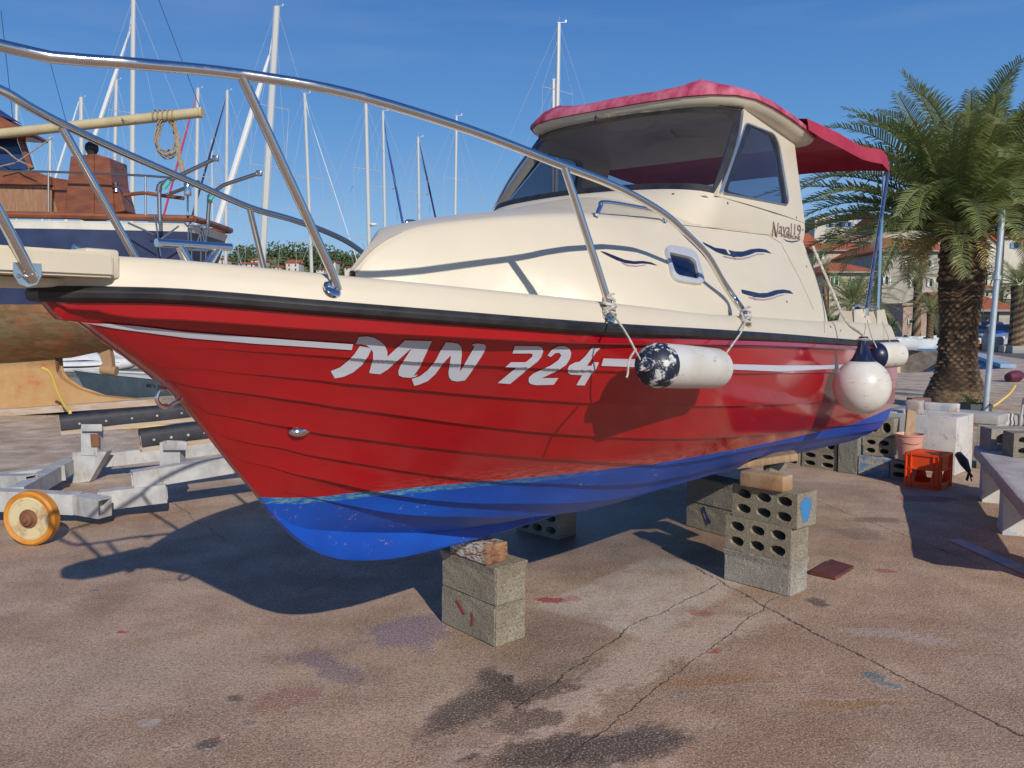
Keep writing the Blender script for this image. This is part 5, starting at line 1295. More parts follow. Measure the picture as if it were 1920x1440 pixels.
# hull lofted along X; stern transom at px 358
xs_ = yp(358, 470).x
def ysec(t):
    """t = 0 at the transom, 1 amidships, 2.4 at the bow: half breadth, counter heights"""
    x = xs_ - t * 4.2; half = interp(t, [0, .15, .5, 1.0, 1.6, 2.1, 2.5], [.85, 1.0, 1.3, 1.5, 1.35, .8, .02])
    zk = interp(t, [0, .10, .25, .45, .60, .9, 1.6, 2.2, 2.5], [1.72, 1.55, 1.30, 1.08, .95, .86, .90, 1.4, 2.6]); return x, half, zk
SH = [(1.0, 3.26), (1.0, 3.12), (.985, 3.0), (.97, 2.6), (.93, 2.2), (.88, 1.84), (.80, None), (.55, None), (.25, None), (.03, None)]
def yrow(t, mode):
    x, hb, zk = ysec(t); P = []
    rake = lambda z_: -(3.26 - z_) * .35 * max(0, 1 - t * 2.2)
    for i, (k, z_) in enumerate(SH):
        if z_ is None: f = {6: .28, 7: .62, 8: .88, 9: 1.0}[i]; z_ = lerp(1.84, zk, f)
        P.append(Vector((x + rake(z_), k * hb, z_)))
    return P
tt = [0, .05, .12, .2, .3, .45, .6, .8, 1, 1.3, 1.6, 1.9, 2.1, 2.3, 2.45, 2.5]
def ypart(name, i0, i1, m):
    bm = bmesh.new()
    for sg in (1, -1): grid(bm, [[Vector((p.x, .4 - sg * -p.y if sg > 0 else .4 - p.y, p.z)) for p in yrow(t, 0)[i0:i1 + 1]] for t in tt])
    r0 = yrow(0, 0)[i0:i1 + 1]; grid(bm, [[Vector((p.x, .4 + p.y, p.z)) for p in r0], [Vector((p.x + .04, .4, p.z)) for p in r0], [Vector((p.x, .4 - p.y, p.z)) for p in r0]])
    return obj(name, bm, m, yacht, angle=40)
ypart('bulwark', 1, 2, M_ywhite); ypart('topsides', 2, 5, M_yblue); ypart('bottom', 5, 9, M_anti)
bm = bmesh.new(); grid(bm, [[Vector((yrow(t, 0)[1].x, .4 + s_ * yrow(t, 0)[1].y, 3.10)) for s_ in (-1, -.5, 0, .5, 1)] for t in tt]); obj('deck', bm, M_teakpale, yacht)
bm = bmesh.new()
for sg in (1, -1):
    tube(bm, [Vector((yrow(t, 0)[0].x, .4 + sg * yrow(t, 0)[0].y, 3.20)) for t in tt[:-1]], .055, 8)
tube(bm, [Vector((xs_, .4 - .85, 3.2)), Vector((xs_ + .03, .4, 3.2)), Vector((xs_, .4 + .85, 3.2))], .055, 8)
obj('cap_rail', bm, M_teak, yacht)
# keel with its long shoe, rudder stock / shaft strut
bm = bmesh.new(); K = [(-420, 640), (85, 640), (85, 668), (84, 700), (96, 716), (125, 734), (170, 746), (220, 751), (291, 754), (291, 768), (-420, 792)]
prism(bm, [Vector((yp(x, y, 13.6).x, 0.28, yp(x, y, 13.6).z)) for x, y in K], (0, .24, 0)); bmesh.ops.bevel(bm, geom=bm.edges[:], offset=.03, segments=2, affect='EDGES'); obj('keel', bm, M_anti, yacht, angle=50)
bm = bmesh.new(); K = [(-420, 778), (0, 770), (290, 750), (290, 762), (0, 783), (-420, 798)]; prism(bm, [Vector((yp(x, y, 13.4).x, 0.02, yp(x, y, 13.4).z)) for x, y in K], (0, .6, 0)); obj('keel_shoe', bm, M_oldwood, yacht, smooth=False)
bm = bmesh.new(); K = [(148, 640), (182, 640), (190, 672), (192, 690), (176, 692), (168, 670)]; prism(bm, [Vector((yp(x, y, 13.6).x, .34, yp(x, y, 13.6).z)) for x, y in K], (0, .12, 0)); tube(bm, [yp(168, 694, 13.6) + Vector((0, .4, 0)), yp(197, 699, 13.6) + Vector((0, .4, 0))], .085, 14); obj('shaft_strut', bm, noisy('brown_strut', (.36, .23, .13), (.28, .17, .09), 5, .8), yacht, angle=50)
bm = bmesh.new(); tube(bm, [yp(78, 690, 13.6) + Vector((0, .36, 0)), yp(83, 672, 13.6) + Vector((0, .36, 0)), yp(80, 704, 13.6) + Vector((0, .36, 0))], .05, 8); obj('gland', bm, M_rust, yacht)
# deckhouse
Yh = 13.4
def slab(name, px, Y0_, dep, m, bev=.01, parent=yacht):
    bm = bmesh.new(); prism(bm, [yp(x, y, Y0_) for x, y in px], (0, dep, 0)); bmesh.ops.bevel(bm, geom=bm.edges[:], offset=bev, segments=1, affect='EDGES'); return obj(name, bm, m, parent, smooth=False)
slab('coachroof_side', [(-260, 342), (92, 345), (108, 400), (-260, 402)], 13.35, .06, M_teakpale)
slab('coachroof', [(-260, 322), (60, 320), (92, 332), (94, 347), (-260, 343)], 13.30, 1.3, M_teak)
slab('cockpit_side', [(92, 332), (150, 340), (150, 402), (106, 402)], 13.40, .9, M_teak)
slab('locker', [(132, 293), (176, 288), (176, 401), (120, 401)], 13.25, .7, M_teak); slab('locker', [(176.5, 288), (205, 296), (214, 400), (176.5, 401)], 13.25, .6, M_teak)
slab('locker', [(208, 342), (222, 350), (234, 396), (214, 399)], 13.3, .4, M_teak)
slab('windscreen', [(-160, 250), (30, 262), (52, 318), (-160, 322)], 13.5, .03, mat('dark_blue_screen', (.02, .045, .14), .15)); slab('screen_frame', [(32, 262), (42, 260), (60, 315), (52, 318)], 13.45, .08, M_teak)
slab('dodger_roof', [(-260, 165), (-40, 195), (24, 232), (60, 252), (62, 258), (-30, 252), (-260, 235)], 13.2, .45, M_teak, .02)
slab('dodger_cover', [(-260, 148), (-40, 185), (18, 224), (-40, 200), (-260, 165)], 13.25, .35, mat('blue_cover', (.02, .04, .16), .7), .001)
bm = bmesh.new(); lathe(bm, [(.0, .11), (.05, .098), (.088, .065), (.105, .015), (.10, -.03), (.075, -.075), (.06, -.12)], yp(172, 278, 13.5), 20); obj('vent_dome', bm, M_blackp, yacht)
bm = bmesh.new(); lathe(bm, [(.045, -.08), (.03, 0), (.055, .05), (.06, .06)], yp(218, 350, 13.3), 16); obj('winch', bm, M_steel, yacht)
# steel rail, posts, stern gallows
M_dull = mat('dull_steel', (.42, .40, .38), .3, 1.)
bm = bmesh.new(); tube(bm, smoothpath([yp(-260, 314), yp(0, 320), yp(150, 324), yp(280, 330), yp(345, 336)], 4), .018, 8); obj('guard_rail', bm, M_dull, yacht)
for x in (-120, 91, 273, 352):
    bm = bmesh.new(); yt = interp(x, [-260, 0, 150, 280, 345], [314, 320, 324, 330, 336]); tube(bm, [yp(x, yt), yp(x, 402)], .016, 8); so = obj('rail_post', bm, M_dull, yacht)
bm = bmesh.new(); tube(bm, smoothpath([yp(232, 366), yp(270, 362), yp(300, 366), yp(345, 372)], 4), .03, 8); obj('taffrail', bm, M_teak, yacht)
for X_, k in ((0, 0), (93, 1)):
    dy = 0 if not k else .0
    P = [(300, 420), (299, 352), (308, 342), (322, 336), (335, 330), (398, 300)] if not k else [(388, 440), (393, 372), (400, 362), (412, 352), (425, 345), (482, 326)]
    bm = bmesh.new(); Yd = 12.7 if not k else 13.5; tube(bm, smoothpath([yp(x, y, Yd) for x, y in P], 5), .032, 10); box(bm, yp(404 if not k else 486, 297 if not k else 325, Yd), (.09, .05, .09), bev=.01)
    tube(bm, [yp(P[1][0] - (2 if not k else 0), P[1][1] + 8, Yd), yp(P[1][0] + 1, P[1][1] - 6, Yd)], .045, 10)
    obj('davit', bm, M_dull, yacht, angle=50)
bm = bmesh.new(); tube(bm, [yp(312, 366, 12.8), yp(370, 344, 12.9), yp(372, 338, 12.9)], .028, 8); obj('davit_brace', bm, M_dull, yacht)
bm = bmesh.new()
for (a, c_) in (((278, 415), (345, 417)), ((345, 417), (352, 425)), ((240, 418), (290, 440)), ((335, 424), (300, 450)), ((290, 402), (302, 480)), ((354, 420), (352, 490)), ((358, 422), (360, 490)), ((377, 425), (377, 490)), ((387, 420), (386, 490)), ((352, 424), (392, 422)), ((352, 430), (392, 429)), ((370, 455), (380, 428)), ((384, 455), (378, 428)), ((350, 468), (390, 470))):
    tube(bm, [yp(*a, 12.6), yp(*c_, 12.6)], .014, 6)
obj('boarding_ladder', bm, M_dull, yacht)
bm = bmesh.new(); lathe(bm, [(.05, -.10), (.055, -.08), (.055, .08), (.045, .10), (0, .10)], yp(352, 355, 12.7), 12); obj('stern_lamp', bm, M_steel, yacht)
for x, y, Y_ in ((312, 345, 12.6), (399, 366, 13.4)):
    bm = bmesh.new(); a = yp(x - 5, y + 8, Y_); c_ = yp(x + 6, y - 6, Y_); tube(bm, [a, c_], .035, 8); obj('turquoise_strap', bm, mat('turquoise_webbing', (.10, .50, .45), .6), yacht)
# boom, coiled mainsheet and tackle
M_boom = noisy('cream_boom', (.55, .47, .28), (.48, .40, .23), 4, .45); bm = bmesh.new(); tube(bm, [yp(-420, 292, 13.6), yp(8, 250, 13.2), yp(376, 211, 12.8)], .077, 16); tube(bm, [yp(376, 211, 12.8), yp(380, 211, 12.8)], .083, 16); obj('boom', bm, M_boom, yacht)
M_hemp = noisy('hemp_rope', (.40, .32, .21), (.26, .20, .13), 30, .9); bm = bmesh.new(); rng = random.Random(3)
for k in range(9):
    w_ = .10 + .05 * rng.random(); hgt = .50 + .25 * rng.random(); c_ = yp(311, 222, 12.85); ph = rng.random() * .06; P = []
    for j in range(20):
        a = 2 * math.pi * j / 20; P.append(c_ + Vector((w_ * math.sin(a) * (1.25 - .5 * math.cos(a)) * .9 + ph - .02, .04 * rng.random() * math.sin(a) + rng.uniform(-.05, .05), -hgt / 2 * (1 - math.cos(a)) + .02)))
    tube(bm, smoothpath(P, 2, True), .0095, 5, closed=True)
for k in range(5):
    a = k * .9; c_ = yp(300 + k * 3, 217, 12.85); tube(bm, [c_ + Vector((.05 * k - .08, .09 * math.cos(t), .09 * math.sin(t))) for t in [j * 2 * math.pi / 12 for j in range(12)]], .011, 5, closed=True)
tube(bm, smoothpath([yp(228, 222, 12.85), yp(240, 228, 12.8), yp(262, 226, 12.9), yp(280, 214, 13)], 4), .012, 5)
obj('coiled_sheet', bm, M_hemp, yacht)
bm = bmesh.new()
for dx in (-3, 0, 3): tube(bm, [yp(327 + dx * .4, 224, 12.85), yp(337 + dx, 305, 12.8)], .011, 5)
tube(bm, [yp(338, 300, 12.8), yp(344, 330, 12.8)], .04, 8); tube(bm, [yp(344, 330, 12.8), yp(352, 372, 12.8)], .010, 5); obj('mainsheet_tackle', bm, M_hemp, yacht)
bm = bmesh.new(); tube(bm, smoothpath([yp(-60, 270, 13.2), yp(0, 276, 13.1), yp(30, 298, 13), yp(62, 313, 13)], 4), .011, 5); tube(bm, [yp(0, 312, 13.1), yp(30, 305, 13.1), yp(98, 258, 13.1)], .011, 5); obj('sheet_line', bm, M_hemp, yacht)
bm = bmesh.new(); tube(bm, [yp(2, 20, 13.6), yp(25, 230, 13.3)], .006, 5); tube(bm, [yp(95, 120, 13.4), yp(124, 228, 13.2)], .005, 5); tube(bm, [yp(290, -20, 14), yp(376, 205, 12.8)], .006, 5); obj('rigging_wire', bm, M_dull, yacht)

# ================================================================ SMALL CRAFT AND THE MARINA
def boathull(org, head, l, beam_, fb, m, parent, z0=WZ, sheer_=.25, draft=.3, name='hull', transom=.8):
    """simple round hull, bow towards `head` (radians); returns the object"""
    bm = bmesh.new(); rows = []
    for i in range(13):
        t = i / 12; hb = beam_ / 2 * (1 - max(0, (t - .45) / .55) ** 2.2) * lerp(transom, 1, min(1, t / .4)); zt = fb + sheer_ * t * t; hb = max(hb, .01); x = (t - .5) * l; P = []
        rk = lambda z_: (z_ / fb) * .12 * l * max(0, t - .7) / .3
        for k, z_ in ((1.0, zt), (.97, zt * .6), (.86, .05), (.55, -draft * .7), (.0, -draft)): P.append((hb * k, z_, x + rk(z_)))
        rows.append([Vector((x_, a, z_)) for a, z_, x_ in P] + [Vector((x_, -a, z_)) for a, z_, x_ in P[-2::-1]])
    V = grid(bm, rows); bm.faces.new(V[0]); o = obj(name, bm, m, parent, angle=60)
    if parent is None: o.location = org; o.rotation_euler.z = head
    return o
# grey open boat MN 56 by the quay
M_greyb = noisy('grey_boat_paint', (.085, .115, .14), (.065, .09, .11), 3, .5)
bow_, wl0 = at(135, 695, 28.0), 0
gb = empty('rowing_boat', (at(330, 700, 28).x, 28.0, WZ), math.pi - .06, label='grey open boat MN 56 moored at the quay behind the yacht keel', cat='boat')
bm = bmesh.new(); rows = []; Lg = 6.4
for i in range(15):
    t = i / 14; x = -Lg * .55 + Lg * t; hb = max(.02, 1.0 * (1 - max(0, (t - .4) / .6) ** 2.3)); zt = .72 + .36 * t * t; rk = .75 * max(0, (t - .72) / .28)
    P = [(hb, zt, x + rk), (hb * .99, zt - .07, x + rk * .95), (hb * .9, zt * .45, x + rk * .55), (hb * .72, 0, x + rk * .2), (hb * .3, -.2, x), (0, -.25, x)]
    rows.append([Vector((x_, a, z_)) for a, z_, x_ in P] + [Vector((x_, -a, z_)) for a, z_, x_ in P[-2::-1]])
V = grid(bm, rows); bm.faces.new(V[0]); hb_ = obj('hull', bm, M_greyb, gb, angle=60)
bm = bmesh.new()
for sg in (1, -1): tube(bm, [Vector((r_[0].x, sg * r_[0].y, r_[0].z)) for r_ in rows], .035, 6)
obj('gunwale', bm, noisy('pale_gunwale', (.55, .56, .54), (.48, .48, .46), 5, .5), gb)
bm = bmesh.new(); grid(bm, [[Vector((r_[0].x, a * r_[0].y * .98, r_[0].z - .06)) for a in (-1, 0, 1)] for r_ in rows[5:]]); obj('foredeck', bm, M_ywhite, gb)
def worldtext(name, txt, p0, p1, h_, m, parent=None, out=Vector((0, 0, 0))):
    pts, fs = textpolys(txt, 0, 0, 1, 1, bold=.01); bm = bmesh.new(); up = Vector((0, 0, h_)); vs = [bm.verts.new(p0.lerp(p1, u + v_ * .06) + up * v_ + out) for u, v_ in pts]
    for f in fs:
        try: bm.faces.new([vs[i] for i in f])
        except ValueError: pass
    return obj(name, bm, m, parent, smooth=False, fixn=False)
bpy.context.view_layer.update()
gi = Matrix.Rotation(-(math.pi - .06), 4, 'Z') @ Matrix.Translation(-gb.location)
tgt = [at(x, y, 27.0) for x, y in ((276, 724), (308, 725))]
bmw = bmesh.new(); bmw.from_mesh(hb_.data); hbv = BVHTree.FromBMesh(bmw); bmw.free()
pp = []
for x, y in ((275, 726), (306, 727)):
    o_ = gi @ Vector((0, 0, CAMH)); d_ = (gi.to_3x3() @ Vector(ray(x, y))).normalized(); h_ = hbv.ray_cast(o_, d_)[0]; pp.append(h_ if h_ is not None else gi @ at(x, y, 27))
worldtext('lettering', 'MN 56', pp[0], pp[1], .14, M_black, gb, out=(gi.to_3x3() @ Vector((0, -.03, 0))))
# inflatable with a white cover
rb_c = at(160, 690, 42.0); rib = empty('inflatable_boat', (rb_c.x, 42.0, WZ), math.pi * 0 + .05, label='white inflatable boat afloat beyond the grey open boat', cat='boat')
M_ribw = noisy('white_hypalon', (.68, .68, .67), (.58, .58, .58), 3, .5); bm = bmesh.new()
P = [(-2.3, -.75, .42), (-1.2, -.8, .40), (.6, -.8, .42), (1.6, -.6, .50), (2.3, 0, .62), (1.6, .6, .50), (.6, .8, .42), (-1.2, .8, .40), (-2.3, .75, .42)]
tube(bm, smoothpath(P, 4), .30, 12); obj('tube', bm, M_ribw, rib)
bm = bmesh.new(); grid(bm, [[Vector((x, a * .8, z_ + (.35 if abs(a) < .6 else 0) * k)) for a in (-1, -.5, 0, .5, 1)] for x, z_, k in ((-2.3, .6, .3), (-1.2, .72, 1), (.4, .78, 1), (1.4, .72, .6), (2.0, .66, .1))]); obj('cover', bm, noisy('white_cover', (.74, .74, .72), (.64, .64, .64), 5, .6), rib, angle=60)
bm = bmesh.new(); tube(bm, smoothpath([(p[0] * 1.02, p[1] * 1.38 - .0, p[2] + .03) for p in P], 4), .045, 6); obj('rubbing_strake', bm, M_black, rib)
bm = bmesh.new(); box(bm, (-2.45, 0, .8), (.35, .4, .6), bev=.1); box(bm, (-2.45, 0, .2), (.15, .15, .8)); obj('outboard', bm, M_ribw, rib)

M_mast = mat('white_mast', (.62, .61, .57), .35, .2); M_wire = mat('rigging_steel', (.55, .57, .60), .4, .3); M_sailblue = mat('blue_sail_cover', (.015, .06, .26), .7); M_sailnavy = mat('navy_sail_cover', (.012, .02, .09), .7); M_sailred = mat('red_sail_cover', (.50, .03, .10), .7); M_sailw = mat('white_sail', (.74, .74, .72), .7)
M_bhull = mat('white_yacht_hull', (.70, .70, .68), .25)
def sailboat(label, top, Y, botx, wpx, fore=None, m_fore=None, spreads=(318,), lean=0, radar=None, wfore=.05, back=None):
    """mast from the water up to px `top`; fore = px of the furled sail ends (top, bottom)"""
    Y *= 1.85 if top[0] < 440 else (2.3 if top[0] == 519 else 1.5)
    T_ = at(*top, Y); bx_ = at(botx, 500, Y).x; r_ = wpx * Y / FPX / 2; dx = (bx_ - T_.x) / (T_.z - at(botx, 500, Y).z); base = Vector((bx_ + dx * (at(botx, 500, Y).z - WZ - .9), Y, WZ))
    sgn_ = 1 if not fore else (1 if fore[1][0] > fore[0][0] else -1)
    head = 0 if sgn_ > 0 else math.pi
    o = empty('sailboat', base, 0, label=label, cat='sailboat', group='sailing yachts moored in the marina')
    Lh = min((T_.z - WZ) * .72, 15.); hl = boathull(None, 0, Lh, Lh * .3, 1.05, M_bhull, o, sheer_=.35); hl.rotation_euler.z = head + .12; hl.location.x = -.1 * Lh * sgn_ * -1
    bm = bmesh.new(); rows = []
    for x, z_, w_ in ((-.30, .95, .22), (-.28, 1.30, .20), (-.05, 1.42, .20), (.15, 1.30, .17), (.28, 1.05, .08)): rows.append([Vector((x * Lh * sgn_, a * w_ * Lh * .5, (z_ if abs(a) < .8 else 1.0) + .05)) for a in (-1, -.75, 0, .75, 1)])
    grid(bm, rows); obj('cabin', bm, M_bhull, o, angle=60)
    Tl = T_ - base; bm = bmesh.new(); tube(bm, [Vector((0, 0, .9)), Tl * .5 + Vector((0, 0, .45)), Tl], [r_ * 1.12, r_ * 1.05, r_ * .9], 10); obj('mast', bm, M_mast, o)
    bm = bmesh.new(); tube(bm, [Tl, Tl + Vector((.02, 0, .45))], .012, 4); box(bm, Tl + Vector((.15, 0, .06)), (.5, .03, .03)); box(bm, Tl + Vector((.42, 0, .14)), (.10, .02, .14)); obj('masthead_vane', bm, M_wire, o)
    bm = bmesh.new(); hw = .0085 * Y / 45
    ends = [Vector((-Lh * .56 * sgn_, 0, 1.4)), Vector((Lh * .46 * -sgn_ * -1, 0, 1.4))]
    for e_ in ends: tube(bm, [Tl, e_], hw, 4, caps=False)
    sw = Lh * .065
    for sg in (1, -1):
        pth = [Tl * .96]
        for sy in spreads:
            zz = at(top[0], sy, Y).z - WZ; f = (zz - 0) / Tl.z; q = Vector((Tl.x * f + sg * sw, sg * sw * .9, zz)); pth.append(q); tube(bm, [Vector((Tl.x * f, 0, zz + .03)), q], .0005 * Y, 5)
        pth.append(Vector((sg * sw * .9, sg * sw * .9, 1.15))); tube(bm, pth, hw, 4, caps=False)
    obj('rigging', bm, M_wire, o)
    kf = 1.85 if top[0] < 440 else (2.3 if top[0] == 519 else 1.5)
    if fore:
        a, c_ = at(*fore[0], Y) - base, at(*fore[1], Y) - base; c_ = a + (c_ - a) * max(1., (a.z - 1.5) / max(a.z - c_.z, .1)); bm = bmesh.new(); tube(bm, [Tl, a], .03, 5); tube(bm, [a, a.lerp(c_, .15), c_], [wfore * .4 * kf, wfore * .9 * kf, wfore * kf], 8); obj('furled_sail', bm, m_fore or M_sailw, o)
    bm = bmesh.new(); zb_ = 2.35; tube(bm, [Vector((0, 0, zb_)), Vector((-Lh * .36 * (1 if not fore else sgn_ * 1), 0, zb_ + .05))], .07, 8); obj('boom', bm, M_mast, o)
    bm = bmesh.new(); tube(bm, [Vector((0, 0, zb_ + .20)), Vector((-Lh * .34 * sgn_, 0, zb_ + .16))], [.20, .12], 8); obj('sail_cover', bm, m_fore or M_sailblue, o)
    if radar:
        q = at(*radar, Y) - base; bm = bmesh.new(); lathe(bm, [(0, -.1), (.28, -.09), (.30, 0), (.26, .09), (0, .11)], q, 14); tube(bm, [q - Vector((0, 0, .1)), Vector((Tl.x * q.z / Tl.z, 0, q.z - .12))], .03, 5); obj('radar_dome', bm, M_ywhite, o)
    return o
sailboat('tall sailing yacht behind the cream boom, mast cut by the top edge', (250, -6), 26, 247, 9, ((243, 60), (166, 290)), M_sailw, (213, 300), wfore=.07)
sailboat('sailing yacht whose mast stands at the far left above the varnished dodger', (31, 190), 46, 31, 6, None, None, (330,))
sailboat('distant sailing yacht with a stubby mast showing above the varnished coachroof', (94, 258), 62, 93, 5, None, None, (380,))
sailboat('sailing yacht with a white furled foresail leaning left, second mast from the left', (152, 183), 44, 154, 8, ((148, 190), (105, 330)), M_sailw, (345,), wfore=.06)
sailboat('sailing yacht with a bare mast just left of the mast cut by the top edge', (218, 150), 41, 212, 7, None, None, (325,))
sailboat('far small sailboat mast between the yacht lockers and the left mast', (229, 295), 60, 226, 4, None, None, (350,))
sailboat('sailing yacht with a pink-red furled sail, behind the end of the cream boom', (371, 166), 42, 366, 7, ((364, 192), (308, 400)), M_sailred, (330,), wfore=.06)
sailboat('sailing yacht with a navy furled sail, right of the cream boom end', (426, 170), 44, 423, 6, ((420, 197), (362, 400)), M_sailnavy, (345, 390), wfore=.06)
sailboat('largest sailing yacht with a leaning mast and thick white furled foresail', (519, 13), 25, 491, 13, ((505, 105), (400, 445)), M_sailw, (312, 200), wfore=.10, radar=None)
sailboat('thin faint mast between the pink and navy furled sails', (397, 262), 70, 399, 3, None, None, (350,))
sailboat('sailing yacht with a mast just right of the tall rail post', (571, 176), 43, 584, 6, ((579, 215), (640, 400)), M_sailw, (333, 455), wfore=.02)
sailboat('sailing yacht with a radar dome low on its mast, centre of the marina', (686, 194), 42, 693, 7, None, None, (318, 449), radar=(700, 421))
sailboat('sailing yacht with a bright blue furled sail slanting right', (718, 209), 46, 723, 5, ((725, 262), (757, 428)), M_sailblue, (352,), wfore=.07)
sailboat('sailing yacht with a dark blue furled sail, left of the cabin handrail', (784, 258), 50, 787, 5, ((789, 280), (817, 410)), M_sailnavy, (362,), wfore=.06)
sailboat('sailing yacht with a bare mast just left of the wheelhouse', (856, 218), 45, 852, 5, None, None, (336,))
sailboat('tall sailing yacht with a pale mast just left of the red roof', (1048, 44), 34, 1040, 8, None, None, (170,))
sailboat('shorter sailing yacht whose mast stands against the tall one by the red roof', (1038, 150), 40, 1036, 7, None, None, (260,))
# ================================================================ PALMS
M_frond = mat('palm_frond', (.08, .11, .03), .5); b = NB(M_frond); tn = b.attr('tint')
cc = b.ramp(tn, [(0., (.13, .18, .065)), (.4, (.28, .33, .12)), (.7, (.42, .43, .17)), (.92, (.58, .50, .17)), (1., (.50, .37, .20))]); b.col(cc)
tl = b.n('BsdfTranslucent'); b.put(tl.inputs[0], cc); mx = b.n('MixShader'); mx.inputs[0].default_value = .38
b.t.links.new(b.b.outputs[0], mx.inputs[1]); b.t.links.new(tl.outputs[0], mx.inputs[2]); b.t.links.new(mx.outputs[0], b.t.nodes['Material Output'].inputs[0])
M_trunk = mat('palm_trunk', (.2, .13, .07), .9); b = NB(M_trunk); v = b.coord()
cc = b.ramp(b.attr('scar'), [(0., (.030, .020, .012)), (.35, (.13, .08, .045)), (.7, (.30, .195, .11)), (1., (.42, .30, .19))]); cc = b.mix(b.ramp(b.noise(b.map(v, (1, 1, 4)), 9, 6, .7), [(.35, .6), (.6, 0.)]), cc, (.10, .06, .035)); b.col(cc); b.bump(b.noise(b.map(v, (1, 1, 3)), 22, 6, .7), 1., .03)
def frond(bm, lay, base, az, el, L_, droop, leaf, n, rng, tint, wid=.022, curl=0.):
    d0 = Vector((math.cos(az), math.sin(az), 0)); side = Vector((-math.sin(az), math.cos(az), 0)); p = base.copy(); N_ = 16; P = [p.copy()]; T_ = []
    for i in range(N_):
        t = (i + .5) / N_; e = el - droop * t ** 1.5; a = curl * t * t; dr = (d0 * math.cos(a) + side * math.sin(a)); tg = dr * math.cos(e) + Vector((0, 0, math.sin(e))); T_.append(tg); p = p + tg * (L_ / N_); P.append(p.copy())
    T_.append(T_[-1])
    def vt(co, k=0.):
        v_ = bm.verts.new(co); v_[lay] = min(max(tint + k, 0), 1); return v_
    pr = None                                        # rachis: thin three-sided
    for i in range(N_ + 1):
        w_ = .028 * (1 - i / N_ * .85) * (leaf / .4); up = side.cross(T_[i]).normalized(); q = [vt(P[i] + side * w_, .18), vt(P[i] - side * w_, .18), vt(P[i] - up * w_, .1)]
        if pr:
            for k in range(3): bm.faces.new((pr[k], pr[(k + 1) % 3], q[(k + 1) % 3], q[k]))
        pr = q
    for k in range(n):
        t = .10 + .90 * (k + .5) / n; x = t * N_; i = min(int(x), N_ - 1); q = P[i].lerp(P[i + 1], x - i); tg = T_[i]; up = side.cross(tg).normalized()
        if up.z < 0 and abs(tg.z) < .95: up = -up
        ll = leaf * (.35 + .65 * math.sin(math.pi * min(1, .12 + t * .93)) ** .7) * rng.uniform(.88, 1.1)
        for sg in (1, -1):
            fw = .45 + .9 * t * t; dr = (side * sg * 1.0 + tg * (fw + rng.uniform(-.12, .12)) + up * (.42 + rng.uniform(-.22, .16))).normalized(); wv = tg * wid * (.6 + .4 * (1 - t)); mid = q + dr * ll * .55; tip = q + dr * ll + Vector((0, 0, -ll * rng.uniform(.10, .30))); kk = rng.uniform(-.10, .10)
            a_, b_, c_, d_, e_ = vt(q - wv * .5, kk), vt(q + wv * .5, kk), vt(mid + wv * .55, kk), vt(mid - wv * .55, kk), vt(tip, kk + .08)
            bm.faces.new((a_, b_, c_, d_)); bm.faces.new((d_, c_, e_))
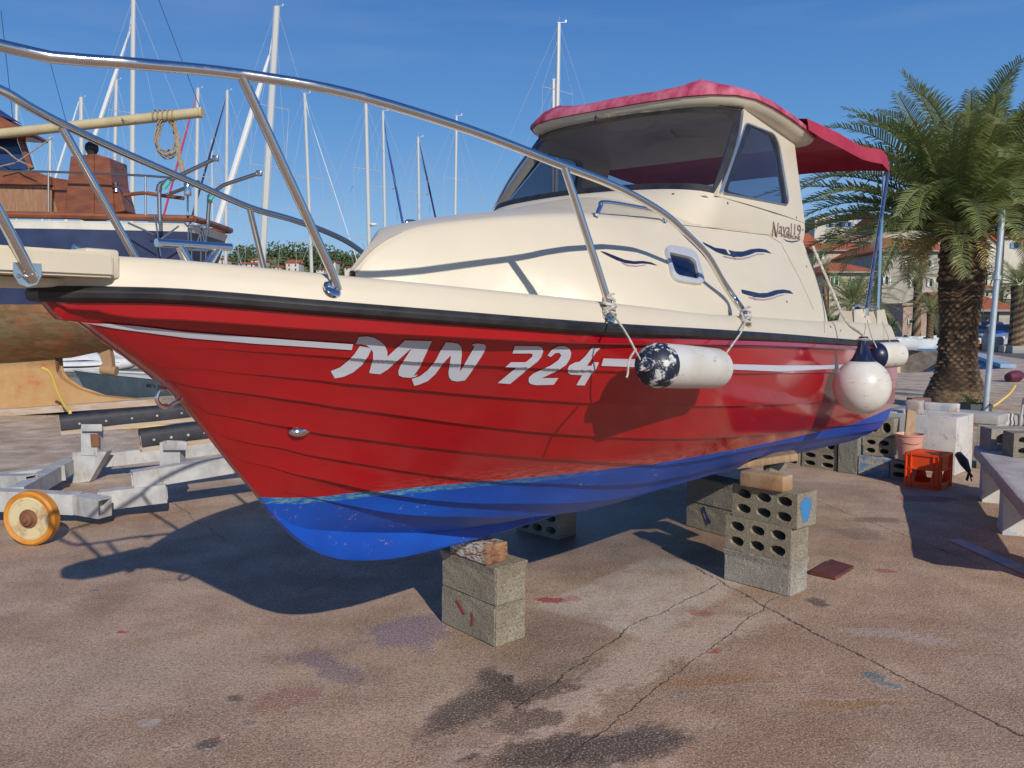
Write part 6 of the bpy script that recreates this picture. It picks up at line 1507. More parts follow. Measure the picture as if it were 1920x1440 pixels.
def palm(label, base, h_, rad, L_, nf, nl, leaf, seed, flare=1.4, big=False, elmin=-.25, group='palms along the waterfront', wid=.022, lean=(0, 0), prof=None):
    rng = random.Random(seed); o = empty('palm_tree', base, 0, label=label, cat='palm tree', group=group)
    bm = bmesh.new(); ls = bm.verts.layers.float.new('scar'); nz_, na = (150, 90) if big else (26, 14); rows = []
    for j in range(nz_ + 1):
        z_ = h_ * j / nz_; row = []
        r0 = interp(j / nz_, *prof) if prof else rad * (1 + (flare - 1) * math.exp(-z_ / (.18 * h_))) * (1 + .14 * max(0, (j / nz_ - .8)) * 5)
        for k in range(na):
            a = 2 * math.pi * k / na
            if big:
                rowh = interp(z_ / h_, [0, .45, .62, .7, 1], [.040, .055, .060, .088, .092]); n_ = interp(z_ / h_, [0, .6, .7, 1], [17, 17, 13, 13]); u = a / (2 * math.pi) * round(n_); vv = z_ / rowh; r1 = math.floor(vv); f = vv - r1; u += .22 * noise.noise(Vector((z_ * 2.2, a * 1.5, 7))); vv = vv + .35 * noise.noise(Vector((a * 2.5, z_ * 3, 2))); r1 = math.floor(vv); f = vv - r1; uu = (u + .5 * (r1 % 2)) % 1
                dsc = max(0, 1 - abs(uu - .5) * 2) * (1 - f) ** .6 if z_ / h_ < .62 else max(0, min(1, 1.35 - (abs(uu - .5) * 2 + abs(f - .5) * 2)))
                amp = .045 if z_ / h_ < .62 else .035; jit = noise.noise(Vector((r1 * 3.1, math.floor(u + .5 * (r1 % 2)) * 1.7, seed))); dsc = min(max(dsc * (.8 + .9 * jit) + jit * .45, 0), 1); r = r0 + amp * (dsc - .5) * (1 + jit) + .02 * noise.noise(Vector((a * 2, z_ * 2, 0)))
                if z_ / h_ < .12: r = r0 + .02 * (noise.noise(Vector((a * 9, z_ * 30, 1)))); dsc = .55 + .5 * noise.noise(Vector((a * 5, z_ * 40, 1)))
            else: dsc = .5 + .5 * math.sin(z_ * 30 + a * 3); r = r0 * (1 + .04 * dsc)
            row.append((Vector((r * math.cos(a) + lean[0] * z_, r * math.sin(a) + lean[1] * z_, z_)), dsc))
        rows.append(row)
    V = [[bm.verts.new(p) for p, _ in r_] for r_ in rows]
    for j in range(len(V)):
        for k in range(na): V[j][k][ls] = rows[j][k][1]
    for j in range(len(V) - 1):
        for k in range(na): bm.faces.new((V[j][k], V[j][(k + 1) % na], V[j + 1][(k + 1) % na], V[j + 1][k]))
    bm.faces.new(V[-1]); obj('trunk', bm, M_trunk, o, smooth=big, angle=70)
    top = Vector((lean[0] * h_, lean[1] * h_, h_)); bm = bmesh.new(); lay = bm.verts.layers.float.new('tint')
    for i in range(nf):
        f = (i + .5) / nf; az = i * 2.39996 + rng.uniform(-.25, .25); el = lerp(1.45, elmin, f ** .85) + rng.uniform(-.08, .08)
        k = rng.uniform(.88, 1.12) * lerp(.72, 1.0, min(1, f * 2.2)); dro = lerp(.8, 1.15, f) + rng.uniform(-.2, .5); tint = lerp(.50, .22, f) + rng.uniform(-.12, .15) + (.45 if rng.random() < .05 else 0)
        frond(bm, lay, top + Vector((math.cos(az), math.sin(az), 0)) * rad * .5 + Vector((0, 0, .10 * L_ * (1 - f))), az, el, L_ * k, dro, leaf, nl, rng, tint, wid, rng.uniform(-.5, .5))
    obj('crown', bm, M_frond, o, smooth=False, fixn=False)
    if big:
        bm = bmesh.new(); lay = bm.verts.layers.float.new('tint')
        for i in range(46):
            az = rng.uniform(0, 6.28); a = top + Vector((math.cos(az), math.sin(az), 0)) * rad * .75 + Vector((0, 0, rng.uniform(-.08, .1))); q = a + Vector((math.cos(az) * rng.uniform(.2, .5), math.sin(az) * rng.uniform(.2, .5), rng.uniform(.2, .5))); tube(bm, [a, a.lerp(q, .5) + Vector((0, 0, .05)), q], [.03, .02, .012], 5)
        obj('leaf_bases', bm, noisy('orange_leaf_base', (.42, .20, .035), (.26, .14, .03), 8, .7), o)
        bm = bmesh.new(); lay = bm.verts.layers.float.new('tint')
        for i in range(16):
            az = rng.uniform(0, 6.28); frond(bm, lay, top + Vector((math.cos(az) * rad * .8, math.sin(az) * rad * .8, -.02)), az, rng.uniform(-.5, .1), L_ * rng.uniform(.25, .42), 1.5, leaf * .6, 16, rng, .97, wid, 0)
        obj('dead_fronds', bm, M_frond, o, smooth=False, fixn=False)
    return o
pb_ = gnd(1790, 766); pb_ = Vector((pb_.x, pb_.y, -.02)); zt_p = at(1795, 440, pb_.y).z
k_ = pb_.y / FPX / 2 * .88
palm('large date palm with a thick scaly trunk standing behind the stern of the boat', pb_, zt_p, .40, 3.35, 118, 62, .46, 5, big=True, elmin=.16, group=None, wid=.042, lean=(.012, 0),
     prof=([0, .04, .12, .2, .3, .45, .6, .7, .8, .92, 1.0], [k_ * q for q in (132, 130, 112, 92, 80, 74, 80, 88, 92, 88, 84)]))
def spalm(label, cx, cy, Y_, rpx, seed, trunk_px=14, nf=34, nl=26, elmin=-.35):
    p = at(cx, cy, Y_); s_ = Y_ / FPX; palm(label, Vector((p.x, p.y, 0)), p.z, trunk_px * s_ / 2, rpx * s_ * 1.12, nf, nl, rpx * s_ * .20, seed, wid=rpx * s_ * .014, elmin=elmin)
spalm('bushy low palm seen between the awning poles, its crown reaching almost to the ground', 1600, 572, 46, 88, 11, 22, 46, 30)
spalm('palm with arching fronds just left of the big palm trunk', 1722, 520, 52, 62, 12, 14)
spalm('shorter palm at the left of the big trunk, before the pink stone wall', 1745, 585, 48, 58, 13, 12, 30)
spalm('small slender palm beside the wheelhouse, against the stone house wall', 1549, 502, 72, 26, 14, 8, 26, 18)
spalm('palm at the right edge behind the galvanised pole', 1912, 535, 40, 78, 15, 26, 38, 28)

# ================================================================ TOWN
def stone(name, c1, c2, sc_=2.2, mortar=(.42, .38, .32)):
    m = mat(name, c1, .9); b = NB(m); v = b.map(b.coord(), (1, 1, 1.8)); cell = b.n('TexVoronoi', feature='F1'); b.put(cell.inputs['Vector'], v); cell.inputs['Scale'].default_value = sc_
    c = b.mix(b.ramp(b.sep(cell.outputs['Color'])[0], [(.2, 0.), (.8, 1.)]), c1, c2); e_ = b.voro(v, sc_, 'DISTANCE_TO_EDGE'); c = b.mix(b.ramp(e_, [(.02, .6), (.06, 0.)]), c, mortar)
    c = b.mix(b.ramp(b.noise(b.coord(), .35, 5), [(.4, 0.), (.7, .4)]), c, tuple(q * .6 for q in c1)); b.col(c); return m
M_st1 = stone('warm_stone_wall', (.50, .42, .33), (.36, .30, .24)); M_st2 = stone('grey_stone_wall', (.42, .38, .33), (.34, .31, .27), 1.6); M_st3 = stone('pink_stone_wall', (.40, .25, .20), (.46, .33, .27), 2.0); M_st4 = noisy('pale_render', (.62, .57, .48), (.52, .48, .41), .6, .9)
M_tile = mat('orange_roof_tiles', (.50, .13, .04), .85); b = NB(M_tile); v = b.coord(); sp_ = b.sep(v)
wv = b.math('SINE', b.math('MULTIPLY', sp_[0], 22.)); cc = b.ramp(b.noise(v, 1.2, 8, .75), [(.35, (.56, .15, .045)), (.55, (.48, .115, .04)), (.7, (.36, .11, .055))]); b.col(b.mix(b.ramp(wv, [(.0, .35), (.5, 0.)]), cc, (.22, .07, .035))); b.bump(wv, .5, .04)
M_shw = mat('white_shutter', (.66, .68, .70), .6); M_shg = mat('green_shutter', (.02, .22, .10), .6); M_shb = mat('blue_shutter', (.12, .28, .50), .6); M_dark = mat('dark_pane_and_shade', (.015, .02, .03), .15); M_gutter = mat('grey_eave', (.25, .25, .24), .7)
def house(label, x0, x1, base, eave, ridge, Y_, dep, roof, wall, wins=(), rtile=M_tile, cat='house', inset=.35):
    A_, B_ = at(x0, eave, Y_), at(x1, eave, Y_); zb_ = min(at(x0, base, Y_).z, 0.) if base > 600 else at(x0, base, Y_).z; w_ = B_.x - A_.x; he = A_.z - zb_; o = empty('stone_house' if wall is not M_st4 else 'house', (A_.x, Y_, zb_), 0, label=label, cat=cat)
    s_ = Y_ / FPX; rh = (eave - ridge) * s_ * (1.0); bm = bmesh.new()
    if roof == 'front':                              # gable turned to the viewer
        P = [(0, 0), (w_, 0), (w_, he), (w_ / 2, he + rh), (0, he)]; prism(bm, [Vector((a, 0, c_)) for a, c_ in P], (0, dep, 0)); obj('wall', bm, wall, o, smooth=False)
        bm = bmesh.new(); e_ = .35; q = rh / (w_ / 2)
        for sg in (0, 1):
            P = [(-e_, he - q * e_ + .03), (w_ / 2, he + rh + .03), (w_ / 2, he + rh + .2), (-e_, he - q * e_ + .2)]; P = [(w_ - a, c_) for a, c_ in P] if sg else P; prism(bm, [Vector((a, -e_, c_)) for a, c_ in P], (0, dep + 2 * e_, 0))
        obj('roof', bm, rtile, o, smooth=False)
    else:
        if roof == 'gable': prism(bm, [Vector((0, 0, 0)), Vector((0, dep, 0)), Vector((0, dep, he)), Vector((0, dep / 2, he + rh)), Vector((0, 0, he))], (w_, 0, 0))
        else: box(bm, (w_ / 2, dep / 2, he / 2), (w_, dep, he))
        obj('wall', bm, wall, o, smooth=False)
        if roof != 'flat':
            bm = bmesh.new(); e_ = .35; k = 0 if roof == 'gable' else min(dep / 2, w_ * inset); z0 = he + .02; rr = rh
            a, b2, c2, d2 = Vector((-e_, -e_, z0)), Vector((w_ + e_, -e_, z0)), Vector((w_ + e_, dep + e_, z0)), Vector((-e_, dep + e_, z0)); r0, r1 = Vector((k - (e_ if not k else 0), dep / 2, z0 + rr)), Vector((w_ - k + (e_ if not k else 0), dep / 2, z0 + rr))
            up = Vector((0, 0, .18)); V8 = [bm.verts.new(q) for q in (a, b2, c2, d2, a + up, b2 + up, c2 + up, d2 + up, r0 + up, r1 + up)]
            for f in ((3, 2, 1, 0), (0, 1, 5, 4), (1, 2, 6, 5), (2, 3, 7, 6), (3, 0, 4, 7), (4, 5, 9, 8), (5, 6, 9), (6, 7, 8, 9), (7, 4, 8)): bm.faces.new([V8[i] for i in f])
            rf = obj('roof', bm, rtile, o, smooth=False)
            bm = bmesh.new(); box(bm, (w_ / 2, -.42, he + .10), (w_ + .6, .12, .14)); obj('gutter', bm, M_gutter, o)
        else:
            bm = bmesh.new(); box(bm, (w_ / 2, dep / 2, he + .1), (w_ + .3, dep + .3, .19)); obj('parapet', bm, wall, o, smooth=False)
    for (px, py, ww, wh, sh) in wins:
        c_ = at(px, py, Y_) - Vector(o.location); ww *= s_; wh *= s_; bm = bmesh.new(); t = .1
        for dx, dz, a, h2 in ((-ww / 2 - t / 2, 0, t, wh + 2 * t), (ww / 2 + t / 2, 0, t, wh + 2 * t), (0, wh / 2 + t / 2, ww, t), (0, -wh / 2 - t / 2, ww, t)): box(bm, (c_.x + dx, -.03, c_.z + dz), (a, .12, h2))
        wn = obj('window', bm, M_st4 if sh is not M_shb else M_shb, o, smooth=False)
        bm = bmesh.new(); box(bm, (c_.x, -.012, c_.z), (ww - .004, .03, wh - .004)); obj('pane', bm, M_dark, wn, smooth=False)
        if sh:
            for sg in (-1, 1):
                bm = bmesh.new(); box(bm, (c_.x + sg * (ww * .80 + t), -.12, c_.z), (ww * .55, .05, wh)); obj('shutter', bm, sh, wn, smooth=False)
    return o
house('stone house with a long orange roof and white shuttered windows, beside the wheelhouse', 1526, 1623, 606, 472, 453, 92, 9, 'gable', M_st1, ((1594, 482, 5, 13, M_shw), (1537, 480, 5, 12, M_shw), (1572, 560, 5, 12, M_shw)))
house('big grey stone house with a hipped orange roof, left of the palm trunk', 1656, 1815, 625, 473, 437, 80, 14, 'hip', M_st2, ((1664.5, 492, 5, 13, M_shw), (1703, 494, 5, 12, M_shw), (1742, 494, 5, 12, M_shw), (1662, 526, 5, 15, M_shw), (1712, 530, 5, 14, M_shw), (1745, 530, 5, 14, M_shw), (1690, 575, 5, 14, None)), inset=.38)
house('lower house with an orange hipped roof and a green shuttered window', 1556, 1640, 625, 513, 492, 72, 8, 'hip', M_st1, ((1568, 527, 6, 15, M_shg), (1600, 530, 6, 15, M_shg)), inset=.3)
house('pink rubble stone outbuilding at the foot of the big grey house', 1694, 1742, 628, 573, 573, 63, 5, 'flat', M_st3, ((1707, 603, 6, 6, None),), cat='building')
house('small pale house with its gable and balcony turned to the harbour, right of the palm', 1832, 1868, 560, 456, 441, 104, 9, 'front', M_st4, ((1852, 463, 8, 14, M_shw),))
house('garage building with a low orange roof behind the parked cars', 1818, 1900, 640, 585, 548, 62, 12, 'gable', M_st2, (), cat='garage')
house('house under the hill crest with an orange roof, at the right edge', 1884, 1945, 560, 447, 432, 108, 9, 'gable', M_st4, ((1905, 460, 9, 10, M_shb), (1930, 460, 8, 10, M_shw)))
house('pale flat-roofed house with blue shutters, high behind the awning pole', 1528, 1608, 470, 410, 410, 128, 8, 'flat', M_st4, ((1556, 421, 5, 8, M_shb), (1575, 421, 6, 8, M_shb), (1592, 421, 6, 8, M_shb)))
house('pale house with a weathered brown tiled roof, above the long orange roof', 1586, 1650, 500, 455, 438, 108, 8, 'gable', M_st1, ((1630, 465, 5, 7, None),), rtile=noisy('weathered_tiles', (.36, .15, .09), (.30, .19, .14), 2, .9))
house('stone house facade above the big hipped roof, half hidden by palm fronds', 1655, 1770, 500, 414, 400, 118, 9, 'gable', M_st1, ((1690, 425, 5, 8, None), (1725, 425, 5, 8, None)))
house('white gabled house directly behind the edge of the wheelhouse', 1500, 1536, 600, 465, 434, 97, 9, 'gable', M_st4, ())
house('orange-roofed house between the palm trunk and the pole, above the garage', 1800, 1872, 620, 545, 532, 82, 8, 'gable', M_st4, ((1850, 552, 5, 7, None),))
# dark panel painted as the shade inside the open garage, and low walls
bm = bmesh.new(); p = at(1840, 600, 61.9); box(bm, (p.x, 61.92, 1.15), (2.6, .12, 2.3)); tag(obj('doorway_shade_panel', bm, M_dark), 'dark panel standing in for the shade of the open garage doorway behind the parked cars', 'doorway')
def lowwall(label, xa, xb, yb, hpx, m, dep=.5, name='concrete_barrier', cat='barrier', grp='low concrete barriers along the road'):
    a = gnd(xa, yb); c_ = gnd(xb, yb); h_ = hpx * a.y / FPX; bm = bmesh.new(); box(bm, ((a.x + c_.x) / 2, a.y + dep / 2, h_ / 2), (c_.x - a.x, dep, h_), bev=.04); tag(obj(name, bm, m), label, cat, grp)
M_bar = noisy('barrier_concrete', (.50, .46, .38), (.38, .36, .32), 1.5, .9)
lowwall('long grey concrete barrier in front of the red car', 1700, 1741, 645, 17, noisy('dark_barrier', (.26, .25, .23), (.33, .32, .29), 1.5, .9)); lowwall('short pale end block of the barrier left of the palm trunk', 1741.5, 1757, 645, 16, M_bar)
lowwall('tall pale concrete block right of the galvanised pole', 1864, 1881, 660, 28, M_bar, 1.2); lowwall('low round-edged pale barrier right of the tall block', 1882, 1897, 661, 13, M_bar); lowwall('grey barrier running out of the picture at the right edge', 1898, 1940, 663, 14, noisy('grey_barrier', (.34, .33, .30), (.28, .27, .25), 1.5, .9))
# asphalt road, kerb, basin walls and painted slipway
M_asph = noisy('asphalt', (.105, .105, .105), (.145, .14, .135), .9, .85, .2, 40)
bm = bmesh.new(); P = [gnd(1560, 656), gnd(1826, 659.5), gnd(2100, 700), gnd(2300, 640), gnd(2300, 622), gnd(1560, 622)]; face(bm, [p + Vector((0, 0, .006)) for p in P]); tag(obj('road', bm, M_asph, smooth=False), kind='structure')
M_pale = noisy('sky_blue_edge_paint', (.38, .50, .62), (.28, .42, .56), 1.2, .7); bm = bmesh.new(); E_ = [bas[0], bas[1], bas[2], bas[3], bas[4], bas[5]]
for a, c_, wv in ((bas[5], bas[4], .7), (bas[4], bas[3], .7), (bas[3], bas[2], .45)):
    d_ = (c_ - a).normalized(); n_ = Vector((-d_.y, d_.x, 0)); n_ = n_ if n_.y > 0 else -n_; c3 = (a + c_) / 2 + n_ * wv / 2; box(bm, c3 + Vector((0, 0, .06)), ((c_ - a).length, wv, .13), Matrix((d_, n_, Vector((0, 0, 1)))).transposed())
tag(obj('basin_kerb', bm, M_pale), kind='structure')
bm = bmesh.new(); P = [bas[2] + Vector((0, 0, -.02)), bas[3] + Vector((0, 0, -.05)), gnd(1790, 661) + Vector((-2, 0, -1.3)), gnd(1760, 698) + Vector((0, 0, -1.3))]; face(bm, P); tag(obj('slipway', bm, noisy('faded_blue_paint', (.16, .30, .48), (.36, .50, .62), 1.2, .7, detail=8), smooth=False), kind='structure')
M_skiff = noisy('white_skiff', (.70, .72, .72), (.60, .63, .65), 2, .4)
for lb, (x, y), hd, l in (('white rowing dinghy drawn up on the far edge, nearest the stern fender', (1712, 650), .12, 4.6), ('long white skiff lying along the painted basin edge left of the palm trunk', (1735, 657), .05, 6.5)):
    p = gnd(x, y); o = empty('dinghy', p, hd, label=lb, cat='dinghy', group='small boats on the basin edge'); boathull(None, 0, l, 1.5, .55, M_skiff, o, draft=.02, sheer_=.15)
    bm = bmesh.new(); [box(bm, (a * l, 0, .42), (.25, 1.1, .05)) for a in (-.25, .05)]; obj('thwart', bm, M_skiff, o)
# lamp pole in its planter
pb2 = gnd(1840, 799); pt_ = at(1880, 395, pb2.y); pf = at(1848, 765, pb2.y); M_pole = noisy('galvanised_pole', (.50, .58, .62), (.42, .49, .53), 8, .45, metal=.4)
bm = bmesh.new(); d_ = (pt_ - pf); tube(bm, [pf - d_ * .04, pf, pt_], .042, 16); tube(bm, [pf + d_ * .655, pf + d_ * .675], .06, 16); tag(obj('pole', bm, M_pole), 'bare galvanised metal pole rising from the dark planter right of the palm', 'pole')
planter = empty('planter', (pb2.x, pb2.y + .18, 0), .0, label='dark grey square planter holding the metal pole and a spiky plant', cat='planter')
bm = bmesh.new(); lathe(bm, [(.20, 0), (.235, .30), (.24, .33), (.215, .33), (.20, .27), (0, .27)], seg=4, axis=Matrix.Rotation(math.pi / 4, 3, 'Z')); obj('box', bm, noisy('dark_grey_planter', (.055, .065, .075), (.075, .085, .095), 6, .7), planter, smooth=False)
bm = bmesh.new(); box(bm, (0, 0, .02), (.42, .42, .04)); obj('saucer', bm, M_rust, planter)
bm = bmesh.new(); lay = bm.verts.layers.float.new('tint'); rng = random.Random(8)
for k in range(26): frond(bm, lay, Vector((rng.uniform(-.1, .02), rng.uniform(-.08, .08), .27)), rng.uniform(0, 6.28), rng.uniform(.5, 1.4), rng.uniform(.22, .42), 1.0, .05, 6, rng, .05, .02)
obj('plant', bm, M_frond, planter, smooth=False, fixn=False)
chunk('stone_block', 'pale rough stone lying right of the dark planter', 'stone', gnd(1876, 799), (.34, .2, .20), .3, M_whitec, 7)
chunk('stone_block', 'long grey stone at the right edge behind the bench', 'stone', gnd(1915, 797), (.5, .22, .17), .05, M_slab, 8)
# white drum on a grey stand with its yellow hose
p = gnd(1918, 800); p.y -= .2; dr = empty('water_drum', (p.x + .02, p.y, 0), 0, label='white plastic drum on a grey stand at the right edge', cat='drum')
z0, z1 = at(1918, 748, p.y).z, at(1918, 672, p.y).z; bm = bmesh.new(); lathe(bm, [(.08, z0), (.13, z0 + .03), (.14, z1 - .12), (.10, z1 - .02), (.04, z1)], seg=20); obj('drum', bm, noisy('dirty_white_plastic', (.66, .66, .63), (.50, .50, .48), 4, .5), dr)
bm = bmesh.new(); [tube(bm, [(a, b2, 0), (a * .8, b2 * .8, z0)], .02, 6) for a in (-.12, .12) for b2 in (-.12, .12)]; obj('stand', bm, M_galv, dr)
bm = bmesh.new(); P = [at(1904, 722, 12.0), at(1893, 738, 12.0), at(1876, 752, 12.0), at(1862, 762, 12.0)]; tube(bm, smoothpath(P, 5), .018, 8); tag(obj('hose', bm, bpy.data.materials['yellow_hose']), 'short yellow hose hanging from the white drum towards the planter', 'hose')
bm = bmesh.new(); p = gnd(1898, 716); lathe(bm, [(0, -.30), (.11, -.26), (.15, -.1), (.15, .12), (.10, .27), (0, .30)], p + Vector((.05, 0, .14)), 14, zrot((1, .5, .1))); tag(obj('bag', bm, noisy('maroon_bag', (.14, .02, .045), (.08, .015, .03), 6, .6)), 'dark red bag lying on the quay at the right edge', 'bag')

# ================================================================ CARS
def car(label, pos, head, colr, l=4.0, w_=1.7, h_=1.45):
    o = empty('parked_car', pos, head, label=label, cat='car', group='cars parked along the waterfront'); m = mat('car_paint', colr, .25, coat=.6)
    P = [(-.5, .30), (-.5, .62), (-.46, .70), (-.36, .72), (-.28, 1.0), (-.02, 1.0), (.16, .72), (.40, .62), (.49, .50), (.5, .28)]; bm = bmesh.new(); rows = []
    for k, sw, sz in ((-1, 1., .97), (-.86, 1, 1), (-.6, 1, 1.0), (0, 1, 1.01), (.6, 1, 1.0), (.86, 1, 1), (1, 1, .97)):
        rows.append([Vector((x * l * (1 - .03 * k * k), k * w_ / 2 * (1 - .16 * max(0, z_ - .68) / .32), .30 * h_ * .5 + (z_ * sz - .28) * h_ * .93)) for x, z_ in P])
    V = grid(bm, rows); bm.faces.new(V[0]); bm.faces.new(V[-1]); obj('body', bm, m, o, angle=40)
    bm = bmesh.new(); zz = lambda q: .15 * h_ + (q - .28) * h_ * .93
    wq = lambda z_: w_ / 2 * (1 - .16 * max(0, z_ - .68) / .32)
    face(bm, [Vector((l * .145, -wq(.74) * .88, zz(.755) + .02)), Vector((l * .145, wq(.74) * .88, zz(.755) + .02)), Vector((-l * .005, wq(.97) * .86, zz(.985) + .02)), Vector((-l * .005, -wq(.97) * .86, zz(.985) + .02))])
    face(bm, [Vector((-l * .36, wq(.76) * .88, zz(.76))), Vector((-l * .36, -wq(.76) * .88, zz(.76))), Vector((-l * .295, -wq(.97) * .86, zz(.97))), Vector((-l * .295, wq(.97) * .86, zz(.97)))])
    for sg in (1, -1): face(bm, [Vector((-l * .30, sg * (wq(.75) + .012), zz(.75))), Vector((l * .10, sg * (wq(.75) + .012), zz(.75))), Vector((-l * .03, sg * (wq(.96) + .012), zz(.96))), Vector((-l * .25, sg * (wq(.96) + .012), zz(.96)))])
    obj('window_glass', bm, M_dark, o, smooth=False)
    for sx in (-.31, .31):
        for sg in (1, -1):
            bm = bmesh.new(); lathe(bm, [(.2, -.1), (.31, -.1), (.31, .1), (.2, .1)], (sx * l, sg * (w_ / 2 - .09), .31), 20, zrot((0, 1, 0))); wl2 = obj('wheel', bm, M_rubber, o); bm = bmesh.new(); lathe(bm, [(.2, -.095), (.2, .095)], (sx * l, sg * (w_ / 2 - .09), .31), 12, zrot((0, 1, 0))); obj('rim', bm, M_galv, wl2)
    for sg in (1, -1):
        bm = bmesh.new(); box(bm, (l * .465, sg * w_ * .36, zz(.56)), (.16, .34, .15), bev=.04); obj('headlight', bm, M_ywhite, o)
    bm = bmesh.new(); box(bm, (l * .498, 0, zz(.38)), (.05, .9, .16), bev=.01); obj('grille', bm, M_black, o)
    bm = bmesh.new(); box(bm, (l * .51, 0, zz(.36)), (.04, .5, .11)); obj('number_plate', bm, M_ywhite, o)
    return o
car('red hatchback facing the harbour, seen past the stern of the boat', gnd(1693, 637), -2.05, (.50, .02, .02)); car('black car half hidden behind the palm trunk', gnd(1742, 636), -2.9, (.02, .02, .025)); car('bright blue car parked right of the galvanised pole', gnd(1886, 647), -2.5, (.01, .06, .42), 4.2, 1.75, 1.6)
car('silver car cut by the right edge of the picture', gnd(1915, 651), -2.9, (.40, .40, .42), 4.4, 1.75, 1.45); car('dark blue van parked in front of the open garage', gnd(1838, 645), -2.6, (.02, .03, .09), 4.4, 1.8, 1.8)

# ================================================================ PEOPLE
def person(label, pos, J, E_, Rr, skin_c, cloth_c, hair_c, headp, hr, rz=0.):
    """J joints, E edges, Rr radii -> one continuous skinned body"""
    me = bpy.data.meshes.new('body'); me.from_pydata(J, E_, []); o = bpy.data.objects.new('person', me); C.objects.link(o); sm = o.modifiers.new('s', 'SKIN'); sd_ = o.modifiers.new('d', 'SUBSURF'); sd_.levels = 2; sd_.render_levels = 2
    for i, r_ in enumerate(Rr): me.skin_vertices[0].data[i].radius = (r_, r_); me.skin_vertices[0].data[i].use_root = (i == 0)
    bpy.context.view_layer.update(); m2 = bpy.data.meshes.new_from_object(o.evaluated_get(bpy.context.evaluated_depsgraph_get())); o.modifiers.clear(); o.data = m2; bpy.data.meshes.remove(me)
    m2.materials.clear(); m2.materials.append(mat('skin', skin_c, .6)); m2.materials.append(mat('clothing', cloth_c, .85)); m2.polygons.foreach_set('use_smooth', [True] * len(m2.polygons))
    hz = headp[2] - hr * 1.1
    for p in m2.polygons: p.material_index = 0 if p.center.z > hz else 1
    o.location = pos; o.rotation_euler.z = rz; tag(o, label, 'person')
    bm = bmesh.new(); bmesh.ops.create_uvsphere(bm, u_segments=16, v_segments=10, radius=hr * 1.12, matrix=Matrix.Translation(Vector(headp) + Vector((0, .015, .035)))); [setattr(v_.co, 'z', max(v_.co.z, headp[2] + .005)) for v_ in bm.verts]; box(bm, Vector(headp) + Vector((0, -.11, .03)), (.14, .10, .015)); obj('hat', bm, mat('hat', hair_c, .8), o)
    bm = bmesh.new(); box(bm, Vector(headp) + Vector((0, -hr * .98, -.015)), (.02, .03, .035), bev=.008); obj('nose', bm, mat('skin', skin_c, .6), o)
    return o
pp_ = gnd(1851, 657)
J = [(0, 0, .50), (0, .03, .75), (0, .02, .98), (0, -.02, 1.10), (0, -.03, 1.22), (.17, .0, .98), (.26, -.12, .75), (.18, -.32, .62), (-.17, .0, .98), (-.26, -.12, .75), (-.18, -.32, .62), (.10, -.05, .48), (.16, -.45, .52), (.16, -.48, .08), (.16, -.62, .05), (-.10, -.05, .48), (-.16, -.45, .50), (-.17, -.45, .08), (-.17, -.60, .05)]
E1 = [(0, 1), (1, 2), (2, 3), (3, 4), (2, 5), (5, 6), (6, 7), (2, 8), (8, 9), (9, 10), (0, 11), (11, 12), (12, 13), (13, 14), (0, 15), (15, 16), (16, 17), (17, 18)]; R1 = [.14, .13, .15, .055, .10, .065, .048, .035, .065, .048, .035, .09, .07, .045, .04, .09, .07, .045, .04]
person('person in a grey top and white cap sitting on the quay beside the galvanised pole', pp_, J, E1, R1, (.40, .24, .17), (.07, .09, .12), (.66, .64, .60), J[4], .10)
chunk('stone_block', 'low stone the person in the white cap sits on', 'stone', pp_ + Vector((0, .08, 0)), (.5, .4, .36), 0, M_bar, 9)
bm = bmesh.new(); box(bm, (0, 0, .22), (1.3, .35, .34), bev=.12, seg=4); tag(obj('bag', bm, mat('red_bag', (.55, .03, .02), .6), loc=pp_ + Vector((-.35, -.9, 0))), 'bright red holdall on the ground in front of the person in the white cap', 'bag')
J2 = [(0, 0, .95), (0, .01, 1.2), (0, 0, 1.42), (0, -.01, 1.53), (0, -.02, 1.64), (.19, 0, 1.42), (.25, .02, 1.15), (.24, -.08, .9), (-.19, 0, 1.42), (-.25, .02, 1.15), (-.24, -.08, .9), (.10, 0, .9), (.11, -.02, .5), (.12, .02, .08), (.13, -.12, .04), (-.10, 0, .9), (-.11, -.02, .5), (-.12, .02, .08), (-.13, -.12, .04)]
person('person in dark clothes standing beside the dark blue van', gnd(1849, 644.5), J2, E1, R1, (.40, .24, .17), (.02, .02, .025), (.03, .02, .02), J2[4], .10, .3)

# ================================================================ TREES, HILLS
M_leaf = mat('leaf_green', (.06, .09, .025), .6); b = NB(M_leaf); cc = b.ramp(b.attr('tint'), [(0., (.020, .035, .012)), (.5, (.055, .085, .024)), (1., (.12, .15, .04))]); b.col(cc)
def leafmass(bm, lay, c_, R_s, n, size, rng):
    for _ in range(n):
        while True:
            q = Vector((rng.uniform(-1, 1), rng.uniform(-1, 1), rng.uniform(-1, 1)))
            if .35 < q.length < 1 and noise.noise(q * 2.3 + c_ * .3) > -.22: break
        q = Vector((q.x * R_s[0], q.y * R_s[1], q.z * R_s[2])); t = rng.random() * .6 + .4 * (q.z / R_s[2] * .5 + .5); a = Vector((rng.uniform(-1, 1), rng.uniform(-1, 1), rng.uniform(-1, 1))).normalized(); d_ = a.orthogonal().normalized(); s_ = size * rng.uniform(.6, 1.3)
        vs = [bm.verts.new(c_ + q + x * s_) for x in (a, d_, -a, -d_)]
        for v_ in vs: v_[lay] = t
        bm.faces.new(vs)
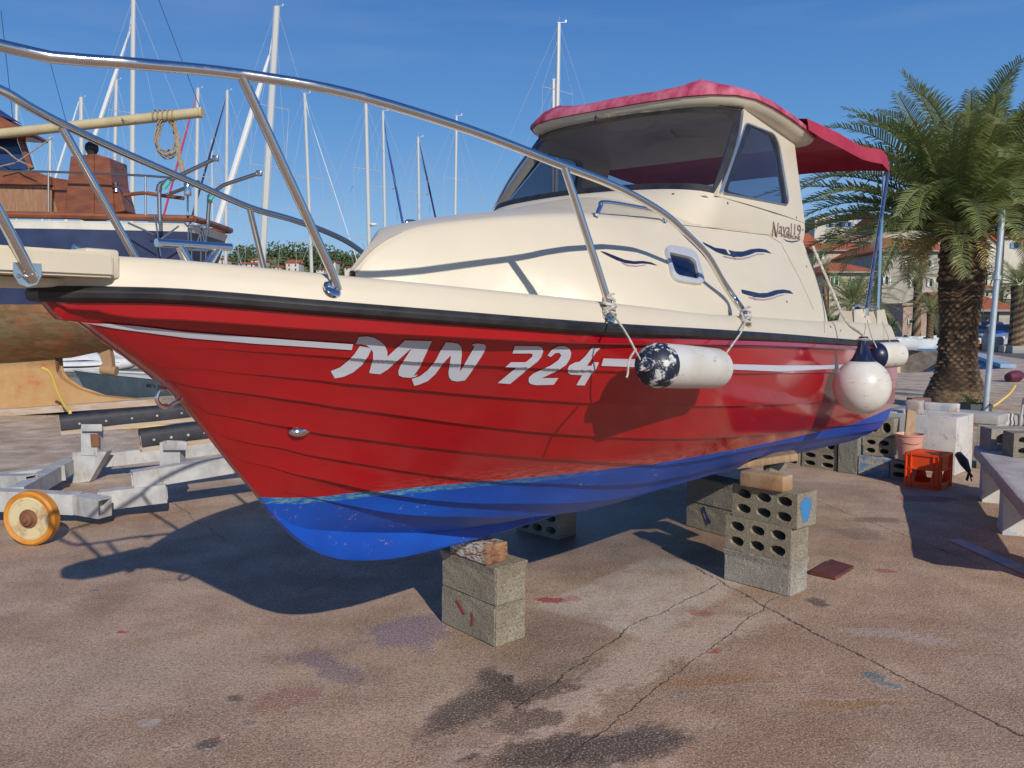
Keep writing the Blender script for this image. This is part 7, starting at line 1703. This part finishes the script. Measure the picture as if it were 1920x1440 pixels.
def tree(label, px, py, Y_, rpx, hpx, seed, n=500, group='leafy trees among the houses', zb_=0.):
    rng = random.Random(seed); s_ = Y_ / FPX; top = at(px, py, Y_); r_ = rpx * s_; h_ = hpx * s_; base = Vector((top.x, Y_, zb_)); o = empty('tree', base, 0, label=label, cat='tree', group=group); cz = top.z - zb_
    bm = bmesh.new(); tube(bm, [(0, 0, 0), (.05 * r_, 0, cz * .5), (0, 0, cz)], [r_ * .12, r_ * .09, r_ * .04], 7)
    for k in range(5): a = k * 1.3; tube(bm, [(0, 0, cz * .6), (r_ * .5 * math.cos(a), r_ * .5 * math.sin(a), cz)], [r_ * .05, r_ * .02], 5)
    obj('trunk', bm, M_trunk, o); bm = bmesh.new(); lay = bm.verts.layers.float.new('tint')
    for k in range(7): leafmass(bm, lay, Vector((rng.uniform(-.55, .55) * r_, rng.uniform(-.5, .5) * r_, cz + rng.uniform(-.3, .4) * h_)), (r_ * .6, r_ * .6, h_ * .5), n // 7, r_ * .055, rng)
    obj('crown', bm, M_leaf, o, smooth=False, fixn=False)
for a in (('green tree below the pale gabled house, right of the palm', 1850, 512, 88, 30, 22, 1), ('dark green tree left of the palm at the right edge', 1880, 545, 74, 24, 20, 2), ('small tree between the brown tiled roof and the flat-roofed house', 1562, 441, 112, 12, 10, 3), ('round tree behind the right edge house', 1905, 405, 122, 34, 24, 4), ('low bushy tree behind the palm crown, above the big hipped roof', 1790, 425, 125, 40, 22, 5)): tree(*a)
# hedge mass under the low palm
bm = bmesh.new(); lay = bm.verts.layers.float.new('tint'); rng = random.Random(21); a, c_ = at(1530, 596, 44), at(1665, 600, 44)
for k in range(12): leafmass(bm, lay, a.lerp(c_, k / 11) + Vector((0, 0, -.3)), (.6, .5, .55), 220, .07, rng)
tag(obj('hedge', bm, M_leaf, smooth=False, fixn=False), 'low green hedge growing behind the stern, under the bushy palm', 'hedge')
# wooded slope behind the town and headland across the harbour
def terrain(name, x0, x1, y0, y1, hf, m, n=40):
    bm = bmesh.new(); grid(bm, [[Vector((lerp(x0, x1, i / n), lerp(y0, y1, j / 20), hf(lerp(x0, x1, i / n), j / 20))) for i in range(n + 1)] for j in range(21)]); return tag(obj(name, bm, m, angle=80), kind='structure')
M_hill = noisy('scrub_hillside', (.10, .12, .05), (.26, .23, .16), .08, .95, detail=9)
terrain('hillside', -40, 300, 86, 260, lambda x, t: -.3 + (22 + .05 * (x - 40)) * (.5 - .5 * math.cos(math.pi * min(max((x + 40) / 85, 0), 1))) * min(1, t * 1.1) ** 1.0 + 2 * noise.noise(Vector((x * .05, t * 4, 0))) * t, M_hill)
HY = 260.
def hz(x, t):
    px = 960 + x / HY * FPX; top = interp(px, [330, 400, 440, 520, 545, 600, 660, 720, 800, 900], [560, 500, 478, 466, 470, 474, 486, 500, 530, 600]); zt_ = (HOR - top) / FPX * HY + CAMH
    return WZ - .5 + (zt_ - WZ) * math.sin(min(1, t * 2.6) * math.pi / 2) * .98
terrain('headland', -115, 10, HY - 25, HY + 60, hz, M_hill, 60)
bm = bmesh.new(); lay = bm.verts.layers.float.new('tint'); rng = random.Random(5)
for k in range(230):
    x = rng.uniform(-108, -30); t = rng.uniform(.05, .42); y = HY - 25 + 85 * t; z_ = hz(x, t)
    px = 960 + x / y * FPX
    if rng.random() < (.8 if (430 < px < 570 and t < .22) else .1): continue
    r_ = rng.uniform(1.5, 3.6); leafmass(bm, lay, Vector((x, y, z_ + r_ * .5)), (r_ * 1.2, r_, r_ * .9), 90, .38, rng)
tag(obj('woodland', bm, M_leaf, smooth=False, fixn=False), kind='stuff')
M_whouse = noisy('white_render', (.62, .58, .52), (.54, .50, .44), .4, .9)
HH = [(462, 500, 30, 14, 'white terraced house with an orange roof, left of the thick furled foresail'), (482, 492, 22, 12, 'white house with rows of dark windows beside the leaning mast'), (518, 505, 16, 12, 'white house on the headland just right of the leaning mast'), (548, 500, 24, 20, 'tall pale apartment house with an orange roof on the headland'), (532, 512, 22, 8, 'low orange-roofed house at the headland shore'), (620, 494, 18, 9, 'small orange-roofed house among the trees right of the tall rail post'), (655, 505, 18, 9, 'white cottage with an orange roof near the cabin front'), (600, 508, 14, 8, 'low white house at the shore below the trees'), (412, 490, 18, 12, 'white house at the left end of the headland'), (432, 510, 22, 8, 'long orange-roofed house near the left end of the headland')]
for i, (px, py, wpx, hpx, lb) in enumerate(HH):
    Y_ = HY - 24 + (512 - py) * .5; s_ = Y_ / FPX; p = at(px, py, Y_); w_, h_ = wpx * s_, hpx * s_; o = empty('house', (p.x, Y_, WZ), 0, label=lb, cat='house', group='far houses on the headland'); H_ = p.z - WZ + h_ * .35
    bm = bmesh.new(); box(bm, (0, 3, H_ / 2), (w_, 6, H_)); obj('wall', bm, M_whouse, o, smooth=False); bm = bmesh.new(); rr = h_ * .35
    V6 = [bm.verts.new(q) for q in (Vector((-w_ / 2 - .3, -.4, H_)), Vector((w_ / 2 + .3, -.4, H_)), Vector((w_ / 2 + .3, 6.4, H_)), Vector((-w_ / 2 - .3, 6.4, H_)), Vector((-w_ / 2, 3, H_ + rr)), Vector((w_ / 2, 3, H_ + rr)))]
    for f in ((0, 1, 5, 4), (1, 2, 5), (2, 3, 4, 5), (3, 0, 4), (3, 2, 1, 0)): bm.faces.new([V6[k] for k in f])
    obj('roof', bm, M_tile, o, smooth=False); nw = max(2, int(w_ / 1.4))
    for k in range(nw):
        for j in range(2 if h_ > 1.6 else 1):
            bm = bmesh.new(); box(bm, (-w_ / 2 + (k + .5) * w_ / nw, -.02, H_ - h_ * (.22 + .4 * j)), (.4, .08, .6)); obj('window', bm, M_dark, o, smooth=False)
